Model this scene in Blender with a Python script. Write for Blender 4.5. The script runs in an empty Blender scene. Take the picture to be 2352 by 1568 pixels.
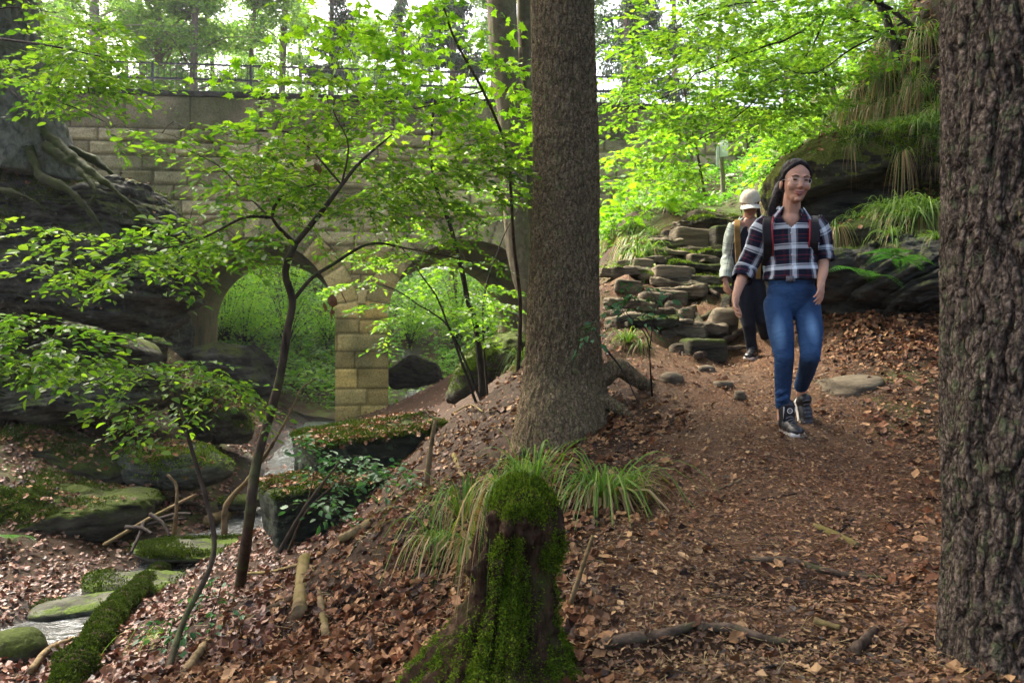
import bpy, math, random
import numpy as np
from mathutils import Vector
random.seed(7)
rng = np.random.default_rng(7)
sc = bpy.context.scene
C = sc.collection

# ------------------------------------------------------------------ camera, sky, sun, exposure
cam_data = bpy.data.cameras.new('camera')
cam = bpy.data.objects.new('camera', cam_data)
C.objects.link(cam)
cam.location = (0, 0, 0)
cam.rotation_euler = (math.radians(90), 0, 0)
cam_data.sensor_width = 36
cam_data.lens = 28
cam_data.clip_start = 0.05
cam_data.clip_end = 500
cam_data.dof.use_dof = True
cam_data.dof.focus_distance = 5.0
cam_data.dof.aperture_fstop = 5.6
sc.camera = cam

SUN_EL, SUN_AZ = 52, -48           # degrees; azimuth measured from +Y towards +X
world = bpy.data.worlds.new('World')
sc.world = world
world.use_nodes = True
wn = world.node_tree
bgn = wn.nodes['Background']
sky = wn.nodes.new('ShaderNodeTexSky')
sky.sky_type = 'NISHITA'
sky.sun_disc = False
sky.sun_elevation = math.radians(SUN_EL)
sky.sun_rotation = math.radians(SUN_AZ)
sky.air_density = 0.6
sky.dust_density = 8.0
sky.ozone_density = 0.0
wn.links.new(sky.outputs[0], bgn.inputs[0])
bgn.inputs[1].default_value = 0.15

sun_data = bpy.data.lights.new('sun', 'SUN')
sun_data.energy = 2.8
sun_data.angle = math.radians(22)
sun_data.color = (1.0, 0.94, 0.82)
sun = bpy.data.objects.new('sun', sun_data)
C.objects.link(sun)
_sd = Vector((math.sin(math.radians(SUN_AZ)) * math.cos(math.radians(SUN_EL)),
              math.cos(math.radians(SUN_AZ)) * math.cos(math.radians(SUN_EL)),
              math.sin(math.radians(SUN_EL))))
sun.rotation_euler = _sd.to_track_quat('Z', 'Y').to_euler()
sun.location = (0, 0, 40)

sc.view_settings.view_transform = 'Standard'
sc.view_settings.look = 'None'
sc.view_settings.exposure = 2.35
sc.view_settings.gamma = 1
sc.cycles.use_denoising = True
sc.cycles.max_bounces = 6
sc.cycles.diffuse_bounces = 3
sc.cycles.glossy_bounces = 2
sc.cycles.transmission_bounces = 4
sc.cycles.transparent_max_bounces = 4
sc.cycles.caustics_reflective = False
sc.cycles.caustics_refractive = False

# ------------------------------------------------------------------ helpers
F, CX, CY = 1829.0, 1176.0, 784.0
def P(px, py, d):
    """a sight line of the photograph met at d metres"""
    return np.array([(px - CX) / F * d, d, (CY - py) / F * d])

_G = np.random.default_rng(3).random((64, 64, 64)) * 2 - 1
def vnoise(p):
    i = np.floor(p).astype(np.int64)
    f = p - i
    f = f * f * (3 - 2 * f)
    i0 = i & 63
    i1 = (i + 1) & 63
    x0, y0, z0 = i0[:, 0], i0[:, 1], i0[:, 2]
    x1, y1, z1 = i1[:, 0], i1[:, 1], i1[:, 2]
    fx, fy, fz = f[:, 0], f[:, 1], f[:, 2]
    a = _G[x0, y0, z0] * (1 - fx) + _G[x1, y0, z0] * fx
    b = _G[x0, y1, z0] * (1 - fx) + _G[x1, y1, z0] * fx
    c = _G[x0, y0, z1] * (1 - fx) + _G[x1, y0, z1] * fx
    d = _G[x0, y1, z1] * (1 - fx) + _G[x1, y1, z1] * fx
    return (a * (1 - fy) + b * fy) * (1 - fz) + (c * (1 - fy) + d * fy) * fz
def fbm(p, octaves=4, gain=0.5):
    s, a, t = 0, 1.0, 0
    q = np.asarray(p, float)
    for _ in range(octaves):
        s = s + a * vnoise(q)
        t += a
        a *= gain
        q = q * 2.03 + 17.3
    return s / t
def sstep(a, b, x):
    t = np.clip((x - a) / (b - a), 0, 1)
    return t * t * (3 - 2 * t)

class Buf:
    def __init__(s):
        s.V, s.Q, s.T, s.qm, s.tm, s.UV, s.n = [], [], [], [], [], [], 0
    def add(s, V, Fa, m=0, uv=None):
        V = np.asarray(V, float).reshape(-1, 3)
        Fa = np.asarray(Fa, np.int64)
        if len(Fa):
            if Fa.shape[1] == 4: s.Q.append(Fa + s.n); s.qm.append(np.full(len(Fa), m))
            else: s.T.append(Fa + s.n); s.tm.append(np.full(len(Fa), m))
        s.V.append(V)
        s.UV.append(np.zeros((len(V), 2)) if uv is None else np.asarray(uv, float))
        s.n += len(V)
    def addf(s, Fa, base, m=0):
        Fa = np.asarray(Fa, np.int64) + base
        if Fa.shape[1] == 4: s.Q.append(Fa); s.qm.append(np.full(len(Fa), m))
        else: s.T.append(Fa); s.tm.append(np.full(len(Fa), m))
    def mesh(s, name, mats, smooth=True, attr=None, uv=False):
        V = np.concatenate(s.V)
        nq = sum(len(q) for q in s.Q); nt = sum(len(t) for t in s.T)
        idx = np.concatenate([np.concatenate(s.Q).ravel() if nq else np.zeros(0, int), np.concatenate(s.T).ravel() if nt else np.zeros(0, int)])
        starts = np.concatenate([np.arange(nq) * 4, nq * 4 + np.arange(nt) * 3])
        mi = np.concatenate([np.concatenate(s.qm) if nq else np.zeros(0, int), np.concatenate(s.tm) if nt else np.zeros(0, int)])
        me = bpy.data.meshes.new(name)
        me.vertices.add(len(V)); me.vertices.foreach_set('co', V.ravel())
        me.loops.add(len(idx)); me.loops.foreach_set('vertex_index', idx.astype(np.int32))
        me.polygons.add(nq + nt); me.polygons.foreach_set('loop_start', starts.astype(np.int32))
        me.polygons.foreach_set('material_index', mi.astype(np.int32))
        if uv:
            U = np.concatenate(s.UV)
            l = me.uv_layers.new(name='UVMap')
            l.data.foreach_set('uv', U[idx].ravel())
        me.update(calc_edges=True)
        me.polygons.foreach_set('use_smooth', np.full(nq + nt, smooth))
        if attr:
            for k, v in attr.items():
                a = me.attributes.new(k, 'FLOAT_COLOR' if v.ndim == 2 else 'FLOAT', 'POINT')
                if v.ndim == 2:
                    a.data.foreach_set('color', np.concatenate([v, np.ones((len(v), 1))], 1).ravel())
                else: a.data.foreach_set('value', v)
        for m in (mats if isinstance(mats, (list, tuple)) else [mats]): me.materials.append(m)
        return me

def tag(o, label=None, cat=None, group=None, kind=None):
    if label: o['label'] = label
    if cat: o['category'] = cat
    if group: o['group'] = group
    if kind: o['kind'] = kind
    return o
def link(name, me, parent=None, label=None, cat=None, group=None, kind=None, loc=None):
    o = bpy.data.objects.new(name, me)
    C.objects.link(o)
    if parent: o.parent = parent
    if loc is not None: o.location = loc
    return tag(o, label, cat, group, kind)
def shift(me, loc):
    """put a mesh's origin at loc (its coordinates are world ones)"""
    n = len(me.vertices); a = np.empty(n * 3); me.vertices.foreach_get('co', a)
    me.vertices.foreach_set('co', (a.reshape(-1, 3) - np.array(loc)).ravel()); me.update()
    return me
def rooted(name, me, loc, **k):
    return link(name, shift(me, loc), loc=tuple(loc), **k)
def empty(name, loc, label, cat, group=None):
    o = bpy.data.objects.new(name, None); C.objects.link(o); o.location = tuple(loc)
    o.empty_display_size = 0.1
    return tag(o, label, cat, group)
def child(name, me, root, **k):
    return link(name, shift(me, tuple(root.location)), parent=root, **k)

def grid_faces(nr, nc, wrap=False):
    r = np.arange(nr - 1)[:, None]; c = np.arange(nc if wrap else nc - 1)[None, :]
    c2 = (c + 1) % nc
    return np.stack([r * nc + c, r * nc + c2, (r + 1) * nc + c2, (r + 1) * nc + c], -1).reshape(-1, 4)

def smooth_path(pts, n):
    pts = np.asarray(pts, float)
    if len(pts) == 2:
        t = np.linspace(0, 1, n)[:, None]; return pts[0] * (1 - t) + pts[1] * t
    p = np.vstack([2 * pts[0] - pts[1], pts, 2 * pts[-1] - pts[-2]])
    L = np.concatenate([[0], np.cumsum(np.linalg.norm(np.diff(pts, axis=0), axis=1))])
    s = np.linspace(0, L[-1], n)
    k = np.clip(np.searchsorted(L, s, 'right') - 1, 0, len(pts) - 2)
    t = ((s - L[k]) / np.maximum(L[k + 1] - L[k], 1e-9))[:, None]
    a, b, c, d = p[k], p[k + 1], p[k + 2], p[k + 3]
    return 0.5 * ((2 * b) + (-a + c) * t + (2 * a - 5 * b + 4 * c - d) * t**2 + (-a + 3 * b - 3 * c + d) * t**3)
def frames(path):
    T = np.gradient(path, axis=0); T /= np.linalg.norm(T, axis=1)[:, None] + 1e-12
    N = np.empty_like(T)
    up = np.array([0, 0, 1.0]) if abs(T[0][2]) < 0.8 else np.array([0, -1.0, 0])
    n = np.cross(T[0], np.cross(up, T[0])); N[0] = n / np.linalg.norm(n)
    for i in range(1, len(T)):
        n = N[i - 1] - T[i] * np.dot(N[i - 1], T[i]); N[i] = n / (np.linalg.norm(n) + 1e-12)
    return T, N, np.cross(T, N)
def tube(buf, pts, rad, n=12, seg=8, m=0, disp=None, caps=True, raw=False):
    path = np.asarray(pts, float) if raw else smooth_path(pts, n)
    n = len(path)
    rad = np.interp(np.linspace(0, 1, n), np.linspace(0, 1, len(rad)), rad) if hasattr(rad, '__len__') else np.full(n, rad)
    T, N, B = frames(path)
    a = np.linspace(0, 2 * math.pi, seg, endpoint=False)
    ring = N[:, None, :] * np.cos(a)[None, :, None] + B[:, None, :] * np.sin(a)[None, :, None]
    V = path[:, None, :] + ring * rad[:, None, None]
    if disp is not None:
        V = V + ring * disp(V.reshape(-1, 3), np.repeat(np.linspace(0, 1, n), seg), np.tile(a, n)).reshape(n, seg, 1)
    base = buf.n
    buf.add(V.reshape(-1, 3), grid_faces(n, seg, True), m)
    if caps:
        for e, r in ((0, 0), (n - 1, (n - 1) * seg)):
            c = buf.n; buf.add([path[e]], np.zeros((0, 3), int))
            i = np.arange(seg); j = (i + 1) % seg
            tri = np.stack([base + r + (j if e == 0 else i), base + r + (i if e == 0 else j), np.full(seg, c)], 1)
            buf.T.append(tri); buf.tm.append(np.full(seg, m))
    return path

# ------------------------------------------------------------------ materials
class M:
    """small node builder"""
    def __init__(s, name):
        s.m = bpy.data.materials.new(name); s.m.use_nodes = True
        s.t = s.m.node_tree; s.b = s.t.nodes['Principled BSDF']; s.out = s.t.nodes['Material Output']
    def n(s, ty, **k):
        x = s.t.nodes.new(ty)
        for a, v in k.items():
            if a.startswith('i_'): x.inputs[a[2:].replace('_', ' ')].default_value = v
            else: setattr(x, a, v)
        return x
    def l(s, a, b): s.t.links.new(a, b)
    def coord(s, kind='Object', scale=(1, 1, 1)):
        tc = s.n('ShaderNodeTexCoord'); mp = s.n('ShaderNodeMapping'); mp.inputs['Scale'].default_value = scale
        s.l(tc.outputs[kind], mp.inputs[0]); return mp.outputs[0]
    def noise(s, vec, scale, detail=4, rough=0.55, dist=0.0):
        x = s.n('ShaderNodeTexNoise'); x.inputs['Scale'].default_value = scale; x.inputs['Detail'].default_value = detail
        x.inputs['Roughness'].default_value = rough; x.inputs['Distortion'].default_value = dist
        s.l(vec, x.inputs['Vector']); return x.outputs['Fac']
    def ramp(s, fac, stops, interp='LINEAR'):
        r = s.n('ShaderNodeValToRGB'); r.color_ramp.interpolation = interp
        e = r.color_ramp.elements
        while len(e) < len(stops): e.new(0.5)
        for el, (p, c) in zip(e, stops):
            el.position = p; el.color = (c, c, c, 1) if not hasattr(c, '__len__') else (*c, 1)
        s.l(fac, r.inputs[0]); return r.outputs[0]
    def mix(s, fac, a, b, mode='MIX'):
        x = s.n('ShaderNodeMix', data_type='RGBA', blend_type=mode)
        for sock, v in ((x.inputs[0], fac), (x.inputs[6], a), (x.inputs[7], b)):
            if hasattr(v, 'is_linked'): s.l(v, sock)
            elif hasattr(v, '__len__'): sock.default_value = (*v, 1)
            else: sock.default_value = v
        return x.outputs[2]
    def math(s, op, a, b=0.0, c=0.0):
        x = s.n('ShaderNodeMath', operation=op)
        for sock, v in zip(x.inputs, (a, b, c)):
            if hasattr(v, 'is_linked'): s.l(v, sock)
            else: sock.default_value = v
        return x.outputs[0]
    def bump(s, h, strength=0.5, dist=0.02):
        x = s.n('ShaderNodeBump'); x.inputs['Strength'].default_value = strength; x.inputs['Distance'].default_value = dist
        s.l(h, x.inputs['Height']); s.l(x.outputs[0], s.b.inputs['Normal'])
    def col(s, c): s.l(c, s.b.inputs['Base Color'])
    def rough(s, r, spec=0.5):
        s.b.inputs['Roughness'].default_value = r; s.b.inputs['Specular IOR Level'].default_value = spec
    def upness(s):
        g = s.n('ShaderNodeNewGeometry'); x = s.n('ShaderNodeSeparateXYZ'); s.l(g.outputs['Normal'], x.inputs[0]); return x.outputs[2]

def plain(name, c, rough=0.7, spec=0.4, var=0.25, scale=30, bump=0.0):
    m = M(name); v = m.coord()
    f = m.noise(v, scale, 4)
    a = tuple(x * (1 - var) for x in c); b = tuple(min(1, x * (1 + var)) for x in c)
    m.col(m.ramp(f, [(0.3, a), (0.7, b)])); m.rough(rough, spec)
    if bump: m.bump(f, bump, 0.01)
    return m.m

def leafmat(name, cols, trans=0.45, rough=0.45, spec=0.4, tr_gain=1.6, tr_tint=(1.0, 1.1, 0.5)):
    """leaf: reflecting plus light passing through; each leaf its own shade"""
    m = M(name)
    g = m.n('ShaderNodeNewGeometry')
    n = len(cols)
    c = m.ramp(g.outputs['Random Per Island'], [((i + 0.5) / n, x) for i, x in enumerate(cols)])
    v = m.coord(); f = m.noise(v, 0.8, 2)
    c = m.mix(m.ramp(f, [(0.35, 0.0), (0.65, 1.0)]), m.mix(1.0, c, (0.8, 0.92, 0.9), 'MULTIPLY'), c)
    m.col(c); m.rough(rough, spec)
    tr = m.n('ShaderNodeBsdfTranslucent')
    m.l(m.mix(1.0, c, tuple(tr_gain * t for t in tr_tint), 'MULTIPLY'), tr.inputs[0])
    mx = m.n('ShaderNodeMixShader'); mx.inputs[0].default_value = trans
    m.l(m.b.outputs[0], mx.inputs[1]); m.l(tr.outputs[0], mx.inputs[2]); m.l(mx.outputs[0], m.out.inputs[0])
    return m.m

def barkmat(name, dark, light, moss=None, moss_amt=0.4, scale=(1, 1, 0.25), fine=22, rough=0.85, bump=0.7, lichen=None):
    m = M(name); v = m.coord('Object', scale)
    f = m.noise(v, fine, 6, 0.65, 0.4); f2 = m.noise(v, fine * 0.28, 3)
    c = m.ramp(f, [(0.36, dark), (0.62, light)])
    c = m.mix(m.ramp(f2, [(0.35, 0.0), (0.7, 0.55)]), c, tuple(x * 0.55 for x in light))
    v2 = m.coord('Object')
    if moss:
        k = m.noise(v2, 2.6, 5, 0.7)
        c = m.mix(m.math('MULTIPLY', m.ramp(k, [(0.62 - moss_amt * 0.4, 0.0), (0.72 - moss_amt * 0.2, 1.0)]), m.ramp(f, [(0.3, 0.4), (0.6, 1.0)])), c, moss)
    if lichen:
        k = m.noise(v2, 11, 5, 0.7)
        c = m.mix(m.ramp(k, [(0.6, 0.0), (0.66, 0.7)]), c, lichen)
    m.col(c); m.rough(rough, 0.12); m.bump(f, bump, 0.02)
    return m.m

def rockmat(name, dark, light, moss_lo=0.45, moss_hi=0.75, moss=(0.085, 0.13, 0.018), lichen=(0.17, 0.19, 0.13), lich=0.5, up0=0.25):
    """bedded sandstone: moss where it faces up, lichen in patches"""
    m = M(name); v = m.coord('Object'); vs = m.coord('Object', (0.6, 0.6, 3.2))
    f = m.noise(vs, 3.2, 7, 0.65, 0.3); f2 = m.noise(v, 7, 5, 0.7)
    c = m.ramp(f, [(0.35, dark), (0.62, light)])
    c = m.mix(m.ramp(f2, [(0.62 - 0.12 * lich, 0.0), (0.72 - 0.1 * lich, lich)]), c, lichen)
    k = m.noise(v, 3.0, 6, 0.7)
    u = m.upness()
    uf = m.math('MULTIPLY', m.ramp(u, [(up0, 0.0), (up0 + 0.4, 1.0)]), m.ramp(k, [(moss_lo, 0.0), (moss_lo + 0.1, 1.0)]))
    km = m.noise(v, 45, 5, 0.75)
    mo = m.ramp(km, [(0.3, tuple(x * 0.35 for x in moss)), (0.7, tuple(x * 1.35 for x in moss))])
    m.col(m.mix(uf, c, mo)); m.rough(0.9, 0.15)
    h = m.math('ADD', m.math('MULTIPLY', m.noise(vs, 14, 6, 0.7), 0.8), m.math('MULTIPLY', km, m.math('MULTIPLY', uf, 0.9)))
    m.bump(h, 0.8, 0.03)
    return m.m

def platemat(name, stretch, sc1, sc2, dark, mid, light, green, gamt, yellow, crack, bd):
    m = M(name); v = m.coord('Object', (1, 1, stretch)); vn = m.n('ShaderNodeTexNoise'); vn.inputs['Scale'].default_value = 14; vn.inputs['Detail'].default_value = 4; m.l(v, vn.inputs['Vector'])
    v2 = m.mix(.06, v, vn.outputs['Color']); vo = m.n('ShaderNodeTexVoronoi', feature='DISTANCE_TO_EDGE'); vo.inputs['Scale'].default_value = sc1; m.l(v2, vo.inputs['Vector'])
    vo2 = m.n('ShaderNodeTexVoronoi', feature='DISTANCE_TO_EDGE'); vo2.inputs['Scale'].default_value = sc2; m.l(v2, vo2.inputs['Vector'])
    f = m.noise(m.coord(), 70, 6, .7); f2 = m.noise(m.coord(), 7, 4, .6); f3 = m.noise(m.coord(), 24, 5, .7)
    c = m.ramp(f, [(.34, dark), (.5, mid), (.68, light)])
    c = m.mix(m.ramp(f2, [(.4, 0.0), (.7, .5)]), c, tuple(x * .6 for x in mid)); c = m.mix(m.ramp(f3, [(.53, 0.0), (.61, gamt)]), c, green); c = m.mix(m.ramp(m.noise(m.coord(), 15, 6, .75), [(.62, 0.0), (.68, .75)]), c, yellow)
    c = m.mix(m.ramp(vo.outputs[0], [(0.0, crack), (.14, 0.0)]), c, (.010, .007, .006))
    m.col(c); m.rough(.9, .12)
    m.bump(m.math('ADD', m.math('ADD', m.ramp(vo.outputs[0], [(0, 0), (.25, 1)]), m.math('MULTIPLY', m.ramp(vo2.outputs[0], [(0, 0), (.3, 1)]), .35)), m.math('MULTIPLY', f, 1.1)), 1.0, bd)
    return m.m
m_spruce = platemat('spruce_bark', .36, 30, 80, (.058, .041, .023), (.195, .145, .082), (.42, .325, .19), (.16, .175, .065), .6, (.25, .23, .08), .45, .011)
m_near = platemat('furrowed_bark', .42, 46, 120, (.038, .029, .021), (.115, .090, .068), (.34, .275, .215), (.100, .130, .060), .7, (.20, .18, .035), .75, .012)
BEECH = [(0.045, 0.12, 0.012), (0.10, 0.23, 0.018), (0.15, 0.29, 0.022), (0.07, 0.17, 0.015), (0.20, 0.34, 0.030), (0.055, 0.14, 0.020)]
MAPLE = [(0.14, 0.31, 0.016), (0.20, 0.38, 0.020), (0.10, 0.25, 0.014), (0.24, 0.42, 0.025), (0.16, 0.34, 0.02)]
DARKG = [(0.030, 0.075, 0.018), (0.045, 0.10, 0.025), (0.06, 0.13, 0.03), (0.035, 0.09, 0.02)]
m_beech = leafmat('beech_leaf', BEECH, .5, tr_gain=1.8, tr_tint=(1.12, 1.0, .45))
m_maple = leafmat('maple_leaf', MAPLE, 0.5, tr_gain=1.8, tr_tint=(1.1, 1.02, .4))
m_shrub = leafmat('shrub_leaf', [(0.03, 0.10, 0.03), (0.05, 0.14, 0.05), (0.07, 0.17, 0.06)], 0.25, 0.5, 0.3)
m_under = leafmat('undergrowth_leaf', [(0.08, 0.20, 0.02), (0.14, 0.30, 0.03), (0.05, 0.12, 0.015), (0.20, 0.36, 0.03)], 0.4)
m_far = leafmat('far_leaf', [(0.08, 0.15, 0.03), (0.13, 0.22, 0.04), (0.19, 0.29, 0.05), (0.09, 0.17, 0.05)], 0.5, 0.6)
m_conif = leafmat('conifer_needle', [(0.035, 0.07, 0.03), (0.05, 0.10, 0.045), (0.03, 0.06, 0.03)], 0.2, 0.6)
m_grass = leafmat('grass_blade', [(0.08, 0.16, 0.02), (0.14, 0.23, 0.03), (0.24, 0.30, 0.05), (0.10, 0.19, 0.03)], 0.35, 0.5, 0.3)
m_straw = leafmat('dry_blade', [(0.30, 0.20, 0.09), (0.42, 0.29, 0.14), (0.24, 0.14, 0.06)], 0.25, 0.5)
m_fern = leafmat('fern_leaf', [(0.05, 0.15, 0.03), (0.07, 0.19, 0.04)], 0.3)
m_litter = leafmat('dead_leaf', [(0.105, 0.038, 0.015), (0.20, 0.082, 0.034), (0.05, 0.020, 0.009), (0.33, 0.160, 0.070), (0.13, 0.048, 0.020), (0.48, 0.27, 0.125), (0.17, 0.056, 0.020), (0.028, 0.013, 0.008)], 0.08, 0.6, 0.22, 1.0, (1, 1, 1))
m_litter2 = leafmat('pale_dead_leaf', [(0.12, 0.042, 0.022), (0.21, 0.088, 0.048), (0.060, 0.021, 0.011), (0.34, 0.185, 0.115), (0.15, 0.055, 0.030), (0.03, 0.014, 0.009)], 0.08, 0.5, 0.35, 1.0, (1, 1, 1))
m_bits = leafmat('litter_crumb', [(0.11, 0.045, 0.020), (0.24, 0.110, 0.050), (0.04, 0.018, 0.010), (0.46, 0.26, 0.12), (0.16, 0.068, 0.030), (0.025, 0.013, 0.008)], 0.03, 0.6, 0.4, 1.0, (1, 1, 1))
m_moss = leafmat('moss_tuft', [(0.075, 0.125, 0.005), (0.13, 0.20, 0.008), (0.21, 0.29, 0.014), (0.035, 0.06, 0.005)], 0.3, 0.7, 0.2)
m_darkmoss = leafmat('dark_moss_tuft', [(0.030, 0.048, 0.005), (0.05, 0.075, 0.006), (0.075, 0.105, 0.008), (0.018, 0.028, 0.004)], 0.2, 0.8, 0.1)
m_stumpmoss = leafmat('deep_moss_tuft', [(0.06, 0.105, 0.005), (0.10, 0.165, 0.008), (0.18, 0.245, 0.014), (0.025, 0.045, 0.004), (0.09, 0.11, 0.012)], 0.25, 0.8, 0.1)
m_twig = barkmat('twig_bark', (0.012, 0.010, 0.009), (0.045, 0.035, 0.028), None, fine=30)
m_stem = barkmat('stem_bark', (0.022, 0.017, 0.012), (0.085, 0.062, 0.042), (0.07, 0.09, 0.03), 0.2)
m_beechbark = barkmat('smooth_bark', (0.075, 0.062, 0.038), (0.17, 0.145, 0.090), (0.10, 0.11, 0.04), 0.35, (1, 1, 0.8), 9, 0.8, 0.25, lichen=(0.22, 0.2, 0.14))
m_farbark = barkmat('far_bark', (0.10, 0.075, 0.055), (0.22, 0.17, 0.13), None, fine=10, bump=0.3)
m_palebark = barkmat('pale_bark', (0.20, 0.17, 0.12), (0.42, 0.37, 0.29), None, scale=(1, 1, 1.5), fine=4, bump=0.2)
m_oldbark = barkmat('rootflare_bark', (0.035, 0.037, 0.028), (0.19, 0.195, 0.15), (0.07, 0.085, 0.025), 0.3, (1, 1, 0.6), 12, bump=0.8)
m_root = barkmat('root_bark', (0.022, 0.016, 0.011), (0.13, 0.095, 0.066), (0.08, 0.09, 0.03), 0.3, (1, 1, 1), 16)
m_deadwood = barkmat('dead_wood', (0.07, 0.045, 0.022), (0.26, 0.19, 0.10), (0.14, 0.12, 0.03), 0.4, (1, 1, 1), 12)
m_rotwood = barkmat('rotten_wood', (0.008, 0.005, 0.003), (0.075, 0.042, 0.022), (0.05, 0.07, 0.012), 0.3, (1, 1, 0.12), 30, bump=1.0)
m_darkrock = rockmat('dark_bedded_rock', (0.007, 0.007, 0.006), (0.075, 0.074, 0.060), 0.46, moss=(0.065, 0.085, 0.014), lich=0.25)
m_greyrock = rockmat('grey_bedded_rock', (0.014, 0.014, 0.011), (0.105, 0.108, 0.075), 0.46, lich=0.6)
m_mossrock = rockmat('mossy_rock', (0.012, 0.011, 0.008), (0.075, 0.068, 0.045), 0.36, moss=(0.055, 0.078, 0.010), lich=0.25, up0=0.1)
m_browmoss = rockmat('moss_grown_rock', (0.012, 0.011, 0.008), (0.085, 0.075, 0.045), 0.20, moss=(0.10, 0.115, 0.018), lich=0.2, up0=-1.0)
m_steprock = rockmat('worn_step_stone', (0.035, 0.028, 0.018), (0.24, 0.195, 0.13), 0.58, lich=0.35, up0=0.4)
m_blockmoss = rockmat('mossy_block_stone', (0.006, 0.008, 0.006), (0.035, 0.042, 0.028), 0.30, moss=(0.035, 0.050, 0.007), lichen=(0.10, 0.14, 0.08), lich=0.5, up0=0.35)

# ------------------------------------------------------------------ terrain
GP = [  # x, y on the photograph and how far off the ground is there
 (1500,1568,2.3),(1176,1568,2.75),(2100,1568,2.2),(2500,1568,2.0),(800,1568,2.9),(420,1568,3.4),(1500,1300,3.1),(1800,1400,2.8),(2150,1400,2.6),
 (1800,1250,3.4),(2150,1200,3.5),(2500,1200,3.2),(1320,1290,3.15),(1080,1360,3.5),(900,1300,4.2),(700,1300,5.0),(560,1370,5.0),(900,1450,3.4),(600,1480,3.9),(450,1420,4.4),
 (1450,1130,4.2),(1300,1080,4.6),(1150,1100,4.6),(1000,1120,5.2),(1800,1100,4.2),(1800,990,4.8),(2000,1000,4.7),(2160,980,4.6),(1600,1000,4.9),(1450,970,5.6),(1280,1000,5.9),(1400,930,6.0),
 (1500,860,6.5),(1620,880,6.2),(1800,870,6.2),(1900,800,6.7),(2000,860,5.7),(2150,870,5.2),(2300,850,5.1),(1900,712,7.6),(2000,755,6.8),(2160,810,5.9),(2400,850,5.5),
 (1730,820,7.3),(1600,820,7.4),(1560,755,8.3),(1450,770,7.6),(1560,700,9.2),(1700,700,8.8),(1800,700,8.2),(1550,650,10.0),(1420,650,9.2),(1560,600,11.0),(1700,610,10.6),(1430,560,11.0),(1590,560,12.0),(1640,525,13.0),(1500,520,13.0),
 (1450,490,14.2),(1560,475,15.0),(1658,460,15.5),(1450,420,16.8),(1560,400,17.2),(1700,400,17.5),(1760,520,13.0),(1800,600,10.5),
 (1900,480,11.0),(1960,470,10.3),(2100,480,9.0),(2200,560,7.8),(2400,600,7.0),(1850,325,12.0),(1760,370,15.0),(1940,262,10.8),(2030,185,10.2),(2100,105,9.8),(2170,30,9.6),(2300,-100,9.4),(2160,270,9.0),(2060,290,9.7),(2400,150,8.6),(2500,0,9.5),(2600,400,7.5),
 (1225,830,13.0),(1200,870,11.0),(1100,900,11.5),(1080,950,9.5),(1000,1000,8.0),(950,1080,6.6),(850,1190,6.2),(650,1250,6.9),(760,1215,6.9),(900,960,14.0),(1000,930,15.0),(1040,860,16.5),(1180,800,15.0),(1270,700,17.0),(1350,600,17.5),
 (560,1200,9.3),(640,1130,10.8),(640,1050,13.0),(700,975,16.0),(770,968,18.1),(850,960,18.4),(960,935,23.0),(1100,900,25.0),(680,960,23.0),
 (400,1290,7.6),(230,1350,6.6),(60,1340,6.9),(-150,1340,6.8),(100,1500,5.0),(-200,1500,4.8),(0,1568,4.4),(300,1440,5.6),(250,1568,4.4),(300,1240,8.6),
 (310,760,15.2),(400,815,16.8),(480,860,17.3),(560,930,16.0),(470,945,13.0),(350,960,12.0),(300,1010,10.8),(120,1020,9.8),(-60,1010,9.3),(200,1130,9.2),(60,1110,8.6),(-100,1120,8.4),(550,1060,11.5),(450,1150,10.5),(130,960,11.0),(-100,960,11.0),
 (200,780,15.0),(0,740,14.5),(-300,700,14.0),(150,560,16.5),(-300,450,17.0),
]
gp = np.array([P(*g) for g in GP])
extra = np.array([[-3, -2, -1.7], [0, -2, -1.5], [3, -2, -1.2], [-6, 1, -1.9], [5, 1, -0.6], [8, 3, 1.5], [-9, 4, -1.5], [9, 8, 5], [12, 12, 7.5], [-12, 9, 0], [-14, 14, 3],
 [9.5, 16, 6.5], [5.8, 17.5, 4.8], [7, 20, 5.8], [12, 24, 8], [-9.6, 17.8, 0.2], [-13, 18, 3.8], [-14, 25, 4.5], [-9.8, 25, -0.3], [-4, 26, -1.9], [0, 27, -1.7], [4, 26, 1.0], [6, 30, 3.5],
 [-6, 30, -0.9], [-3, 35, 0.8], [0, 35, 0.8], [-8, 36, 1.8], [5, 40, 4.5], [-12, 40, 4.5], [-4, 46, 3.6], [-25, 35, 6], [20, 35, 9], [-30, 60, 7], [0, 70, 6], [30, 60, 10], [20, 10, 11], [20, 20, 12], [-20, 5, 2], [-22, 18, 6], [0, 55, 5]])
gp = np.vstack([gp, extra])
def _k(a, b):
    d2 = ((a[:, None, :] - b[None, :, :])**2).sum(-1)
    return np.sqrt(d2 + 0.09)
_A = _k(gp[:, :2], gp[:, :2]); _n = len(gp)
_S = np.block([[_A - 0.02 * np.eye(_n), np.ones((_n, 1)), gp[:, :2]], [np.ones((1, _n)), np.zeros((1, 3))], [gp[:, :2].T, np.zeros((2, 3))]])
_w = np.linalg.solve(_S, np.concatenate([gp[:, 2], np.zeros(3)]))
def H0(x, y):
    q = np.stack([x, y], 1).astype(float); out = np.empty(len(q))
    for i in range(0, len(q), 20000):
        s = q[i:i + 20000]; out[i:i + 20000] = _k(s, gp[:, :2]) @ _w[:_n] + _w[_n] + s @ _w[_n + 1:]
    return out
PATH = np.array([P(*p)[:2] for p in [(1800,1568,2.0),(1900,1300,3.0),(1850,1100,4.1),(1800,980,4.9),(1720,880,6.1),(1650,820,7.3),(1580,740,8.6),(1560,650,10),(1570,590,11.2),(1640,530,12.9)]])
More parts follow.
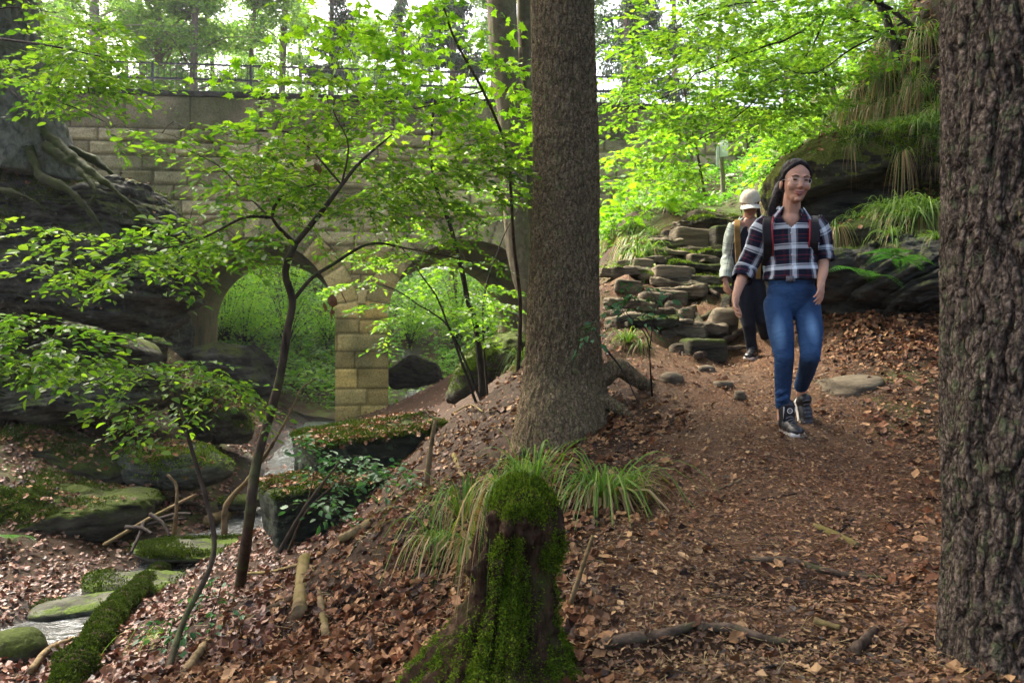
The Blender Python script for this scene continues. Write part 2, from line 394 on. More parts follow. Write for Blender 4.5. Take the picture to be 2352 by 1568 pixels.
def dist_poly(x, y, poly):
    q = np.stack([x, y], 1); best = np.full(len(q), 1e9)
    for a, b in zip(poly[:-1], poly[1:]):
        ab = b - a; t = np.clip(((q - a) @ ab) / (ab @ ab), 0, 1)
        best = np.minimum(best, np.linalg.norm(q - a - t[:, None] * ab, axis=1))
    return best
STREAM = np.array([P(*p)[:2] for p in [(-300,1480,5.0),(60,1440,5.6),(230,1360,6.5),(400,1290,7.6),(560,1190,9.3),(640,1120,10.8),(650,1050,13.0),(700,985,15.6),(760,940,20),(960,930,25),(940,900,32)]])
def H(x, y):
    x = np.asarray(x, float).ravel(); y = np.asarray(y, float).ravel()
    z = H0(x, y)
    pd = dist_poly(x, y, PATH); sd = dist_poly(x, y, STREAM)
    rough = 0.35 + 0.65 * sstep(0.4, 1.4, pd)
    q = np.stack([x, y, np.zeros_like(x)], 1)
    z = z + 0.10 * rough * fbm(q * 1.3 + 5, 3) + 0.035 * rough * fbm(q * 5.3, 3) + 0.010 * fbm(q * 22, 2)
    st_ = np.exp(-(pd / 1.3)**2) * sstep(6.3, 7.5, y) * sstep(14.5, 12, y)
    fx, fy = P(1722, 818, 7.5)[:2]; st_ = st_ * (1 - np.exp(-(((x - fx)**2 + (y - fy)**2) / .40**2)))
    z = z - .13 * np.exp(-(((x - fx)**2 + (y - fy + .05)**2) / .45**2)) - .035 * np.exp(-(((x - 1.66)**2 + (y - 4.95)**2) / .15**2))
    z = z + st_ * (0.13 * (1 - 2 * np.abs(fbm(q * 2.6 + 11, 3))) + 0.03 * fbm(q * 11, 3))
    for hx, hy, rx, ry in HOLES: z = z - .055 * np.exp(-(((x - hx) / rx)**2 + ((y - hy) / ry)**2))
    z = z - 0.16 * (1 - sstep(0.15, 0.8, sd))
    return z
HOLES = [(P(1850, 0, 3.0)[0], 3.0, .42, .16), (P(1700, 0, 2.55)[0], 2.58, .40, .13), (P(1450, 0, 2.55)[0], 2.55, .22, .10), (P(2050, 0, 2.5)[0], 2.45, .25, .12), (P(620, 0, 4.6)[0], 4.6, .3, .3), (P(420, 0, 4.2)[0], 4.3, .3, .3)]
def Hn(x, y, e=0.06):
    x = np.asarray(x, float); y = np.asarray(y, float)
    hx = (H(x + e, y) - H(x - e, y)) / (2 * e); hy = (H(x, y + e) - H(x, y - e)) / (2 * e)
    n = np.stack([-hx, -hy, np.ones_like(hx)], 1)
    return n / np.linalg.norm(n, axis=1)[:, None]
def onground(px, py, d):
    """the ground point below a sighted spot"""
    t = np.linspace(.7 * d, 1.4 * d, 90); ax, az = (px - CX) / F, (CY - py) / F
    g = az * t - H(ax * t, t); k = np.where(np.sign(g[:-1]) != np.sign(g[1:]))[0]
    if len(k) and py > 0:
        k = k[np.argmin(np.abs(t[k] - d))]; d = t[k] + (t[k + 1] - t[k]) * g[k] / (g[k] - g[k + 1])
    p = P(px, py, d); p[2] = H([p[0]], [p[1]])[0]; return p

nr, nc = 620, 640
yy = -3 + (np.exp(np.linspace(0, math.log(76 / 2.2), nr)) * 2.2 - 2.2)
tt = np.linspace(-1.0, 1.0, nc)
Yg = np.repeat(yy, nc); Xg = np.tile(tt, nr) * (Yg + 4.5)
Zg = H(Xg, Yg)
b = Buf(); b.add(np.stack([Xg, Yg, Zg], 1), grid_faces(nr, nc))
pd = dist_poly(Xg, Yg, PATH); sd = dist_poly(Xg, Yg, STREAM)
pw = 1 - sstep(0.5, 1.25, pd + 0.5 * fbm(np.stack([Xg, Yg, Zg], 1) * 0.9, 3))
bare = np.exp(-(((Xg - P(1090, 0, 9.5)[0]) / 1.1)**2 + ((Yg - 9.3) / 2.2)**2))
m = M('forest_floor'); v = m.coord()
f = m.noise(v, 9, 8, 0.7); f2 = m.noise(v, 70, 5, 0.75); f3 = m.noise(v, 1.1, 4)
soil = m.ramp(f, [(0.3, (0.020, 0.010, 0.005)), (0.7, (0.095, 0.046, 0.020))])
crumbs = m.ramp(f2, [(0.38, (0.030, 0.013, 0.006)), (0.52, (0.125, 0.060, 0.028)), (0.66, (0.30, 0.165, 0.080))])
trod = m.mix(m.ramp(m.noise(v, 2.3, 5, 0.6), [(0.42, 0.0), (0.66, 0.6)]), crumbs, (0.130, 0.084, 0.050))
at = m.n('ShaderNodeAttribute', attribute_name='path')
base = m.mix(m.ramp(f2, [(0.4, 0.0), (0.6, 0.65)]), soil, crumbs)
c = m.mix(at.outputs['Fac'], base, trod)
at4 = m.n('ShaderNodeAttribute', attribute_name='humus'); c = m.mix(at4.outputs['Fac'], c, m.ramp(m.noise(v, 14, 6, .7), [(.35, (.010, .006, .0035)), (.65, (.048, .027, .013))]))
at2 = m.n('ShaderNodeAttribute', attribute_name='green')
mk = m.math('MULTIPLY', m.ramp(m.noise(v, 2.2, 6, 0.7), [(0.45, 0.0), (0.57, 1.0)]), at2.outputs['Fac'])
c = m.mix(mk, c, m.ramp(m.noise(v, 60, 4, 0.7), [(0.3, (0.02, 0.04, 0.006)), (0.7, (0.10, 0.15, 0.02))]))
at3 = m.n('ShaderNodeAttribute', attribute_name='wet')
c = m.mix(at3.outputs['Fac'], c, (0.05, 0.045, 0.042))
m.col(c); m.l(m.math('MULTIPLY_ADD', at3.outputs['Fac'], -0.5, 0.75), m.b.inputs['Roughness'])
m.b.inputs['Specular IOR Level'].default_value = .12
m.bump(m.math('ADD', m.math('MULTIPLY', f2, 0.6), f), 0.8, 0.03)
m_ground = m.m
gp3 = np.stack([Xg, Yg, Zg], 1)
green = np.clip(sstep(22, 27, Yg) + 0.75 * sstep(2.6, 3.6, Xg) * sstep(6.0, 8, Yg) + 0.55 * (sstep(-2.0, -4, Xg) * sstep(7.5, 9, Yg)) + 0.7 * np.exp(-(((Xg - 2.55) / 0.35)**2 + ((Yg - 5.2) / 0.5)**2)) + 0.7 * sstep(12, 15, Yg) * sstep(0.5, 1.5, Xg), 0, 1)
green = np.clip(green + 0.45 * np.exp(-(pd / 1.5)**2) * sstep(6.5, 8, Yg), 0, 1)
wet = (1 - sstep(0.25, 0.75, sd)) * 0.8
hol = sum(np.exp(-(((Xg - hx) / rx) ** 2 + ((Yg - hy) / ry) ** 2)) for hx, hy, rx, ry in HOLES)
HUM = np.clip(np.maximum(.85 * (1 - pw), .95 * sstep(.25, .6, hol)), 0, 1)
me = b.mesh('ground', m_ground, attr={'path': pw, 'green': green, 'wet': wet, 'humus': HUM})
link('ground', me, kind='structure')

# ------------------------------------------------------------------ bridge
S = 0.093
def face_y(x): return 18.0 + S * (x + 5.87)
EX = np.array([-1.285, 6.5, 0.0])
ZB, ZS, ZT = -2.6, 0.51, 5.5
R = 1.84
arches = [(-7.71, -4.03), (-2.84, 0.84)]
rows = np.array([-3.0, -2.35, -1.85, -1.45, -1.08, -0.62, -0.22, 0.18, 0.5, 0.85, 1.2, 1.53, 1.86, 2.2, 2.52, 2.85, 3.17, 3.5, 3.82, 4.15, 4.45, 4.75, 5.5])
rr = np.random.default_rng(11)
joints = []
for i in range(len(rows) - 1):
    e = [-14.0]
    while e[-1] < 12: e.append(e[-1] + (rr.uniform(0.7, 1.15) if rows[i + 1] - rows[i] < 0.6 else rr.uniform(1.0, 1.9)))
    joints.append(np.array(e))
pillar_j = {1: [-3.2], 2: [-3.5], 3: [-3.15], 4: [-3.75], 5: []}
def masonry(x, z, seed=0):
    """distance to the nearest joint, a number for each block"""
    r = np.clip(np.searchsorted(rows, z) - 1, 0, len(rows) - 2)
    d = np.minimum(z - rows[r], rows[r + 1] - z); idn = np.zeros(len(x)); dj = np.full(len(x), 9.0)
    for k in range(len(rows) - 1):
        s = r == k
        if not s.any(): continue
        j = joints[k]; xx = x[s] + seed * 0.37
        i = np.clip(np.searchsorted(j, xx) - 1, 0, len(j) - 2)
        dj[s] = np.minimum(xx - j[i], j[i + 1] - xx); idn[s] = (k * 131 + i * 17 + seed * 7) % 97
    # the arch rings
    for (a0, a1) in arches:
        cx = (a0 + a1) / 2; dx = x - cx; dz = z - ZS; rad = np.hypot(dx, dz)
        s = (rad < R + 0.55) & (dz > -0.02)
        ang = np.arctan2(dz[s], dx[s]) / math.pi * 17
        dja = np.minimum(ang % 1, 1 - ang % 1) * math.pi / 17 * R
        dj[s] = dja; d[s] = np.minimum(np.abs(R + 0.55 - rad[s]), 0.3); idn[s] = (np.floor(ang) * 29 + cx) % 97
    return np.minimum(d, dj), idn
_tint = rr.random((97, 3))
def stone_attr(x, z, V, shade=0.0):
    d, idn = masonry(x, z)
    t = _tint[idn.astype(int) % 97]
    base = np.array([0.70, 0.54, 0.19]) * (0.60 + 0.75 * t[:, :1]) * (1 + np.array([0.12, 0.0, -0.25]) * (t[:, 1:2] - 0.5))
    grey = np.array([0.47, 0.43, 0.29]) * (0.45 + 0.95 * t[:, 2:3])
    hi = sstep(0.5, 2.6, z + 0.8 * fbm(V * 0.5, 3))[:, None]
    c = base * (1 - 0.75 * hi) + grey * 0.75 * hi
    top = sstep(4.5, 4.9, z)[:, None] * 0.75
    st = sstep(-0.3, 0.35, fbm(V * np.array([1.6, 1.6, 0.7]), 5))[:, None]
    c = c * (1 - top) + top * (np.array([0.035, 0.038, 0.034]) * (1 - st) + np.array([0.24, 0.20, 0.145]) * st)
    gr = (sstep(0.0, 0.45, fbm(V * 0.9 + 31, 4)) * 0.65)[:, None]
    c = c * (1 - gr) + np.array([0.11, 0.13, 0.05]) * gr
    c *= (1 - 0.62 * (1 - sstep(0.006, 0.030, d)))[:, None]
    return c, d, idn
m = M('sandstone'); at = m.n('ShaderNodeAttribute', attribute_name='tint'); v = m.coord()
f = m.noise(v, 28, 6, 0.7); f2 = m.noise(v, 5, 5, 0.65)
c = m.mix(m.ramp(f, [(0.35, 0.0), (0.65, 1.0)]), m.mix(1.0, at.outputs['Color'], (0.62, 0.60, 0.58), 'MULTIPLY'), m.mix(1.0, at.outputs['Color'], (1.15, 1.13, 1.1), 'MULTIPLY'))
c = m.mix(m.ramp(f2, [(0.55, 0.0), (0.72, 0.55)]), c, (0.07, 0.068, 0.042))
m.col(c); m.rough(0.9, 0.1); m.bump(f, 0.7, 0.03)
m_stone = m.m
bridge = empty('stone_bridge', (-3.4, 18.2, -2.0), 'old sandstone arch bridge over the stream, its upper wall stained dark under a thin railing', 'bridge')
def panel(cols_x, lo, hi, nz, buf, attrs):
    """a piece of the front face between two heights (arrays over the columns)"""
    n = len(cols_x); t = np.linspace(0, 1, nz)[:, None]
    Z = lo[None, :] * (1 - t) + hi[None, :] * t; X = np.broadcast_to(cols_x, Z.shape)
    x = X.ravel(); z = Z.ravel(); V = np.stack([x, face_y(x), z], 1)
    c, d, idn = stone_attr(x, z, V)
    t = _tint[idn.astype(int) % 97]
    lowf = .35 + .65 * sstep(1.0, 2.4, z)
    bul = sstep(0.0, 0.05, d) * (0.035 + 0.055 * t[:, 0]) * lowf + sstep(0.0, 0.05, d) * 0.06 * fbm(V * 5, 4) * lowf - 0.015
    bul *= np.where(z > 4.75, 0.45, 1.0)
    V[:, 1] -= bul; attrs.append(c)
    buf.add(V, grid_faces(nz, n))
bf, at_ = Buf(), []
step = 0.032
def lin(a, b_): return np.linspace(a, b_, max(3, int((b_ - a) / step)))
zt = lambda x: np.full(len(x), ZT)
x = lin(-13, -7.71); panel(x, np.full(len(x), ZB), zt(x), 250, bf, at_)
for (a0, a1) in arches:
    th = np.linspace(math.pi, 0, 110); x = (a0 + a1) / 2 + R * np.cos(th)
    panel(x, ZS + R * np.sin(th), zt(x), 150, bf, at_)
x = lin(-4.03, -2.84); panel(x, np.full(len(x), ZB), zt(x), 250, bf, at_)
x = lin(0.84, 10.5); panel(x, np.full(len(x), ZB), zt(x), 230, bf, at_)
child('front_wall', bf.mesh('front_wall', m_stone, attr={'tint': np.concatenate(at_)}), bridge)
# soffits, jambs, rear
bf, at_ = Buf(), []
def barrel(xs, zs, nd=70, dark=0.6):
    xs = np.asarray(xs); zs = np.asarray(zs); s = np.concatenate([[0], np.cumsum(np.hypot(np.diff(xs), np.diff(zs)))])
    t = np.linspace(0, 1, nd)
    Pt = np.stack([xs, face_y(xs) - 0.0, zs], 1)[None] + t[:, None, None] * EX
    V = Pt.reshape(-1, 3)
    sx = np.tile(s, nd); dy = np.repeat(t, len(s)) * 6.6
    d, idn = masonry(dy - 6, np.clip(ZB + 0.3 + (sx % 3.0), -2.9, 3)) 
    d = np.minimum(np.abs((sx / 0.42) % 1 - 0.5), 9) ; d = 0.21 - d * 0.42
    d2 = np.abs(((dy + 0.37 * np.floor(sx / 0.42 + .5)) / 0.8) % 1 - 0.5) * 0.8; d = np.minimum(np.abs(d), 0.4 - d2)
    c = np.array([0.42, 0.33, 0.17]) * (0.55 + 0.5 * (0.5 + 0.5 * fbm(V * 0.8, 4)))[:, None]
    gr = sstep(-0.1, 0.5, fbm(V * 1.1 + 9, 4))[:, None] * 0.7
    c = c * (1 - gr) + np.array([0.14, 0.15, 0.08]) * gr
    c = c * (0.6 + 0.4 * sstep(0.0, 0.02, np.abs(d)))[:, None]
    V = V + 0.02 * fbm(V * 3, 3)[:, None]
    at_.append(c); bf.add(V, grid_faces(nd, len(xs)))
for (a0, a1) in arches:
    th = np.linspace(math.pi, 0, 80)
    xs = np.concatenate([np.full(50, a0), (a0 + a1) / 2 + R * np.cos(th)[1:-1], np.full(50, a1)])
    zs = np.concatenate([np.linspace(ZB, ZS, 50), ZS + R * np.sin(th)[1:-1], np.linspace(ZS, ZB, 50)])
    barrel(xs, zs)
child('arch_vault', bf.mesh('arch_vault', m_stone, attr={'tint': np.concatenate(at_)}), bridge)
bf, at_ = Buf(), []
def rear(cx, lo, hi, nz=40):
    t = np.linspace(0, 1, nz)[:, None]; Z = lo[None] * (1 - t) + hi[None] * t; X = np.broadcast_to(cx, Z.shape)
    V = np.stack([X.ravel(), face_y(X.ravel()), Z.ravel()], 1) + EX
    at_.append(stone_attr(X.ravel(), Z.ravel(), V)[0]); bf.add(V, grid_faces(nz, len(cx)))
for a, c_ in ((-13, -7.71), (-4.03, -2.84), (0.84, 10.5)):
    x = np.linspace(a, c_, 60); rear(x, np.full(60, ZB), np.full(60, ZT))
for (a0, a1) in arches:
    th = np.linspace(math.pi, 0, 60); x = (a0 + a1) / 2 + R * np.cos(th); rear(x, ZS + R * np.sin(th), np.full(60, ZT))
child('rear_wall', bf.mesh('rear_wall', m_stone, attr={'tint': np.concatenate(at_)}), bridge)
# parapet coping and deck
def beam(buf, a, c_, w, h, m=0, up=(0, 0, 1)):
    a = np.array(a, float); c_ = np.array(c_, float); d = c_ - a; d /= np.linalg.norm(d); up = np.array(up, float)
    s = np.cross(d, up); s /= np.linalg.norm(s); u = np.cross(s, d)
    q = [o + s * i * w / 2 + u * j * h / 2 for o in (a, c_) for i, j in ((-1, -1), (1, -1), (1, 1), (-1, 1))]
    buf.add(q, [[0, 1, 2, 3], [7, 6, 5, 4], [0, 4, 5, 1], [1, 5, 6, 2], [2, 6, 7, 3], [3, 7, 4, 0]], m)
bf = Buf()
for k in range(22):
    x0, x1 = -13 + k * 1.07, -13 + k * 1.07 + 1.055
    beam(bf, (x0, face_y(x0) + 0.16, 5.555), (x1, face_y(x1) + 0.16, 5.555), 0.42, 0.11)
c = bf.mesh('coping', plain('dark_coping_stone', (0.05, 0.05, 0.042), 0.9, 0.2, 0.5, 6, 0.5), smooth=False)
child('coping', c, bridge)
bf = Buf()
A, B_ = np.array([-13, face_y(-13), 0]), np.array([10.5, face_y(10.5), 0])
bf.add([[*A[:2], 5.3], [*B_[:2], 5.3], [*(B_ + EX)[:2], 5.3], [*(A + EX)[:2], 5.3]], [[0, 1, 2, 3]])
child('deck', bf.mesh('deck', plain('deck_gravel', (0.12, 0.10, 0.08)), smooth=False), bridge)
# railing
m_iron = plain('railing_iron', (0.035, 0.038, 0.042), 0.5, 0.5, 0.3, 20)
rail = empty('bridge_railing', (-3.0, face_y(-3) + 0.16, 5.61), 'thin dark iron railing along the top of the stone bridge', 'railing')
def rp(x, z): return (x, face_y(x) + 0.16, z)
for nm, z, h in (('top_rail', 6.27, 0.035), ('bottom_rail', 5.93, 0.045)):
    bf = Buf(); beam(bf, rp(-12.5, z), rp(9, z), 0.05, h); child(nm, bf.mesh(nm, m_iron, smooth=False), rail)
bf = Buf()
for x in np.arange(-12.4, 9, 0.13): beam(bf, rp(x, 5.93), rp(x, 6.27), 0.014, 0.014, up=(0, 1, 0))
o = child('railing_bars', bf.mesh('railing_bars', m_iron, smooth=False), rail)
pm = None
for x in np.arange(-12.4, 9.1, 2.15):
    bf = Buf(); beam(bf, rp(x, 5.6), rp(x, 6.3), 0.05, 0.05, up=(0, 1, 0)); child('railing_post', bf.mesh('railing_post', m_iron, smooth=False), rail)

# ------------------------------------------------------------------ rocks
ROCKS = []
def poly_radius(poly, th):
    poly = np.asarray(poly, float); c = poly.mean(0)
    # area centroid
    x, y = poly[:, 0], poly[:, 1]; x2, y2 = np.roll(x, -1), np.roll(y, -1); cr = x * y2 - x2 * y; A = cr.sum() / 2
    c = np.array([((x + x2) * cr).sum(), ((y + y2) * cr).sum()]) / (6 * A)
    out = np.zeros(len(th)); dx, dy = np.cos(th), np.sin(th)
    for a, b_ in zip(poly, np.roll(poly, -1, 0)):
        e = b_ - a; w = a - c
        den = dx * e[1] - dy * e[0]
        with np.errstate(divide='ignore', invalid='ignore'):
            t = (w[0] * e[1] - w[1] * e[0]) / den; s = (w[0] * dy - w[1] * dx) / den
        ok = (t > 0) & (s >= -1e-6) & (s <= 1 + 1e-6) & np.isfinite(t); out[ok] = np.maximum(out[ok], t[ok])
    return c, out
def rock_mesh(name, outline, d, thick, mat, n=150, strata=0.0, rough=0.06, sq=2.6, slope=0.0, freq=2.0, sfreq=7.0, bed=0.0):
    """a boulder with the outline seen, its own depth d and thickness; strata = ledges of the bedding"""
    W = np.array([P(px, py, d)[[0, 2]] for px, py in outline])
    nt = int(n * 1.6); th = np.linspace(0, 2 * math.pi, nt, endpoint=False)
    c, r = poly_radius(W, th)
    k = np.ones(5) / 5; r = np.convolve(np.concatenate([r[-2:], r, r[:2]]), k, 'valid')
    ph = np.linspace(-math.pi / 2, math.pi / 2, n)
    cr = np.cos(ph)**(2 / sq); sr = np.sign(np.sin(ph)) * np.abs(np.sin(ph))**(2 / sq)
    X = c[0] + cr[:, None] * (r * np.cos(th))[None]; Z = c[1] + cr[:, None] * (r * np.sin(th))[None]
    Y = d + thick / 2 + sr[:, None] * thick / 2 * np.ones_like(X) + slope * (Z - c[1])
    V = np.stack([X.ravel(), Y.ravel(), Z.ravel()], 1)
    cen = np.array([c[0], d + thick / 2, c[1]]); N = V - cen; N = N / np.array([1, 1, 1]); N /= np.linalg.norm(N, axis=1)[:, None] + 1e-9
    V = V + N * (rough * 1.5 * fbm(V * freq, 6, 0.62))[:, None] + N * (0.35 * rough * (1 - 2 * np.abs(fbm(V * freq * 2.1 + 8, 4))))[:, None]
    if strata:
        h = (V[:, 2] + bed * V[:, 0]) * sfreq + 2.4 * fbm(V * 0.8 + 3, 4)
        hs = lambda k: (np.sin(k * 12.9898) * 43758.5453) % 1.0
        def lay_(h):
            k = np.floor(h); f_ = h - k; s_ = sstep(.78, 1.0, f_); return hs(k) * (1 - s_) + hs(k + 1) * s_ - .55 * sstep(.10, .0, np.abs(f_ - .9)) * (hs(k + 7) > .4)
        Nh = N * np.array([1, 1, 0.1])
        V = V + Nh * (strata * (1.5 * lay_(h) + .6 * lay_(h * 2.9 + 3) + .25 * lay_(h * 7.3) - 1.1) * (.35 + .65 * sstep(-.4, .2, fbm(V * 1.1 + 21, 3))))[:, None]
    bf = Buf(); bf.add(V, grid_faces(n, nt, True)[:, ::-1])
    return bf.mesh(name, mat), np.array([c[0], d + thick / 2, W[:, 1].min()])
def rock(outline, d, thick, mat, label, group=None, cat='rock', name='boulder', **k):
    me, base = rock_mesh(name, outline, d, thick, mat, **k)
    o = rooted(name, me, base, label=label, cat=cat, group=group); ROCKS.append((label, me, o)); return o

rock([(-300,330),(0,345),(110,385),(190,370),(240,390),(278,450),(312,508),(335,580),(355,640),(342,675),(312,705),(300,745),(255,772),(180,760),(60,720),(-60,735),(-300,760)], 10.6, 2.6, m_darkrock,
     'huge dark layered rock overhanging at the left, tree roots gripping its top', strata=0.12, rough=0.17, n=330, sq=3.0, slope=0.25, sfreq=4.6, bed=0.18, freq=1.2)
rock([(-200,862),(40,842),(160,858),(240,850),(325,872),(300,930),(262,962),(215,968),(150,952),(60,985),(0,965),(-200,990)], 9.6, 1.9, m_greyrock,
     'broad grey green rock slab below the dark overhang, above a black hollow', strata=0.05, rough=0.08, n=150, sq=3.4, sfreq=7, bed=-0.1)
rock([(-200,1010),(0,1000),(110,1020),(180,1050),(245,1085),(250,1130),(200,1150),(60,1140),(-200,1120)], 9.3, 1.2, m_mossrock,
     'leaf strewn rock shelf with moss along its lip, lower left', strata=0.04, rough=0.1, n=110)
rock([(-200,1160),(-40,1130),(60,1150),(150,1175),(240,1160),(300,1195),(262,1240),(160,1290),(0,1300),(-200,1300)], 8.0, 1.5, m_mossrock,
     'dark undercut ledge with a mossy edge beside the stream at the left', strata=0.04, rough=0.12, n=120)
rock([(228,1085),(250,1045),(330,1030),(430,1040),(490,1070),(500,1095),(470,1120),(420,1140),(330,1130),(270,1125)], 9.6, 0.9, m_greyrock,
     'grey rock with green moss on top on the left stream bank', strata=0.03, rough=0.07, n=110)
rock([(370,950),(400,900),(470,905),(530,950),(560,1000),(540,1030),(480,1020),(420,1005)], 11.4, 0.9, m_mossrock,
     'moss covered hump of rock on the leafy left slope', rough=0.14, n=90)
rock([(270,770),(300,745),(345,790),(345,830),(300,850),(265,820)], 14.0, 0.9, m_mossrock, 'small mossy rock at the foot of the dark overhang', rough=0.1, n=60)
rock([(-200,740),(60,735),(240,770),(300,800),(310,850),(200,870),(-200,880)], 12.2, 1.6, m_darkrock, 'black rock face in the hollow under the overhang', strata=0.05, rough=0.12, n=100)
# abutment footing and rocks below the bridge
rock([(330,730),(385,715),(400,750),(400,810),(405,835),(350,800),(325,770)], 17.0, 1.2, m_greyrock, 'weathered stone footing at the left end of the bridge', strata=0.03, rough=0.05, n=60, sq=5)
rock([(410,800),(470,790),(545,800),(590,860),(610,905),(560,925),(480,880),(420,840)], 17.2, 1.2, m_darkrock, 'dark rock footing under the left arch', strata=0.04, rough=0.08, n=70)
rock([(520,820),(560,790),(610,830),(620,880),(535,870)], 18.8, 1.0, m_darkrock, 'dark boulder inside the left arch', rough=0.08, n=50)
rock([(885,850),(940,822),(1000,840),(1010,880),(890,900)], 22.5, 1.4, m_darkrock, 'dark boulder seen through the right arch', rough=0.1, n=60)
rock([(1020,930),(1035,870),(1070,825),(1120,790),(1180,765),(1215,790),(1190,840),(1120,880),(1060,930)], 12.4, 1.5, m_mossrock, 'dark mossy boulder on the slope behind the saplings', rough=0.15, n=90)
rock([(1440,782),(1475,752),(1510,768),(1512,800),(1450,812)], 7.6, 0.5, m_mossrock, 'mossy round stone beside the big trunk at the path', rough=0.06, n=50)
# right bank rocks
rock([(1880,620),(1905,560),(1960,540),(2040,560),(2110,535),(2190,520),(2500,500),(2500,820),(2250,800),(2170,775),(2080,752),(2000,725),(1930,690),(1890,672)], 6.6, 2.2, m_greyrock if False else m_darkrock,
     'long rugged rock overhanging the path on the right', strata=0.09, rough=0.12, n=220, sq=2.4, slope=-0.35, sfreq=4.2, bed=-0.22)
rock([(1840,430),(1835,370),(1870,320),(1950,285),(2060,270),(2200,250),(2400,220),(2400,430),(2200,440),(2100,408),(2030,415),(1980,392),(1925,398),(1890,440),(1860,456)], 8.6, 1.7, m_browmoss,
     'mossy bulging rock brow above the dark cave on the right bank', rough=0.16, n=170, freq=1.8)
rock([(1900,540),(1930,510),(2000,500),(2100,470),(2300,450),(2300,560),(2100,560),(1960,575)], 7.6, 1.4, m_mossrock, 'rock ledge carrying tufts of grass below the cave', rough=0.1, n=100)
rock([(1918,915),(1960,880),(2045,868),(2055,880),(2010,905),(1990,925),(1930,935)], 5.25, 0.7, m_steprock, 'flat pale grey stone set in the path behind the walker', rough=0.03, n=60, sq=3)

rock([(1820,500),(1850,400),(1950,370),(2200,330),(2500,300),(2500,560),(2200,560),(1950,545),(1850,540)], 9.0, 1.2, m_darkrock, 'dark rock wall at the back of the cave on the right bank', strata=.04, rough=.12, n=80)  # added filler: its dark colour stands in for shade in the gap
# square mossy blocks left of the slope
def block(p0, size, rotz, tilt, mat, label, seed=0, rough=0.03, n=46, round_=0.12, name='stone_block', group=None, cat='stone block'):
    """a hewn block: p0 = centre, size, turned about z and tilted"""
    bf = Buf(); g = np.linspace(-1, 1, n)
    a, c = np.meshgrid(g, g, indexing='ij'); a = a.ravel(); c = c.ravel(); o = np.ones_like(a)
    for ax in range(3):
        for s in (-1, 1):
            q = [None] * 3; q[ax] = o * s; q[(ax + 1) % 3] = a; q[(ax + 2) % 3] = c
            q = np.stack(q, 1)
            L = (np.abs(q)**(1 / round_)).sum(1)**round_
            q = q / L[:, None]
            V = q * np.array(size) / 2
            V = V + q / np.linalg.norm(q, axis=1)[:, None] * (rough * fbm(V * 3.5 + seed * 7.1, 5, 0.6))[:, None]
            f = grid_faces(n, n); bf.add(V, f if s < 0 else f[:, ::-1])
    V = np.concatenate(bf.V); cz, sz = math.cos(rotz), math.sin(rotz); ct, st = math.cos(tilt), math.sin(tilt)
    V = V @ np.array([[ct, 0, -st], [0, 1, 0], [st, 0, ct]]).T
    V = V @ np.array([[cz, -sz, 0], [sz, cz, 0], [0, 0, 1]]).T + np.array(p0)
    bf.V = [V]
    me = bf.mesh(name, mat)
    o = rooted(name, me, (p0[0], p0[1], V[:, 2].min()), label=label, cat=cat, group=group); ROCKS.append((label, me, o)); return o
block(P(748, 1180, 7.35) + [0.0, 0.2, -0.02], (1.15, 0.95, 0.66), 0.45, 0.1, m_blockmoss, 'lower dark mossy hewn block with a squared left corner, beneath the leaf topped slab', 1, 0.05, 60, 0.07)
block(P(830, 1045, 8.1) + [0.05, 0.45, -0.02], (1.5, 1.5, 0.52), 0.42, 0.12, m_blockmoss, 'upper dark hewn slab with a moss rim and dead leaves lying on top', 2, 0.06, 60, 0.08)
block(P(560, 1152, 10.2), (0.62, 0.4, 0.16), 0.3, 0.05, m_mossrock, 'small flat mossy stone across the stream', 3, 0.04, 24, 0.3)
block(P(20, 1500, 4.9), (0.42, 0.4, 0.3), 0.3, 0.0, m_mossrock, 'round mossy stone in the stream bed, bottom left corner', 4, 0.05, 24, 0.5)
# flat rocks of the stream bed
block(P(470, 1235, 8.2) + [0, 0, -0.12], (1.35, 0.9, 0.10), 0.55, -0.12, m_greyrock, 'wet flat slab the stream runs over, mossy at its left', 5, 0.05, 40, 0.3, name='stream_slab', cat='rock')
block(P(330, 1315, 7.0) + [0, 0, -0.13], (0.95, 0.7, 0.2), 0.5, -0.15, m_greyrock, 'wet slab forming the lower lip of the little cascade', 6, 0.05, 40, 0.3, name='stream_slab', cat='rock')
block(P(185, 1375, 6.3) + [0, 0, -0.06], (0.7, 0.45, 0.1), 0.3, 0.06, m_greyrock, 'dark wet flat stone lying in the pool', 7, 0.04, 30, 0.3, name='stream_slab', cat='rock')

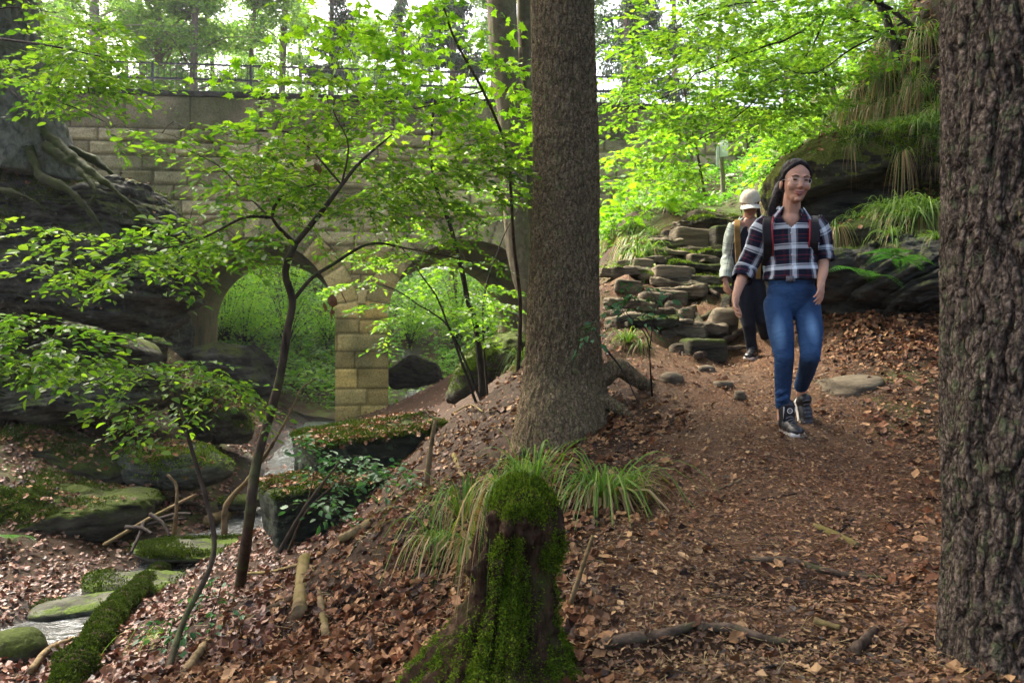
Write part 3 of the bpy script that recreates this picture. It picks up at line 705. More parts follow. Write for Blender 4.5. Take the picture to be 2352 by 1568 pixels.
# steps: stones laid across the path
SLABS = []
_r = np.random.default_rng(5)
for k in range(17):
    t_ = k / 16; px = np.interp(t_, [0, .3, .55, .8, 1], [1600, 1565, 1545, 1600, 1650]); py = np.interp(t_, [0, .25, .5, .75, 1], [800, 738, 660, 590, 530]); dd_ = np.interp(t_, [0, .25, .5, .75, 1], [7.7, 8.5, 9.8, 11.2, 12.8])
    for j in range(3):
        if _r.random() < .34 or (j == 2 and k < 7): continue
        SLABS.append((px + (j - 1) * 78 * 9.5 / dd_ + _r.uniform(-25, 25) - (25 if k < 5 else 0), py + _r.uniform(-7, 7) + (j - 1) * 3, dd_, _r.uniform(.4, 1.0 if k > 5 else .62), _r.uniform(.055, .13)))
STEPS = [ # cx, cy, depth, width px, height px, tilt
 (1648,525,13.0,100,16,.10,'topmost thin step slab of the stone stair'),(1622,545,12.4,90,28,.14,'grey step block just under the topmost slab'),(1590,577,11.6,92,34,.10,'broad pale step stone in the upper stair'),
 (1552,560,12.2,60,12,.05,'thin flat step slab left of the upper blocks'),(1510,566,12.0,70,12,.02,'flat worn slab at the left edge of the upper stair'),
 (1660,560,11.4,50,46,.0,'mossy square stone on the right side of the upper stair'),(1538,640,9.9,110,12,.02,'thin dark slab edge across the middle of the stair'),(1545,665,9.5,88,30,.0,'squared dark step block in the middle of the stair'),
 (1530,700,8.9,104,20,.05,'long low step block below the squared one'),(1478,630,9.8,50,28,.1,'leaning stone at the left of the middle stair'),(1500,735,8.5,60,14,.03,'small flat pale stone low on the stair'),
 (1548,740,8.4,44,18,.1,'small tilted grey stone beside the flat pale one'),(1578,760,8.1,36,18,.0,'little light stone between the roots'),(1665,765,7.9,66,38,.12,'rounded boulder at the foot of the stair'),
 (1600,790,7.7,34,24,.0,'small knobbly stone among the roots'),(1620,812,7.2,96,30,.04,'rough bottom step with moss in its cracks'),(1560,812,7.3,40,20,0,'small stone left of the rough bottom step'),
 (1625,855,6.6,42,14,0,'little stone sunk into the path'),(1700,917,5.7,26,14,0,'small rounded pebble in the path by the walker'),(1545,880,6.2,44,14,0,'half buried flat stone near the big trunk'),(1664,898,6.0,44,12,0,'half buried stone in the middle of the path'),
 (1735,675,8.6,40,26,.1,'stone beside the capped walker'),(1445,700,8.8,60,16,.1,'flat stone at the left edge of the stair'),(1690,730,8.5,50,22,.1,'low mossy stone behind the capped walker'),(1612,618,10.4,70,14,.1,'narrow step slab between the roots')]
for i, (cx, cy, d, w, h, tl, lb) in enumerate(STEPS):
    p = P(cx, cy, d); W_, H_ = w / F * d, h / F * d
    g = H([p[0]], [p[1] + 0.15])[0]
    rnd = 0.34 if ('round' in lb or 'small' in lb or 'little' in lb or 'buried' in lb or 'pebble' in lb) else 0.15
    p[2] = g + H_ * (.45 if p[1] > 6.9 else .1)
    block(p + [0, min(W_, 0.5) * 0.3, -H_ * 0.35], (W_, max(0.18, min(W_, 0.6) * 0.8), H_ * 1.9), (i * 2.39 % 0.5) - 0.15, -tl, m_mossrock if 'moss' in lb else m_steprock, lb, i + 20, 0.018 + 0.03 * rnd, 26, rnd,
          name='step_stone' if w > 45 else 'stone', group='stones of the path stair', cat='stone')

_side = ['left', 'middle', 'right']
for i, (cx, cy, d, w, h) in enumerate(SLABS):
    p = P(cx, cy, d); g = H([p[0]], [p[1]])[0]; k = min(16, int(round((np.interp(d, [7.7, 8.5, 9.8, 11.2, 12.8], [0, .25, .5, .75, 1])) * 16)))
    block((p[0], p[1], g + .02), (w, w * .6, h), _r.uniform(-.45, .45), _r.uniform(-.16, .14), m_mossrock if i % 5 == 0 else m_steprock, ('mossy ' if i % 5 == 0 else 'worn ') + _side[0 if cx < 1545 else 1 if cx < 1625 else 2] + ' slab of the stair, row ' + ['one', 'two', 'three', 'four', 'five', 'six', 'seven', 'eight', 'nine', 'ten', 'eleven', 'twelve', 'thirteen', 'fourteen', 'fifteen', 'sixteen', 'seventeen'][k] + ' from the bottom',
          i + 60, .10, 44, .09, name='step_stone', group='stones of the path stair', cat='stone')
# ------------------------------------------------------------------ stream water
m = M('stream_water'); v = m.coord()
m.b.inputs['Base Color'].default_value = (0.055, 0.06, 0.055, 1); m.rough(0.12, 0.6)
m.l(m.ramp(m.noise(v, 7, 6, 0.75), [(0.50, (0.05, 0.055, 0.05)), (0.68, (0.24, 0.26, 0.27))]), m.b.inputs['Base Color'])
m.bump(m.noise(v, 14, 5, 0.6), 0.5, 0.05); m_water = m.m
wp = smooth_path(np.array([[*p, 0] for p in STREAM]), 130)[:, :2]
wt = np.gradient(wp, axis=0); wt /= np.linalg.norm(wt, axis=1)[:, None]; wn_ = np.stack([-wt[:, 1], wt[:, 0]], 1)
cols_ = np.linspace(-1, 1, 13); V = []
cz = H(wp[:, 0], wp[:, 1]); cz = np.convolve(np.pad(cz, 3, 'edge'), np.ones(7) / 7, 'valid')
for i in range(len(wp)):
    w = 0.42 + 0.1 * math.sin(i * 0.37) + (0.2 if i < 30 else 0)
    for c in cols_:
        q = wp[i] + wn_[i] * c * w; V.append([q[0], q[1], cz[i] + 0.06 - 0.03 * abs(c)**2 + 0.012 * math.sin(q[0] * 9 + q[1] * 6)])
bf = Buf(); bf.add(V, grid_faces(len(wp), 13))
link('water', bf.mesh('water', m_water), kind='structure')

# ------------------------------------------------------------------ leaf shapes
def fan(outline, zc=0.0, centre=(0, 0.45)):
    V = [(centre[0], centre[1], zc)] + [(x, y, z) for x, y, z in outline]; n = len(outline)
    return np.array(V, float), np.array([[0, i + 1, (i + 1) % n + 1] for i in range(n)])
L_OVAL = (np.array([(0, 0, 0), (.20, .18, .05), (.31, .45, .07), (.20, .78, .03), (0, 1.02, -.06), (-.20, .78, .03), (-.31, .45, .07), (-.20, .18, .05), (0, .45, -.01)], float),
          np.array([[0, 1, 8], [1, 2, 8], [2, 3, 8], [3, 4, 8], [4, 5, 8], [5, 6, 8], [6, 7, 8], [7, 0, 8]]))
L_MAPLE = fan([(0, 0, 0), (.16, .08, .02), (.46, .02, -.03), (.30, .22, .03), (.58, .42, -.05), (.30, .46, .03), (.30, .62, .02), (.16, .66, .02), (0, 1.0, -.08), (-.16, .66, .02), (-.30, .62, .02), (-.30, .46, .03), (-.58, .42, -.05), (-.30, .22, .03), (-.46, .02, -.03), (-.16, .08, .02)], 0.0, (0, .35))
L_SIMPLE = (np.array([(0, 0, 0), (.3, .5, .08), (0, 1, -.03), (-.3, .5, .08)], float), np.array([[0, 1, 2], [0, 2, 3]]))
L_CURL = (np.array([(0, 0, .04), (.26, .22, .10), (.34, .55, .02), (.16, .86, .16), (0, 1.0, .05), (-.2, .80, .0), (-.36, .5, .14), (-.22, .2, .02), (0, .5, -.04)], float), L_OVAL[1])
L_CURL2 = (np.array([(0, 0, 0), (.30, .3, -.03), (.25, .7, .16), (0, 1.0, .05), (-.28, .66, -.02), (-.32, .28, .17), (0, .5, .04)], float), np.array([[0, 1, 6], [1, 2, 6], [2, 3, 6], [3, 4, 6], [4, 5, 6], [5, 0, 6]]))
def put_leaves(buf, T, pos, dirv, nrm, size, m=0):
    TV, TF = T; pos = np.asarray(pos); n = len(pos)
    if n == 0: return
    d = dirv / (np.linalg.norm(dirv, axis=1)[:, None] + 1e-9)
    x = np.cross(d, nrm); x /= np.linalg.norm(x, axis=1)[:, None] + 1e-9
    z = np.cross(x, d); size = np.broadcast_to(np.asarray(size, float), (n,))[:, None, None]
    V = pos[:, None, :] + size * (TV[None, :, 0:1] * rng.uniform(.72, 1.12, (n, 1, 1)) * x[:, None, :] + TV[None, :, 1:2] * d[:, None, :] + TV[None, :, 2:3] * rng.uniform(.3, 2.2, (n, 1, 1)) * z[:, None, :])
    k = len(TV)
    buf.add(V.reshape(-1, 3), (TF[None] + (np.arange(n) * k)[:, None, None]).reshape(-1, 3), m)
def rvec(n, s=1.0): return rng.normal(0, s, (n, 3))

# ------------------------------------------------------------------ a plant: a drawn skeleton, twigs grown from it towards pads of foliage
class Plant:
    def __init__(s): s.wood = Buf(); s.leaf = Buf(); s.sk = []; s.npad = 0
    def limb(s, pts, r0, r1, n=None, seg=8, wob=0.0, skip=0.0):
        pts = np.array(pts, float); L = np.linalg.norm(np.diff(pts, axis=0), axis=1).sum()
        n = n or max(6, int(L / 0.06))
        path = smooth_path(pts, n)
        if wob: path = path + wob * np.stack([fbm(path * 3 + 7, 2), fbm(path * 3 + 77, 2), fbm(path * 3 + 37, 2)], 1) * np.linspace(0, 1, n)[:, None]
        rad = np.linspace(r0, r1, n) * (1 + 0.12 * fbm(path * 9, 2))
        tube(s.wood, path, rad, raw=True, seg=seg)
        s.sk.append(path[int(skip * n):]); return path
    def pad(s, c, r, n, T=None, size=0.07, tw=0.45, density=1.0, up=0.35, droop=0.06):
        """n sprays inside an ellipsoid"""
        q = rvec(n); q /= np.linalg.norm(q, axis=1)[:, None]; q *= rng.random((n, 1))**(1 / 2.4)
        tg = np.array(c) + q * np.array(r)
        sx = tg[:, 0] / tg[:, 1] * F + CX; sy = CY - tg[:, 2] / tg[:, 1] * F
        tg = tg[~((sx > 1590) & (sx < 1725) & (sy > 285) & (sy < 480))]   # the gap in the leaves round the sign
        tg[:, 2] += 0.2 * np.array(r)[2] * fbm(tg * 1.2 + 3, 2)
        sk = np.concatenate(s.sk)
        dd = np.array([np.min(((sk - t)**2).sum(1)) for t in tg]); tg = tg[np.argsort(dd)]
        T = T or L_OVAL
        for t in tg:
            w = (sk - t); w[:, 2] *= 1.6
            k = np.argmin((w**2).sum(1)); a = sk[k]; v = t - a; L = np.linalg.norm(v)
            if L < 0.05: continue
            mid = a + v * 0.5 + np.array([0, 0, 0.10 * L]) + rvec(1, 0.05 * L)[0]
            path = smooth_path([a, mid, t], max(5, int(L / 0.07)))
            r0 = 0.0016 + 0.0032 * L
            tube(s.wood, path, np.linspace(min(r0, 0.014), 0.0010, len(path)), raw=True, seg=4 if r0 < .005 else 5, caps=False)
            sk = np.vstack([sk, path[1:]])
            s.spray(path, T, size, tw, density, up, droop)
        s.sk = [sk]
    def spray(s, path, T, size, tw, density, up, droop):
        end = path[-1]; d = path[-1] - path[-3]; d[2] *= 0.35; d /= np.linalg.norm(d) + 1e-9
        side = np.cross(d, [0, 0, 1.0]); side /= np.linalg.norm(side) + 1e-9
        tilt = rng.normal(0, 0.15); upv = np.array([0, 0, 1.0]) + side * tilt + d * rng.normal(-0.1, 0.12)
        P_, D_ = [], []
        def row(a, b_, sag):
            L = np.linalg.norm(b_ - a); n = max(2, int(L / (size * 0.55) * density))
            t = np.linspace(0.12, 1, n)[:, None]; q = a * (1 - t) + b_ * t; q[:, 2:] -= sag * t**2
            dv = (b_ - a) / (L + 1e-9); sd = np.cross(dv, upv); sd /= np.linalg.norm(sd) + 1e-9
            sg = np.where(np.arange(n) % 2 == 0, 1.0, -1.0)[:, None]
            P_.append(q); D_.append(dv * 0.75 + sd * sg * rng.uniform(0.6, 1.0, (n, 1)))
            D_[-1][-1] = dv
            return q
        tip = end + d * tw * rng.uniform(0.5, 0.9); tip[2] -= droop * rng.uniform(0, 2)
        q = row(end - d * tw * 0.25, tip, droop)
        tube(s.wood, q, 0.0012, raw=True, seg=3, caps=False)
        for k in range(rng.integers(3, 6)):
            t = rng.uniform(0.05, 0.85); a = end * (1 - t) + tip * t; sg = 1 if k % 2 else -1
            b_ = a + (d * rng.uniform(0.5, 0.9) + side * sg * rng.uniform(0.5, 1.0)) * tw * rng.uniform(0.4, 0.75) * (1.15 - 0.6 * t)
            b_[2] += tilt * 0.2 * sg * tw - rng.uniform(0, droop)
            q = row(a, b_, droop * 0.6)
            tube(s.wood, q[::max(1, len(q) // 3)] if len(q) > 5 else q, 0.0009, raw=True, seg=3, caps=False)
        q = np.concatenate(P_); dv = np.concatenate(D_); n = len(q)
        put_leaves(s.leaf, T, q, dv + rvec(n, 0.12), upv + rvec(n, up), size * rng.uniform(0.4, 1.3, n)**.9)
    def build(s, name, base, label, cat, wood_m, leaf_m, group=None, wn='trunk', ln='crown'):
        e = empty(name, base, label, cat, group)
        child(wn, s.wood.mesh(wn, wood_m), e)
        if s.leaf.n: child(ln, s.leaf.mesh(ln, leaf_m, smooth=False), e)
        return e

# ------------------------------------------------------------------ big trunks
def ridged(p): return 1 - np.abs(fbm(p, 3, 0.6)) * 2
def trunk_mesh(name, pts, rads, mat, n=240, seg=150, amp=0.012, fr=(9, 1.6), flare=None, furrow=False):
    """bark as real relief; flare = list of (angle, height, reach) of the root buttresses"""
    bf = Buf(); path = smooth_path(pts, n); base = path[0]
    def disp(V, t, a):
        R_ = np.interp(t, np.linspace(0, 1, len(rads)), rads)
        q = np.stack([np.cos(a) * R_ * fr[0], np.sin(a) * R_ * fr[0], V[:, 2] * fr[1]], 1)
        q2 = q + 0.6 * fbm(q * 0.5, 2)[:, None]
        d = amp * (1.0 - 2.6 * sstep(0.55, 1.0, ridged(q2))) + amp * 0.6 * fbm(q * 2.5, 3) + amp * 0.5 * fbm(q * 0.3 + 9, 2)
        if furrow:
            q = np.stack([np.cos(a) * R_ * 21, np.sin(a) * R_ * 21, V[:, 2] * 4.6], 1); q = q + .9 * fbm(q * .7, 3)[:, None]
            q3 = np.stack([np.cos(a) * R_ * 52, np.sin(a) * R_ * 52, V[:, 2] * 21], 1)
            pl = np.abs(fbm(q, 3, .5)); pl2 = np.abs(fbm(q3, 2))
            d = .020 * (sstep(.01, .15, pl) - .6) + .0045 * (sstep(.02, .16, pl2) - .5) + .004 * fbm(q3 * 2.2, 3, .7) + .008 * fbm(q * .35, 2)
        if flare:
            h = V[:, 2] - base[2]
            for an, hh, re in flare:
                da = np.abs((a - an + math.pi) % (2 * math.pi) - math.pi)
                d = d + re * np.exp(-(da / 0.42)**2) * np.exp(-np.clip(h, 0, 9) / hh)
            d = d + 0.25 * np.mean([f_[2] for f_ in flare]) * np.exp(-np.clip(h, 0, 9) / 0.3)
        return d
    tube(bf, path, rads, seg=seg, raw=True, disp=disp)
    return bf.mesh(name, mat)
def spruce_stubs(root, path, r, n, zr, mat):
    bf = Buf()
    for k in range(n):
        i = int(rng.uniform(*zr) * len(path)); a = rng.uniform(0, 6.28); c = path[i]
        d = np.array([math.cos(a), math.sin(a), rng.uniform(-0.2, 0.25)])
        tube(bf, [c + d * r * 0.8, c + d * (r + rng.uniform(.05, .25))], [0.008, 0.003], n=3, seg=5)
    child('branch_stubs', bf.mesh('branch_stubs', mat), root)

# centre spruce
b0 = onground(1288, 1000, 5.95) - [0, 0, 0.30]
pts = [b0, b0 + [0, .02, .3], P(1290, 880, 6.0), P(1293, 700, 6.02), P(1300, 400, 6.05), P(1292, 0, 6.1), P(1290, -700, 6.2), P(1290, -2400, 6.4)]
e = empty('spruce_tree', b0, 'large brown barked spruce trunk in the middle of the picture, roots flaring onto the path', 'tree')
# tube's angle 0 follows N ~ (0,-1,0) rotated; buttresses given as world directions below
child('trunk', trunk_mesh('trunk', pts, [0.33, 0.27, 0.25, 0.243, 0.235, 0.225, 0.215, 0.21, 0.205, 0.2, 0.19, 0.185, 0.18], m_spruce, n=620, seg=190, amp=0.006, fr=(34, 17),
      flare=[(math.pi * 0.5, 0.36, 0.26), (math.pi * 0.22, 0.25, 0.10), (math.pi * -0.55, 0.3, 0.07), (math.pi * 0.85, 0.3, 0.12)]), e)
for pth, r in (([(1370, 860, 6.0), (1420, 830, 6.0), (1470, 862, 6.1), (1540, 885, 6.3)], .085), ([(1350, 900, 5.9), (1420, 920, 5.75), (1470, 960, 5.6)], .07), ([(1230, 930, 6), (1215, 985, 5.8), (1190, 1030, 5.5)], .06)):
    bf = Buf(); tube(bf, [P(*q) - [0, 0, 0.05] for q in pth], [r, r * .7, 0.02], n=26, seg=14, disp=lambda V, t, a: 0.014 * fbm(V * 14, 4))
    child('root', bf.mesh('root', m_spruce), e)
for k in range(2):
    bf = Buf()
    q0 = [P(1425, 740, 5.9), P(1392, 800, 5.85)][k]
    tube(bf, [q0, q0 + [0.12, -0.1, 0.02 - .2 * k], q0 + [0.22, -0.12, -0.15 - .25 * k]], [0.009, 0.003], n=8, seg=5); child('dead_twig', bf.mesh('dead_twig', m_twig), e)
T_CENTRE = e

# near trunk at the right edge
b0 = np.array([1.60, 2.28, -1.15])
e = empty('pine_tree', b0, 'close furrowed tree trunk with green lichen filling the right edge of the picture', 'tree')
pts = [b0, (1.565, 2.3, -0.8), (1.548, 2.3, 0.0), (1.548, 2.3, 1.0), (1.55, 2.32, 2.2), (1.56, 2.34, 3.6)]
child('trunk', trunk_mesh('trunk', pts, [0.31, 0.27, 0.262, 0.262, 0.262, 0.26, 0.255, 0.25, 0.24], m_near, n=1300, seg=420, furrow=True, flare=[(math.pi * 0.3, .3, .05), (math.pi * -.3, .3, .06)]), e)

T_NEAR = e
# old tree on the left rock
b0 = P(30, 330, 11.6)
e = empty('spruce_tree', b0, 'old grey trunk at the left edge whose mossy roots spread over the dark rock', 'tree')
pts = [b0 - [0, 0, .5], P(35, 330, 11.6), P(22, 220, 11.6), P(12, 100, 11.6), P(5, 0, 11.6), P(-10, -500, 11.8), P(-10, -1500, 12)]
child('trunk', trunk_mesh('trunk', pts, [0.72, 0.60, 0.47, 0.41, 0.385, 0.37, 0.36, 0.35, 0.34, 0.33, 0.32, 0.31, 0.3], m_oldbark, n=300, seg=130, amp=0.016, fr=(10, 3),
      flare=[(math.pi * 0.5, 0.55, 0.35), (math.pi * 0.1, 0.5, 0.2), (-math.pi * 0.2, 0.5, 0.22), (math.pi * .8, .5, .2)]), e)
m_mossroot = barkmat('mossy_root', (0.008, 0.008, 0.006), (0.032, 0.03, 0.02), (0.035, 0.05, 0.008), 0.9, (1, 1, 1), 14, bump=0.9)
for pth, r in (([(85, 290, 11.3), (150, 345, 11.0), (200, 385, 10.75), (250, 425, 10.6), (300, 470, 10.6), (340, 515, 10.7)], .075),
               ([(60, 330, 11.1), (90, 400, 10.7), (150, 430, 10.5), (215, 500, 10.4), (240, 560, 10.4)], .075),
               ([(100, 330, 11.1), (170, 380, 10.8), (215, 430, 10.5), (200, 470, 10.4)], .07),
               ([(10, 360, 11), (-20, 420, 10.6), (60, 450, 10.4), (130, 500, 10.35)], .055),
               ([(120, 330, 11.5), (190, 350, 11.5), (260, 400, 11.5), (310, 470, 11.6)], .07)):
    bf = Buf(); tube(bf, [P(*q) + [0, .05, -.02] for q in pth], [r, r * .8, r * .5, r * .2], n=60, seg=18, disp=lambda V, t, a: 0.055 * fbm(V * 5, 5, .6)); child('root', bf.mesh('root', m_mossroot), e)

T_OLD = e
# twin smooth trunks behind the spruce
b0 = onground(1235, 790, 13.2) - [0, 0, .2]
e = empty('beech_tree', b0, 'smooth grey beech with two close parallel stems leaning behind the big spruce', 'tree')
pts = [b0, P(1222, 700, 13.2), P(1190, 560, 13.2), P(1176, 300, 13.2), P(1160, 150, 13.2), P(1152, 0, 13.2), P(1140, -400, 13.2), P(1120, -1500, 13.5)]
child('trunk', trunk_mesh('trunk', pts, [0.20, .20, .21, .235, .245, .25, .26, .27, .27, .25, .2], m_beechbark, n=160, seg=60, amp=0.006, fr=(5, 1.2), flare=[(1.5, .4, .12), (-2, .4, .1)]), e)
pts = [b0 + [.15, .25, 0], P(1232, 700, 13.5), P(1225, 500, 13.5), P(1212, 300, 13.5), P(1208, 0, 13.5), P(1210, -500, 13.5), P(1230, -1500, 13.8)]
child('trunk', trunk_mesh('trunk', pts, [.16, .15, .15, .15, .16, .17, .17, .16, .14], m_beechbark, n=140, seg=50, amp=0.006, fr=(5, 1.2)), e)

# crowns of the tall trees, above the frame: they shade the ravine
def crown(root, c, r, n, mat, size=.26, clumps=46):
    k = rvec(clumps); k /= np.linalg.norm(k, axis=1)[:, None]; k = np.array(c) + k * np.array(r) * rng.random((clumps, 1))**.5
    i = rng.integers(0, clumps, n); p = k[i] + rvec(n) * [.62, .62, .22]
    keep_ = p[:, 2] > .50 * np.maximum(p[:, 1], 0) + .9
    p = p[keep_]; n = len(p); lf = Buf(); put_leaves(lf, L_SIMPLE, p, rvec(n) * [1, 1, .3], rvec(n, .35) + [0, 0, 1], size * rng.uniform(.6, 1.2, n))
    child('crown', lf.mesh('crown', mat, smooth=False), root)
    w = Buf(); ax = np.array([root.location[0], root.location[1], 0])
    for q in k[::3]:
        if q[2] > .5 * max(q[1], 0) + 1.2: tube(w, [[ax[0], ax[1], q[2] - .6], (q + [ax[0], ax[1], q[2]]) / 2 , q], [.05, .01], n=8, seg=5)
    child('limbs', w.mesh('limbs', m_stem), root)
crown(T_CENTRE, (.5, 6.0, 8.5), (3.4, 3.0, 3.0), 4800, m_conif, .30)
crown(T_NEAR, (1.8, 2.5, 8.0), (3.4, 2.8, 2.4), 4200, m_conif, .30)
crown(T_OLD, (-6.5, 9.5, 10.5), (4.2, 4.0, 3.2), 7000, m_conif, .30)
crown(e, (1.0, 12.0, 12.5), (4.0, 3.4, 3.4), 6500, m_far, .22)
# ------------------------------------------------------------------ saplings
for nm, bx_, lb, cc, rr_ in (('beech_tree', (5.6, 5.5), 'tall beech added on the right bank outside the view, its crown shading the path', (5.0, 5.5, 8.5), (3.6, 4.0, 2.6)), ('beech_tree', (-6.0, 3.0), 'tall beech added left of the stream outside the view, its crown shading the near bank', (-4.8, 4.0, 7.5), (3.0, 3.0, 2.2))):  # unseen trees added so their crowns block light from overhead
    b0 = np.array([bx_[0], bx_[1], H([bx_[0]], [bx_[1]])[0] - .1]); e = empty(nm, b0, lb, 'tree')
    child('trunk', trunk_mesh('trunk', [b0, b0 + [.1, 0, 4], b0 + [0, .2, 8]], [.26, .22, .16], m_beechbark, n=60, seg=40), e); crown(e, cc, rr_, 5500, m_far, .22)
# A: the forked sapling in front of the bridge
A = Plant()
base = onground(548, 1350, 5.0) - [0, 0, .05]
A.limb([base, P(572, 1200, 5.0), P(590, 1060, 5.05), P(640, 880, 5.1), P(660, 760, 5.1), P(672, 690, 5.1), P(655, 625, 5.1), P(678, 560, 5.1)], 0.042, 0.021, seg=12, skip=.75)
A.limb([P(678, 560, 5.1), P(720, 510, 5.15), P(755, 465, 5.2), P(785, 425, 5.3), P(830, 370, 5.5), P(900, 310, 5.8)], 0.019, 0.006)
A.limb([P(678, 560, 5.1), P(625, 500, 5.0), P(650, 450, 4.95), P(700, 430, 5.0), P(760, 415, 5.1)], 0.014, 0.004)
A.limb([P(625, 500, 5.0), P(560, 500, 4.9), P(470, 545, 4.8), P(380, 570, 4.8), P(300, 580, 4.8)], 0.010, 0.003)
A.limb([P(620, 500, 5.0), P(560, 440, 5.1), P(500, 380, 5.2), P(420, 340, 5.3)], 0.008, 0.003)
A.limb([P(673, 690, 5.1), P(715, 640, 5.2), P(760, 610, 5.4), P(850, 560, 5.8), P(930, 570, 6.1), P(1010, 585, 6.4), P(1100, 605, 6.6)], 0.014, 0.004)
A.limb([P(785, 425, 5.3), P(700, 330, 5.4), P(640, 300, 5.4), P(520, 310, 5.4)], 0.008, 0.003)
A.limb([P(785, 425, 5.3), P(800, 330, 5.4), P(765, 250, 5.4), P(790, 190, 5.4)], 0.008, 0.003)
for c, r, n, sz in [((700, 445, 5.2), (230, 40), 34, .056), ((520, 515, 4.9), (190, 32), 19, .06), ((330, 590, 4.75), (130, 26), 13, .058), ((470, 560, 4.9), (150, 24), 13, .052),
                ((470, 335, 5.2), (150, 22), 13, .06), ((620, 350, 5.4), (190, 50), 34, .052), ((860, 375, 5.7), (230, 42), 26, .06), ((1040, 385, 6.1), (170, 42), 22, .058), ((1100, 330, 6.3), (110, 40), 20, .055),
                ((760, 240, 5.5), (150, 55), 24, .058), ((850, 470, 5.9), (190, 40), 22, .052), ((1000, 480, 6.3), (170, 40), 17, .052), ((230, 625, 4.7), (60, 16), 8, .05), ((960, 570, 6.3), (190, 24), 12, .048), ((130, 520, 4.7), (60, 14), 5, .05)]:
    A.pad(P(*c), (r[0] / F * c[2], .55, r[1] / F * c[2]), n, size=sz, tw=.32)
e = A.build('beech_sapling', base, 'forked young beech in front of the left arch, with wide flat layers of bright leaves', 'tree', m_stem, m_beech)
# dead leaves caught on it
for px, py in ((765, 680), (772, 690), (760, 705), (730, 372), (750, 695), (735, 380), (778, 672)):
    bf = Buf(); put_leaves(bf, L_CURL, [P(px + rng.uniform(-8, 8), py + rng.uniform(-8, 12), 5.25)], np.array([[.2, 0, -1.0]]) + rvec(1, .3), rvec(1), .085)
    child('dead_leaf', bf.mesh('dead_leaf', m_litter, smooth=False), e)

# B: leaning thin sapling bottom left with a low branch
B = Plant()
base = onground(365, 1568, 3.6) - [0, 0, .1]
B.limb([base, P(420, 1430, 3.9), P(480, 1310, 4.1), P(492, 1240, 4.2), P(475, 1150, 4.25), P(440, 1030, 4.3), P(410, 930, 4.35), P(375, 885, 4.4), P(300, 830, 4.3), P(210, 795, 4.2), P(120, 775, 4.1)], 0.019, 0.004, skip=.6)
B.limb([P(410, 930, 4.35), P(390, 870, 4.4), P(430, 850, 4.5), P(520, 845, 4.6)], 0.006, 0.003)
B.limb([P(300, 830, 4.3), P(240, 880, 4.2), P(180, 900, 4.1)], 0.005, 0.002)
for c, r, n in [((120, 765, 4.1), (150, 24), 13), ((60, 805, 4.0), (110, 30), 13), ((180, 830, 4.2), (110, 30), 10), ((400, 850, 4.4), (130, 40), 11), ((500, 890, 4.6), (90, 40), 7), ((330, 940, 4.3), (110, 28), 7), ((20, 735, 3.9), (80, 24), 14)]:
    B.pad(P(*c), (r[0] / F * c[2], .4, r[1] / F * c[2]), n, size=.05, tw=.26)
B.build('beech_sapling', base, 'thin leaning sapling at the lower left with a leafy branch reaching to the left edge', 'tree', m_stem, m_beech)

# C: dark thin maple behind the middle
Cc = Plant()
base = onground(1112, 830, 10.0) - [0, 0, .05]
Cc.limb([base, P(1095, 760, 10), P(1075, 690, 10), P(1062, 620, 9.9), P(1040, 540, 9.8), P(1020, 480, 9.8), P(1005, 440, 9.8), P(990, 330, 9.8), P(1000, 200, 9.8)], 0.045, 0.012, wob=.05, skip=.3)
Cc.limb([onground(1110, 835, 10) , P(1030, 750, 10), P(950, 690, 10), P(880, 650, 10)], 0.02, 0.006, wob=.05)
Cc.limb([onground(1100, 820, 9.6), P(1010, 700, 9.6), P(960, 620, 9.6), P(900, 540, 9.6)], 0.018, 0.006, wob=.05)
Cc.limb([onground(1120, 815, 10.3), P(1110, 700, 10.3), P(1150, 560, 10.3), P(1190, 480, 10.3)], 0.016, 0.006)
for c, r, n in [((950, 580, 9.8), (150, 40), 9), ((1110, 470, 9.8), (90, 40), 6), ((900, 640, 9.8), (160, 50), 10), ((1080, 690, 9.8), (110, 40), 10), ((960, 730, 9.8), (140, 36), 9), ((960, 440, 9.8), (190, 50), 9), ((1120, 400, 9.8), (90, 50), 9), ((930, 330, 9.8), (200, 50), 9), ((1090, 730, 10), (90, 40), 12)]:
    Cc.pad(P(*c), (r[0] / F * c[2], .9, r[1] / F * c[2]), n, size=.075, tw=.5)
Cc.build('young_tree', base, 'dark thin stemmed young tree standing before the right arch', 'tree', m_twig, m_beech)

# E: maple crown, upper middle
E = Plant()
base = onground(1190, 850, 8.6) - [0, 0, .05]
E.limb([base, P(1195, 700, 8.4), P(1180, 560, 8.0), P(1172, 420, 7.6), P(1160, 330, 7.3), P(1110, 210, 7.0), P(1040, 80, 6.8), P(1000, -60, 6.8)], 0.024, 0.008, skip=.5)
E.limb([P(1110, 210, 7.0), P(950, 250, 6.9), P(860, 240, 6.8), P(760, 170, 6.7)], 0.008, 0.003)
for c, r, n in [((1000, 130, 6.9), (150, 60), 26), ((870, 90, 6.8), (130, 60), 16), ((1000, 20, 6.8), (130, 50), 20), ((930, 240, 6.9), (150, 45), 20), ((1080, 280, 7.1), (110, 50), 16), ((1195, 190, 7.2), (55, 60), 9), ((760, 60, 6.6), (70, 36), 7), ((1190, 280, 7.2), (50, 30), 6), ((650, 180, 6.6), (130, 36), 9), ((720, 300, 6.6), (180, 34), 8)]:
    E.pad(P(*c), (r[0] / F * c[2], .7, r[1] / F * c[2]), n, T=L_MAPLE, size=.085, tw=.34, density=.75, up=.5)
E.build('maple_sapling', base, 'slender maple with large yellow green lobed leaves above the middle of the bridge', 'tree', m_stem, m_maple)

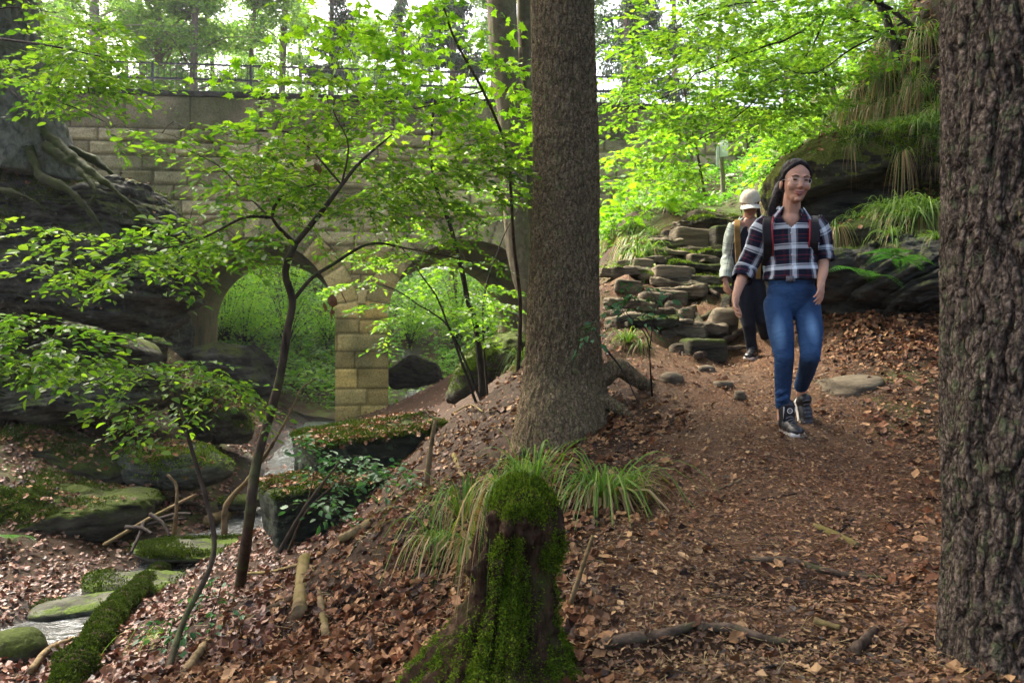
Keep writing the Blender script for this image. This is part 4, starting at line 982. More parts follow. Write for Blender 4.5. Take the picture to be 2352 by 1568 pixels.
# D: foliage at the top left
D = Plant()
base = onground(-260, 620, 9.0)
D.limb([base, P(-240, 400, 8.8), P(-160, 200, 8.4), P(-90, 80, 8.0), P(0, 90, 7.6), P(110, 105, 7.3), P(230, 130, 7.1)], 0.05, 0.006, skip=.4)
D.limb([P(-90, 80, 8.0), P(40, 220, 7.6), P(150, 240, 7.4), P(240, 280, 7.3)], 0.012, 0.003)
D.limb([P(-90, 80, 8.0), P(0, 20, 7.8), P(130, 30, 7.6)], 0.012, 0.003)
for c, r, n in [((150, 110, 7.3), (140, 34), 22), ((150, 170, 7.4), (110, 36), 15), ((230, 170, 7.2), (100, 40), 16), ((200, 230, 7.3), (90, 26), 10), ((150, 30, 7.7), (90, 36), 14), ((240, 290, 7.3), (60, 26), 5), ((165, 60, 7.5), (90, 30), 12), ((40, 150, 7.6), (80, 22), 8)]:
    D.pad(P(*c), (r[0] / F * c[2], .7, r[1] / F * c[2]), n, size=.068, tw=.34)
D.build('beech_tree', base, 'beech branches with fresh leaves hanging in at the top left corner', 'tree', m_twig, m_beech)

# F: canopy over the path, right
Fp = Plant()
base = onground(2075, 150, 10.1) - [0, 0, .1]
Fp.limb([base, P(2055, 110, 10.1), P(2038, 50, 10.2), P(2015, 0, 10.3), P(1990, -150, 10.4)], 0.065, 0.03, wob=.06, skip=.2)
Fp.limb([P(2052, 100, 10.1), P(1990, 60, 10.4), P(1900, 30, 10.6), P(1830, 80, 10.3), P(1750, 110, 10), P(1640, 150, 9.8), P(1560, 200, 9.6), P(1500, 240, 9.6)], 0.022, 0.005, wob=.06)
Fp.limb([P(2015, 0, 10.3), P(1900, -20, 10.4), P(1780, 0, 10.3), P(1650, 20, 10), P(1560, 60, 9.8)], 0.02, 0.005, wob=.05)
Fp.limb([P(1900, 30, 10.6), P(1850, 130, 10.5), P(1760, 200, 10.2), P(1700, 260, 10), P(1600, 320, 9.8), P(1520, 360, 9.7)], 0.014, 0.004, wob=.05)
for c, r, n in [((1920, 50, 10.8), (150, 80), 42), ((1760, 60, 10.2), (190, 80), 52), ((1570, 80, 9.7), (130, 70), 30), ((1640, 200, 9.8), (190, 75), 46), ((1820, 210, 10.4), (170, 80), 44), ((1500, 270, 9.6), (110, 60), 24), ((1530, 350, 9.6), (80, 40), 16), ((1470, 150, 9.6), (90, 50), 14), ((2090, 10, 10.4), (70, 30), 9), ((1740, 235, 10), (150, 50), 26)]:
    Fp.pad(P(*c), (r[0] / F * c[2], 1.1, r[1] / F * c[2]), n, T=L_OVAL, size=.085, tw=.5)
Fp.build('hornbeam_tree', base, 'dark stemmed tree rooted high on the right bank, its leafy branches arching over the path', 'tree', m_twig, m_beech)
F2 = Plant()
base = onground(1916, 265, 13.2) - [0, 0, .1]
F2.limb([base, P(1912, 200, 13.2), P(1890, 160, 13), P(1885, 90, 13), P(1870, 0, 12.8), P(1860, -120, 12.6)], 0.05, 0.02, wob=.08, skip=.3)
F2.limb([P(1912, 200, 13.2), P(1860, 190, 13), P(1800, 220, 12.8), P(1730, 240, 12.6)], 0.02, 0.006, wob=.06)
for c, r, n in [((1850, 120, 12.9), (170, 90), 34), ((1810, 270, 12.7), (110, 60), 30), ((1900, 280, 13), (100, 40), 18), ((1700, 170, 12.6), (150, 70), 24), ((1950, 150, 12), (80, 50), 12)]:
    F2.pad(P(*c), (r[0] / F * c[2], 1.0, r[1] / F * c[2]), n, size=.09, tw=.55)
F2.build('hornbeam_tree', base, 'second crooked dark stem further back on the right bank, behind the arching tree', 'tree', m_twig, m_beech)
F3 = Plant()
base = onground(2150, 110, 9.7) - [0, 0, .1]
F3.limb([base, P(2120, 90, 9.7), P(2080, 50, 9.8), P(2040, 20, 9.9), P(1960, -20, 9.8), P(1900, -60, 9.6)], 0.04, 0.012, wob=.05, skip=.3)
F3.limb([P(2080, 50, 9.8), P(1960, 110, 9.8), P(1860, 170, 9.6), P(1760, 130, 9.4)], 0.014, 0.004, wob=.05)
for c, r, n in [((1940, 110, 9.9), (100, 50), 18), ((2080, 10, 9.9), (80, 30), 9), ((1850, 30, 9.7), (150, 60), 24)]:
    F3.pad(P(*c), (r[0] / F * c[2], .8, r[1] / F * c[2]), n, size=.08, tw=.45)
F3.build('hornbeam_tree', base, 'bent dark stem sweeping left off the top of the right bank beside the near trunk', 'tree', m_twig, m_beech)
# G: low maple by the wall at the right
G_ = Plant()
base = onground(1618, 440, 14.6) - [0, 0, .05]
G_.limb([base, P(1610, 400, 14.5), P(1600, 345, 14.3), P(1590, 300, 14.2), P(1570, 200, 14)], 0.035, 0.015, skip=.3)
G_.limb([P(1610, 400, 14.5), P(1540, 400, 13.8), P(1480, 420, 13.3)], 0.014, 0.005)
for c, r, n in [((1520, 400, 13.6), (120, 40), 26), ((1450, 450, 13.2), (80, 36), 18), ((1565, 290, 14), (80, 46), 22), ((1750, 300, 14), (60, 46), 14), ((1480, 340, 13.6), (80, 40), 12), ((1560, 470, 13.8), (110, 24), 14), ((1765, 390, 14), (50, 30), 9), ((1430, 500, 13), (50, 26), 9)]:
    G_.pad(P(*c), (r[0] / F * c[2], .8, r[1] / F * c[2]), n, T=L_MAPLE, size=.13, tw=.45, density=.8)
G_.build('maple_sapling', base, 'low yellow green maple by the bridge end, left of the white sign', 'tree', m_stem, m_maple)
# I: small sapling in front of the spruce base
I_ = Plant()
base = onground(1498, 905, 5.2) - [0, 0, .03]
I_.limb([base, P(1494, 850, 5.2), P(1490, 790, 5.15), P(1478, 760, 5.1), P(1440, 720, 5.0)], 0.008, 0.003, skip=.3)
I_.limb([P(1492, 800, 5.15), P(1500, 740, 5.1), P(1505, 700, 5.1)], 0.004, 0.002)
for c, r, n in [((1420, 690, 4.95), (60, 26), 4), ((1370, 740, 4.85), (60, 7), 3), ((1500, 700, 5.1), (45, 40), 4), ((1450, 650, 5), (50, 20), 3)]:
    I_.pad(P(*c), (r[0] / F * c[2], .15, r[1] / F * c[2]), n, size=.06, tw=.14, density=.6)
I_.build('seedling', base, 'tiny sapling with a few pale leaves beside the roots of the big spruce', 'tree', m_twig, m_shrub)
# H: shrub before the blocks
Hs = Plant()
base = onground(660, 1270, 5.9)
Hs.limb([base, P(700, 1180, 5.9), P(760, 1120, 5.9), P(820, 1080, 5.9)], 0.012, 0.004, skip=.4)
Hs.limb([P(700, 1180, 5.9), P(720, 1080, 6.0), P(690, 1030, 6.0)], 0.006, 0.003)
Hs.limb([P(760, 1120, 5.9), P(860, 1110, 5.8), P(930, 1080, 5.8)], 0.006, 0.003)
for c, r, n in [((760, 1050, 6.0), (80, 26), 12), ((860, 1060, 5.9), (80, 30), 12), ((930, 1090, 5.8), (60, 20), 7), ((790, 1110, 5.9), (80, 20), 9), ((730, 1160, 5.9), (70, 16), 7), ((690, 1010, 6.2), (40, 16), 6)]:
    Hs.pad(P(*c), (r[0] / F * c[2], .25, r[1] / F * c[2]), n, size=.06, tw=.2, density=.7)
Hs.build('elder_shrub', base, 'low shrub with cool green leaves in front of the dark mossy blocks', 'shrub', m_stem, m_shrub, wn='stem', ln='leaves')
# small seedlings low on the slope
for i, (px, py, d, lb) in enumerate([(480, 1240, 4.2, 'low seedling with round leaves at the foot of the leaning sapling'), (500, 1390, 4.0, 'small sprig of leaves under the forked sapling, on bare soil'),
                               (380, 1510, 3.5, 'little sprig of leaves at the bottom left slope'), (880, 960, 3.9, None)]):
    if lb is None: continue
    s_ = Plant(); base = onground(px, py, d)
    s_.limb([base, base + [0.02, 0, .12], base + [0.05, 0, .2]], .004, .002, skip=.2)
    s_.pad(base + [0.02, 0, .16], (.16, .12, .05), 7, size=.042, tw=.1, density=.6)
    s_.build('seedling', base, lb, 'plant', m_twig, m_shrub, wn='stem', ln='leaves')

# ------------------------------------------------------------------ trees beyond the bridge
def far_tree_parts(seed, h, spread, z0, conifer=False, lsize=.2, nl=4200, bark=None, limbs=16, r0=.2):
    r = np.random.default_rng(seed); w, lf = Buf(), Buf()
    lean = r.normal(0, .35, 2)
    pts = [(0, 0, -.5), (lean[0] * .2, 0, h * .3), (lean[0] * .6, lean[1] * .5, h * .65), (lean[0], lean[1], h)]
    path = tube(w, pts, [r0, r0 * .8, r0 * .6, r0 * .25], n=24, seg=10)
    for k in range(limbs):
        t = r.uniform(z0, .97); c = path[int(t * 23)]; a = r.uniform(0, 6.28)
        L = spread * (1.15 - t) * r.uniform(.6, 1.2) * (1.0 if not conifer else .8)
        rise = r.uniform(.1, .7) * L if not conifer else -.12 * L
        b_ = c + np.array([math.cos(a) * L, math.sin(a) * L, rise])
        mid = (c + b_) / 2 + np.array([0, 0, -.08 * L if conifer else .12 * L])
        q = tube(w, [c, mid, b_], [r0 * .32 * (1.1 - t), .012], n=10, seg=5)
        m_ = int(nl / limbs)
        if conifer:
            tt_ = r.uniform(.15, 1, m_); p = q[(tt_ * 9).astype(int)] + r.normal(0, .16, (m_, 3)) * [1, 1, .5]; p[:, 2] -= r.uniform(0, .35, m_)
            put_leaves(lf, L_SIMPLE, p, r.normal(0, .5, (m_, 3)) + [0, 0, -.8], r.normal(0, 1, (m_, 3)), lsize * r.uniform(.5, 1.2, m_))
        else:
            for s in range(5):
                u = r.uniform(.3, 1); c2 = q[int(u * 9)]; b2 = c2 + r.normal(0, .5, 3) * [1, 1, .5] * spread * .33
                tube(w, [c2, (c2 + b2) / 2 + [0, 0, .08], b2], [.016, .006], n=4, seg=4, caps=False)
                m2 = m_ // 5; tt_ = r.uniform(0, 1.1, m2)[:, None]; p = c2 * (1 - tt_) + b2 * tt_ + r.normal(0, .26, (m2, 3)) * [1, 1, .38]
                put_leaves(lf, L_SIMPLE, p, r.normal(0, 1, (m2, 3)) * [1, 1, .4], r.normal(0, .45, (m2, 3)) + [0, 0, 1], lsize * r.uniform(.6, 1.2, m2))
    return w, lf
kinds = []
for k in range(4):
    w, lf = far_tree_parts(100 + k, 17, 4.6, .30 if k < 3 else .2, lsize=.21, nl=12500, limbs=32, r0=.2); kinds.append((w.mesh('trunk', m_farbark), lf.mesh('crown', m_far, smooth=False)))
for k in range(2):
    w, lf = far_tree_parts(200 + k, 20, 3.2, .25, True, lsize=.24, nl=7000, limbs=44, r0=.19); kinds.append((w.mesh('trunk', m_farbark), lf.mesh('crown', m_conif, smooth=False)))
w, lf = far_tree_parts(300, 18, 4.0, .45, lsize=.17, nl=6000, limbs=18, r0=.30); kinds.append((w.mesh('trunk', m_palebark), lf.mesh('crown', m_far, smooth=False)))
FT = [(222, 30, 6, 'pale barked tree, stout and light, behind the left part of the railing'), (368, 33, 0, 'grey tree leaning left behind the railing, near the two front trunks'), (437, 31, 1, 'straight tree standing just right of the leaning grey one behind the railing'),
      (560, 36, 2, 'slim tree with a curved stem beyond the left arch'), (640, 40, 3, 'thin dark tree beyond the railing, left of the upper middle foliage'), (760, 38, 4, 'dark spruce beyond the bridge right of the left arch'),
      (940, 42, 5, 'grey green spruce beyond the bridge above the pillar'), (1040, 34, 4, 'spruce behind the railing beside the twin beech'), (1430, 34, 5, 'tall bare spruce stem just right of the centre trunk, beyond the wall'),
      (1465, 38, 4, 'second spruce stem right of the centre trunk'), (1553, 36, 5, 'spruce stem behind the arching leaves at the upper right'), (-60, 34, 3, 'broad tree at the far left beyond the bridge'),
      (100, 40, 0, 'leafy tree filling the sky behind the top left foliage'), (300, 46, 2, 'far tree seen between the pale tree and the leaning one'), (500, 50, 1, 'far tree with loose crown in the bright gap above the bridge'), (700, 52, 0, 'far pale green tree above the middle of the bridge'),
      (860, 48, 3, 'far rounded tree behind the spruces'), (1130, 46, 2, 'far tree behind the twin beech'), (1350, 45, 1, 'far tree hidden partly by the centre trunk'), (1640, 44, 3, 'far green tree behind the arching canopy'),
      (1800, 40, 0, 'tall leafy tree on the hill behind the signpost'), (1960, 36, 2, 'leafy tree high on the hill above the right bank'), (2130, 34, 1, 'leafy tree on the hilltop next to the near trunk'), (1250, 52, 0, 'far tree directly behind the centre trunk'), (170, 56, 2, 'very far tree behind the pale barked one'), (420, 58, 3, 'very far tree behind the straight one past the railing'),
      (600, 60, 0, 'very far tree in the bright gap right of the slim curved tree'), (800, 60, 1, 'very far tree between the two spruces beyond the bridge'), (1000, 58, 3, 'very far tree above the right arch'), (330, 38, 3, 'leafy tree just left of the leaning grey tree'), (-10, 50, 1, 'very far tree at the left edge above the wall')]
for i, (px, d, k, lb) in enumerate(FT):
    x, y = (px - CX) / F * d, d
    z = H([x], [y])[0]
    e = empty('woodland_tree' if k not in (4, 5) else 'spruce_tree', (x, y, z), lb, 'tree', 'trees beyond the bridge')
    tm, cm = kinds[k]
    for nm, me in (('trunk', tm), ('crown', cm)):
        o = bpy.data.objects.new(nm, me); C.objects.link(o); o.parent = e
    e.rotation_euler = (0, 0, i * 1.7); s_ = 0.85 + 0.35 * ((i * 37) % 10) / 10; e.scale = (s_, s_, s_)

# ------------------------------------------------------------------ loose cover
def scatter(n, keep=None, ymin=1.0, ymax=19, tmax=.78, power=1.0):
    """n points over the ground, thinning out with distance like the need for detail"""
    u = rng.random(n); y = ymin * (ymax / ymin)**(u**power)
    x = rng.uniform(-tmax, tmax, n) * (y + 0.5)
    k = keep(x, y) if keep is not None else np.ones(n)
    s = rng.random(n) < k
    return x[s], y[s]
def lay(name, T, x, y, size, mat, label, lift=.006, tilt=.35, nc_=0.0):
    z = H(x, y); nr_ = Hn(x, y); n = len(x)
    a = rng.uniform(0, 6.283, n); d = np.stack([np.cos(a), np.sin(a), np.zeros(n)], 1)
    d -= nr_ * (d * nr_).sum(1)[:, None]
    bf = Buf()
    put_leaves(bf, T, np.stack([x, y, z + lift + rng.uniform(0, .02, n)], 1) - d * .5 * size[:, None], d + nr_ * rng.normal(0, tilt * .6, n)[:, None], nr_ + rvec(n, tilt), size)
    link(name, bf.mesh(name, mat, smooth=False), label=label, cat='leaves', kind='stuff')
def pathd(x, y): return dist_poly(x, y, PATH)
def streamd(x, y): return dist_poly(x, y, STREAM)
def lit_keep(x, y):
    pd = pathd(x, y); q = np.stack([x, y, 0 * x], 1)
    k = sstep(.35, 1.15, pd + .45 * fbm(q * 1.3, 3)) * .93 + .06
    k *= 1 - .85 * (1 - sstep(.1, .4, streamd(x, y)))
    k *= 1 - .9 * np.exp(-(((x - P(1090, 0, 9.3)[0]) / .55)**2 + ((y - 9.0) / 1.6)**2))
    k *= .45 + .55 * sstep(-.35, .1, fbm(q * 1.1 + 40, 3))
    for hx, hy, rx, ry in HOLES: k *= 1 - .85 * np.exp(-(((x - hx) / rx)**2 + ((y - hy) / ry)**2))
    k *= np.where((y < 4.6) & (x > .3), .6, 1.0)
    return k * np.where(y > 13.5, .7, 1)
x, y = scatter(60000, lambda x, y: lit_keep(x, y) * (x > -1.6 + 0 * y) * (1 - .5 * (y > 7)), 1.5, 12)
lay('fallen_leaves', L_CURL, x, y, rng.uniform(.035, .075, len(x)), m_litter, 'brown dead beech leaves carpeting the slope', tilt=.4)
x, y = scatter(60000, lambda x, y: lit_keep(x, y) * (x < -1.2 + 0 * y), 3.5, 19)
lay('fallen_leaves', L_CURL2, x, y, rng.uniform(.045, .085, len(x)), m_litter2, 'pale wet dead leaves over the stream banks', tilt=.4)
x, y = scatter(170000, lambda x, y: .85 * np.exp(-(pathd(x, y) / 1.3)**2) + .10, 1.4, 9)
lay('path_litter', L_SIMPLE, x, y, rng.uniform(.007, .030, len(x))**1.0 * (1 + .6 * (rng.random(len(x)) < .1)), m_bits, 'crumbled leaf bits and needles on the path', tilt=.3, lift=.003)
x, y = scatter(42000, lambda x, y: 1.0 * (x > .9 + .05 * y) * (y > 6) * sstep(.7, 1.3, pathd(x, y)), 5.5, 12)
lay('fallen_leaves', L_CURL2, x, y, rng.uniform(.05, .08, len(x)), m_litter, 'dry leaves drifted along the foot of the right bank and on it', tilt=.5)
# needles
bf = Buf(); x, y = scatter(16000, lambda x, y: np.ones(len(x)), 1.5, 6); n = len(x)
a = rng.uniform(0, 6.283, n); d = np.stack([np.cos(a), np.sin(a), rng.normal(0, .12, n)], 1)
put_leaves(bf, (np.array([(-.03, 0, 0), (.03, 0, 0), (.03, 1, 0), (-.03, 1, 0)], float) * [.5, 1, 1], np.array([[0, 1, 2], [0, 2, 3]])), np.stack([x, y, H(x, y) + .012], 1), d, Hn(x, y), rng.uniform(.02, .09, n))
link('needles', bf.mesh('needles', m_straw, smooth=False), label='thin twigs and needles strewn over the path', cat='needles', kind='stuff')

# undergrowth
def undergrowth(name, cx, n, ymin, ymax, keep, h, size, mat, label, T=L_OVAL):
    bf = Buf(); x = rng.uniform(cx[0], cx[1], n * 3); y = rng.uniform(ymin, ymax, n * 3); s = rng.random(n * 3) < keep(x, y); x, y = x[s][:n], y[s][:n]
    q = np.stack([x, y, 0 * x], 1); n = len(x)
    hh = h * (.25 + .75 * rng.random(n)) * (.6 + .6 * fbm(q * .9, 3))
    p = np.stack([x, y, H(x, y) + np.abs(hh)], 1)
    put_leaves(bf, T, p, rvec(n) * [1, 1, .35], rvec(n, .4) + [0, -.25, 1], size * rng.uniform(.5, 1.2, n))
    link(name, bf.mesh(name, mat, smooth=False), label=label, cat='undergrowth', kind='stuff')
undergrowth('undergrowth', (-16, 12), 42000, 25, 45, lambda x, y: .2 + .8 * (streamd(x, y) > 1.0), 1.0, .22, m_under, 'leafy undergrowth covering the valley sides beyond the arches')
undergrowth('undergrowth', (-12, 6), 9000, 24.5, 31, lambda x, y: 1.0 * (streamd(x, y) > .8), .5, .13, m_under, 'low ferny plants on the stream banks just past the bridge')
undergrowth('undergrowth', (1, 6), 5000, 12.5, 17.8, lambda x, y: sstep(1.2, 2.2, pathd(x, y)), .35, .10, m_under, 'low leafy plants on the slope below the bridge wall at the right')
undergrowth('undergrowth', (4.2, 12), 6000, 12, 24, lambda x, y: 1.0 * (y > 14), .5, .12, m_under, 'dark leafy plants on the hill behind the signpost')

# bushes seen through and behind the arches
def bush(base, r, n, lb, mat, size=.09, T=L_OVAL, group='bushes beyond the bridge'):
    w, lf = Buf(), Buf()
    for k in range(n):
        a = rng.uniform(0, 6.28); t = np.array([math.cos(a) * r[0] * rng.random(), math.sin(a) * r[0] * rng.random(), r[1] * rng.uniform(.3, 1)])
        q = tube(w, [base, base + t * [.4, .4, .6], base + t], [.02, .005], n=7, seg=4, caps=False)
        m_ = 90; u = rng.uniform(.4, 1.1, m_)[:, None]; p = base + t * u + rvec(m_, .22) * [1, 1, .5]
        put_leaves(lf, T, p, rvec(m_) * [1, 1, .3], rvec(m_, .4) + [0, 0, 1], size * rng.uniform(.6, 1.2, m_))
    e = empty('bush', base, lb, 'bush', group); child('stem', w.mesh('stem', m_twig), e); child('foliage', lf.mesh('foliage', mat, smooth=False), e)
for px, d, r, n, lb in [(560, 26.5, (1.6, 2.8), 26, 'bright bush seen in the left half of the left arch'), (660, 29, (1.8, 3.8), 26, 'tall bright bush in the middle of the left arch'), (750, 27, (1.3, 2.0), 18, 'leafy bush beside the pillar in the left arch'),
                     (940, 27.5, (1.4, 2.6), 20, 'leafy bush just right of the pillar through the right arch'), (1050, 27, (1.8, 3.6), 28, 'big yellow green bush in the right arch'), (1130, 30, (2.0, 3.2), 24, 'bush at the right side of the right arch'), (520, 31, (2.0, 3.6), 20, 'bush deep behind the left arch')]:
    bush(onground(px, 800, d), r, n, lb, m_maple, .12)

# ------------------------------------------------------------------ grass tufts
def tuft_mesh(seed, n=70, L=.45, spread=.5, dry=.3, w=.0058, hang=.85, lean=(0, 0)):
    r = np.random.default_rng(seed); g, s = Buf(), Buf()
    for k in range(n):
        a = r.uniform(0, 6.283); isdry = r.random() < dry
        l = L * r.uniform(.5, 1.15) * (.8 if isdry else 1); out = np.array([math.cos(a) + lean[0], math.sin(a) + lean[1], 0]) * spread * r.uniform(.3, 1.2)
        t = np.linspace(0, 1, 8)[:, None]; hg = hang * (1.5 if isdry else 1) * r.uniform(.6, 1.3)
        base = np.array([math.cos(a), math.sin(a), 0]) * r.uniform(0, .04)
        p = base + out * l * (1.2 * t) + np.array([0, 0, 1]) * l * (t * 1.0 - hg * 1.15 * t**2 * (1 + .3 * t))
        sd = np.array([-math.sin(a), math.cos(a), 0]) + r.normal(0, .3, 3); sd /= np.linalg.norm(sd)
        ww = w * r.uniform(.6, 1.2) * np.array([.7, 1, 1, 1, .9, .7, .4, .05])[:, None]
        V = np.stack([p - sd * ww, p + sd * ww], 1).reshape(-1, 3)
        (s if isdry else g).add(V, grid_faces(8, 2))
    g2 = Buf(); g2.V, g2.Q, g2.qm, g2.UV, g2.n = list(g.V), list(g.Q), list(g.qm), list(g.UV), g.n
    for V, Q in zip(s.V, s.Q): 
        g2.add(V, Q - Q.min(), 1)
    return g2.mesh('grass_tuft', [m_grass, m_straw])
TM = [tuft_mesh(1), tuft_mesh(2, 90, .5, .5, .25), tuft_mesh(3, 60, .36, .6, .5), tuft_mesh(4, 110, .55, .45, .62, hang=1.1), tuft_mesh(5, 90, .5, .6, .7, hang=1.5, lean=(0, -.6)), tuft_mesh(6, 80, .45, .6, .12, hang=.9, lean=(-.3, -.5)), tuft_mesh(7, 46, .42, .35, .05, hang=.4)]
TN = {0: tuft_mesh(11, 90, .5, .5, .12, w=.0028), 1: tuft_mesh(12, 110, .55, .55, .3, w=.0027, hang=.95), 2: tuft_mesh(13, 90, .45, .6, .5, w=.0026, hang=1.05), 3: tuft_mesh(14, 190, .66, .42, .66, w=.0030, hang=1.35, lean=(0, -.35)), 6: tuft_mesh(16, 50, .5, .4, .05, w=.003, hang=.55)}
def tuft(px, py, d, k, s, lb, group='grass tufts', on=True):
    p = onground(px, py, d) if on else P(px, py, d)
    o = link('grass_tuft', TN.get(k, TM[k]) if d < 4.5 else TM[k], label=lb, cat='grass tuft', group=group, loc=tuple(p)); o.rotation_euler = (0, 0, rng.uniform(0, 6.28) if k < 4 or k == 6 else rng.uniform(-.4, .4)); o.scale = (s, s, s)
    return o
tuft(1195, 1108, 2.70, 0, .62, 'upright green tuft growing out of the top of the mossy stump', on=False); tuft(1150, 1125, 2.68, 3, .50, 'straw and green blades spilling over the left side of the stump top', on=False); tuft(1225, 1120, 2.68, 6, .75, 'tallest thin blades standing on the stump', on=False)
tuft(1065, 1190, 3.6, 1, 1.45, 'drooping tuft with straw left of the stump'); tuft(1010, 1250, 3.7, 2, 1.4, 'small tuft farther left of the stump on the leaf litter'); tuft(1085, 1270, 3.3, 3, 1.1, 'dry hanging tuft against the left side of the stump')
tuft(1385, 1160, 3.6, 3, 1.75, 'large hanging tuft with long straw blades right of the stump'); tuft(1395, 1160, 3.6, 1, 1.5, 'green blades arching over the hanging straw tuft'); tuft(1300, 990, 5.4, 0, .7, 'tuft at the foot of the big spruce'); tuft(1350, 975, 5.3, 6, .8, 'thin upright tuft right of the spruce foot')
tuft(1240, 1010, 5.3, 6, .7, 'small tuft at the left foot of the spruce'); tuft(1200, 800, 9.6, 1, 1.1, 'tuft on the slope left of the spruce trunk'); tuft(1190, 830, 9.2, 2, 1.0, 'second tuft left of the spruce trunk, lower down')
tuft(1440, 790, 7.4, 1, .8, 'tuft growing beside the mossy round stone'); tuft(1475, 800, 7.3, 2, .7, 'small straw tuft at the foot of the stair stones')
tuft(380, 1310, 4.6, 4, .8, 'straw tuft trailing over the mossy bank at the stream'); tuft(1460, 1150, 3.6, 6, .7, 'few blades right of the stump')
where = ['left rim of the stair', 'brow of the right bank', 'rock ledge behind the walkers', 'slope above the cave', 'ledge over the right rock']
def many(spots, lbl, grp, cyc, s0):
    for j, (px, py, d, on) in enumerate(spots):
        tuft(px, py, d, cyc[j % len(cyc)], s0 * rng.uniform(.8, 1.25), lbl, grp, on)
many([(rng.uniform(1405, 1500), rng.uniform(525, 640), rng.uniform(10.2, 12.2), True) for _ in range(22)], 'pale grass and straw tuft on the left rim of the stone stair', 'tufts left of the stair', (4, 2, 1, 3), 1.15)
many([(rng.uniform(1430, 1640), 0, rng.uniform(13.6, 15.8), True) for _ in range(20)], 'green tuft along the edge of the slope under the maple', 'tufts under the maple', (0, 1, 2), 1.0)
many([(rng.uniform(1740, 1850), 0, rng.uniform(9.5, 13), True) for _ in range(16)], 'green tuft beside the right edge of the stair', 'tufts right of the stair', (0, 1, 5), .95)
def on_rock(word, n, cyc, s0, lbl, grp, px=(1840, 2200), nzmin=.1, zlo=0.0):
    me, o = [(m_, o_) for l_, m_, o_ in ROCKS if word in l_][0]
    k = len(me.vertices); q = np.empty(k * 3); me.vertices.foreach_get('co', q); nn = np.empty(k * 3); me.vertices.foreach_get('normal', nn); q = q.reshape(-1, 3) + np.array(o.location); nn = nn.reshape(-1, 3)
    sx = q[:, 0] / q[:, 1] * F + CX; f_ = (q[:, 2] - q[:, 2].min()) / np.ptp(q[:, 2])
    ok = np.where((nn[:, 2] > nzmin) & (nn[:, 1] < .35) & (sx > px[0]) & (sx < px[1]) & (f_ > zlo))[0]
    for j, i_ in enumerate(rng.choice(ok, n)):
        g = link('grass_tuft', TM[cyc[j % len(cyc)]], label=lbl, cat='grass tuft', group=grp, loc=tuple(q[i_] - nn[i_] * .02)); s = s0 * rng.uniform(.6, 1.35); g.rotation_euler = (0, 0, rng.uniform(-.6, .6)); g.scale = (s, s, s * rng.uniform(.8, 1.1))
on_rock('long rugged', 26, (4, 5, 4, 2, 5, 4), .62, 'tuft with long hanging straw over the rugged right rock', 'tufts over the right rock', zlo=.5)
on_rock('ledge carrying', 40, (5, 4, 5, 4, 1), .8, 'green blades arching from the ledge below the dark cave', 'tufts on the ledge')
on_rock('bulging rock brow', 120, (5, 4, 2, 1, 5, 2), .58, 'tuft growing on the mossy brow above the cave', 'tufts on the brow')
many([(rng.uniform(1900, 2165), rng.uniform(70, 300), 9.8, True) for _ in range(56)], 'tuft high on the right bank under the dark stems', 'tufts high on the bank', (1, 4, 2), 1.0)

# moss and leaves lying on the rocks
def moss_on(q, Nf, msk, n, size, bulge=.02, jit=.006):
    """shoots and a soft cushion where msk is high"""
    w = msk / msk.sum(); i = rng.choice(len(q), n, p=w)
    b_ = q[i] + rvec(n, jit) + Nf[i] * (bulge * (.3 + .7 * msk[i]) * (1 + .8 * fbm(q[i] * 16, 2)))[:, None]
    bf = Buf(); put_leaves(bf, (np.array([(-.35, 0, 0), (.35, 0, 0), (.12, 1, .1), (-.12, 1, -.1)], float), np.array([[0, 1, 2], [0, 2, 3]])), b_, Nf[i] + rvec(n, .55), rvec(n), size * rng.uniform(.6, 1.4, n))
    return bf
def co_no(me):
    n = len(me.vertices); a = np.empty(n * 3); me.vertices.foreach_get('co', a); b_ = np.empty(n * 3); me.vertices.foreach_get('normal', b_); return a.reshape(-1, 3), b_.reshape(-1, 3)
QL, NL = [], []
for lb, me, o in ROCKS:
    q, nn = co_no(me); far = o.location.y
    if far > 14 or 'pebble' in lb: continue
    moss = 'moss' in lb
    if moss or 'dark' in lb or 'broad' in lb or 'slab' in lb:
        msk = (sstep(-.5, .1, nn[:, 2]) if 'brow' in lb else sstep(.15, .6, nn[:, 2])) * sstep(-.05, .2, fbm(q * 2.6 + 5, 4)) * (1 if moss else .5) + 1e-9
        A_ = (msk > .3).mean() * (q.max(0) - q.min(0))[:2].prod() * 2
        nmo = int(min(26000 if 'brow' not in lb else 45000, 9000 * A_ * (1.4 if moss else .6)))
        if nmo > 300: link('moss', moss_on(q, nn, msk, nmo, .009 + .0010 * far, .015, .01).mesh('moss', m_darkmoss if ('dark' in lb and 'brow' not in lb) or 'hump' in lb or 'shelf' in lb or ('slab' in lb and 'stair' not in lb) else m_moss, smooth=False), parent=o, kind='stuff')
    if any(w in lb for w in ('shelf', 'leaf topped', 'lying on top', 'undercut ledge', 'hump', 'huge', 'grey rock with', 'brow', 'ledge carrying')):
        w = np.clip(nn[:, 2] - .5, 0, 1) * (sstep(-.3, .1, fbm(q * 2.2 + 50, 3)) + .02); k = 900 if 'lying on' in lb or 'shelf' in lb else 420
        i = rng.choice(len(q), k, p=w / w.sum()); QL.append(q[i] + np.array(o.location)); NL.append(nn[i])
QL = np.concatenate(QL); NL = np.concatenate(NL); n = len(QL); dd = rvec(n); dd -= NL * (dd * NL).sum(1)[:, None]
bf = Buf(); put_leaves(bf, L_CURL, QL + NL * .02 + rvec(n, .02) * [1, 1, 0], dd, NL + rvec(n, .3), rng.uniform(.045, .08, n))
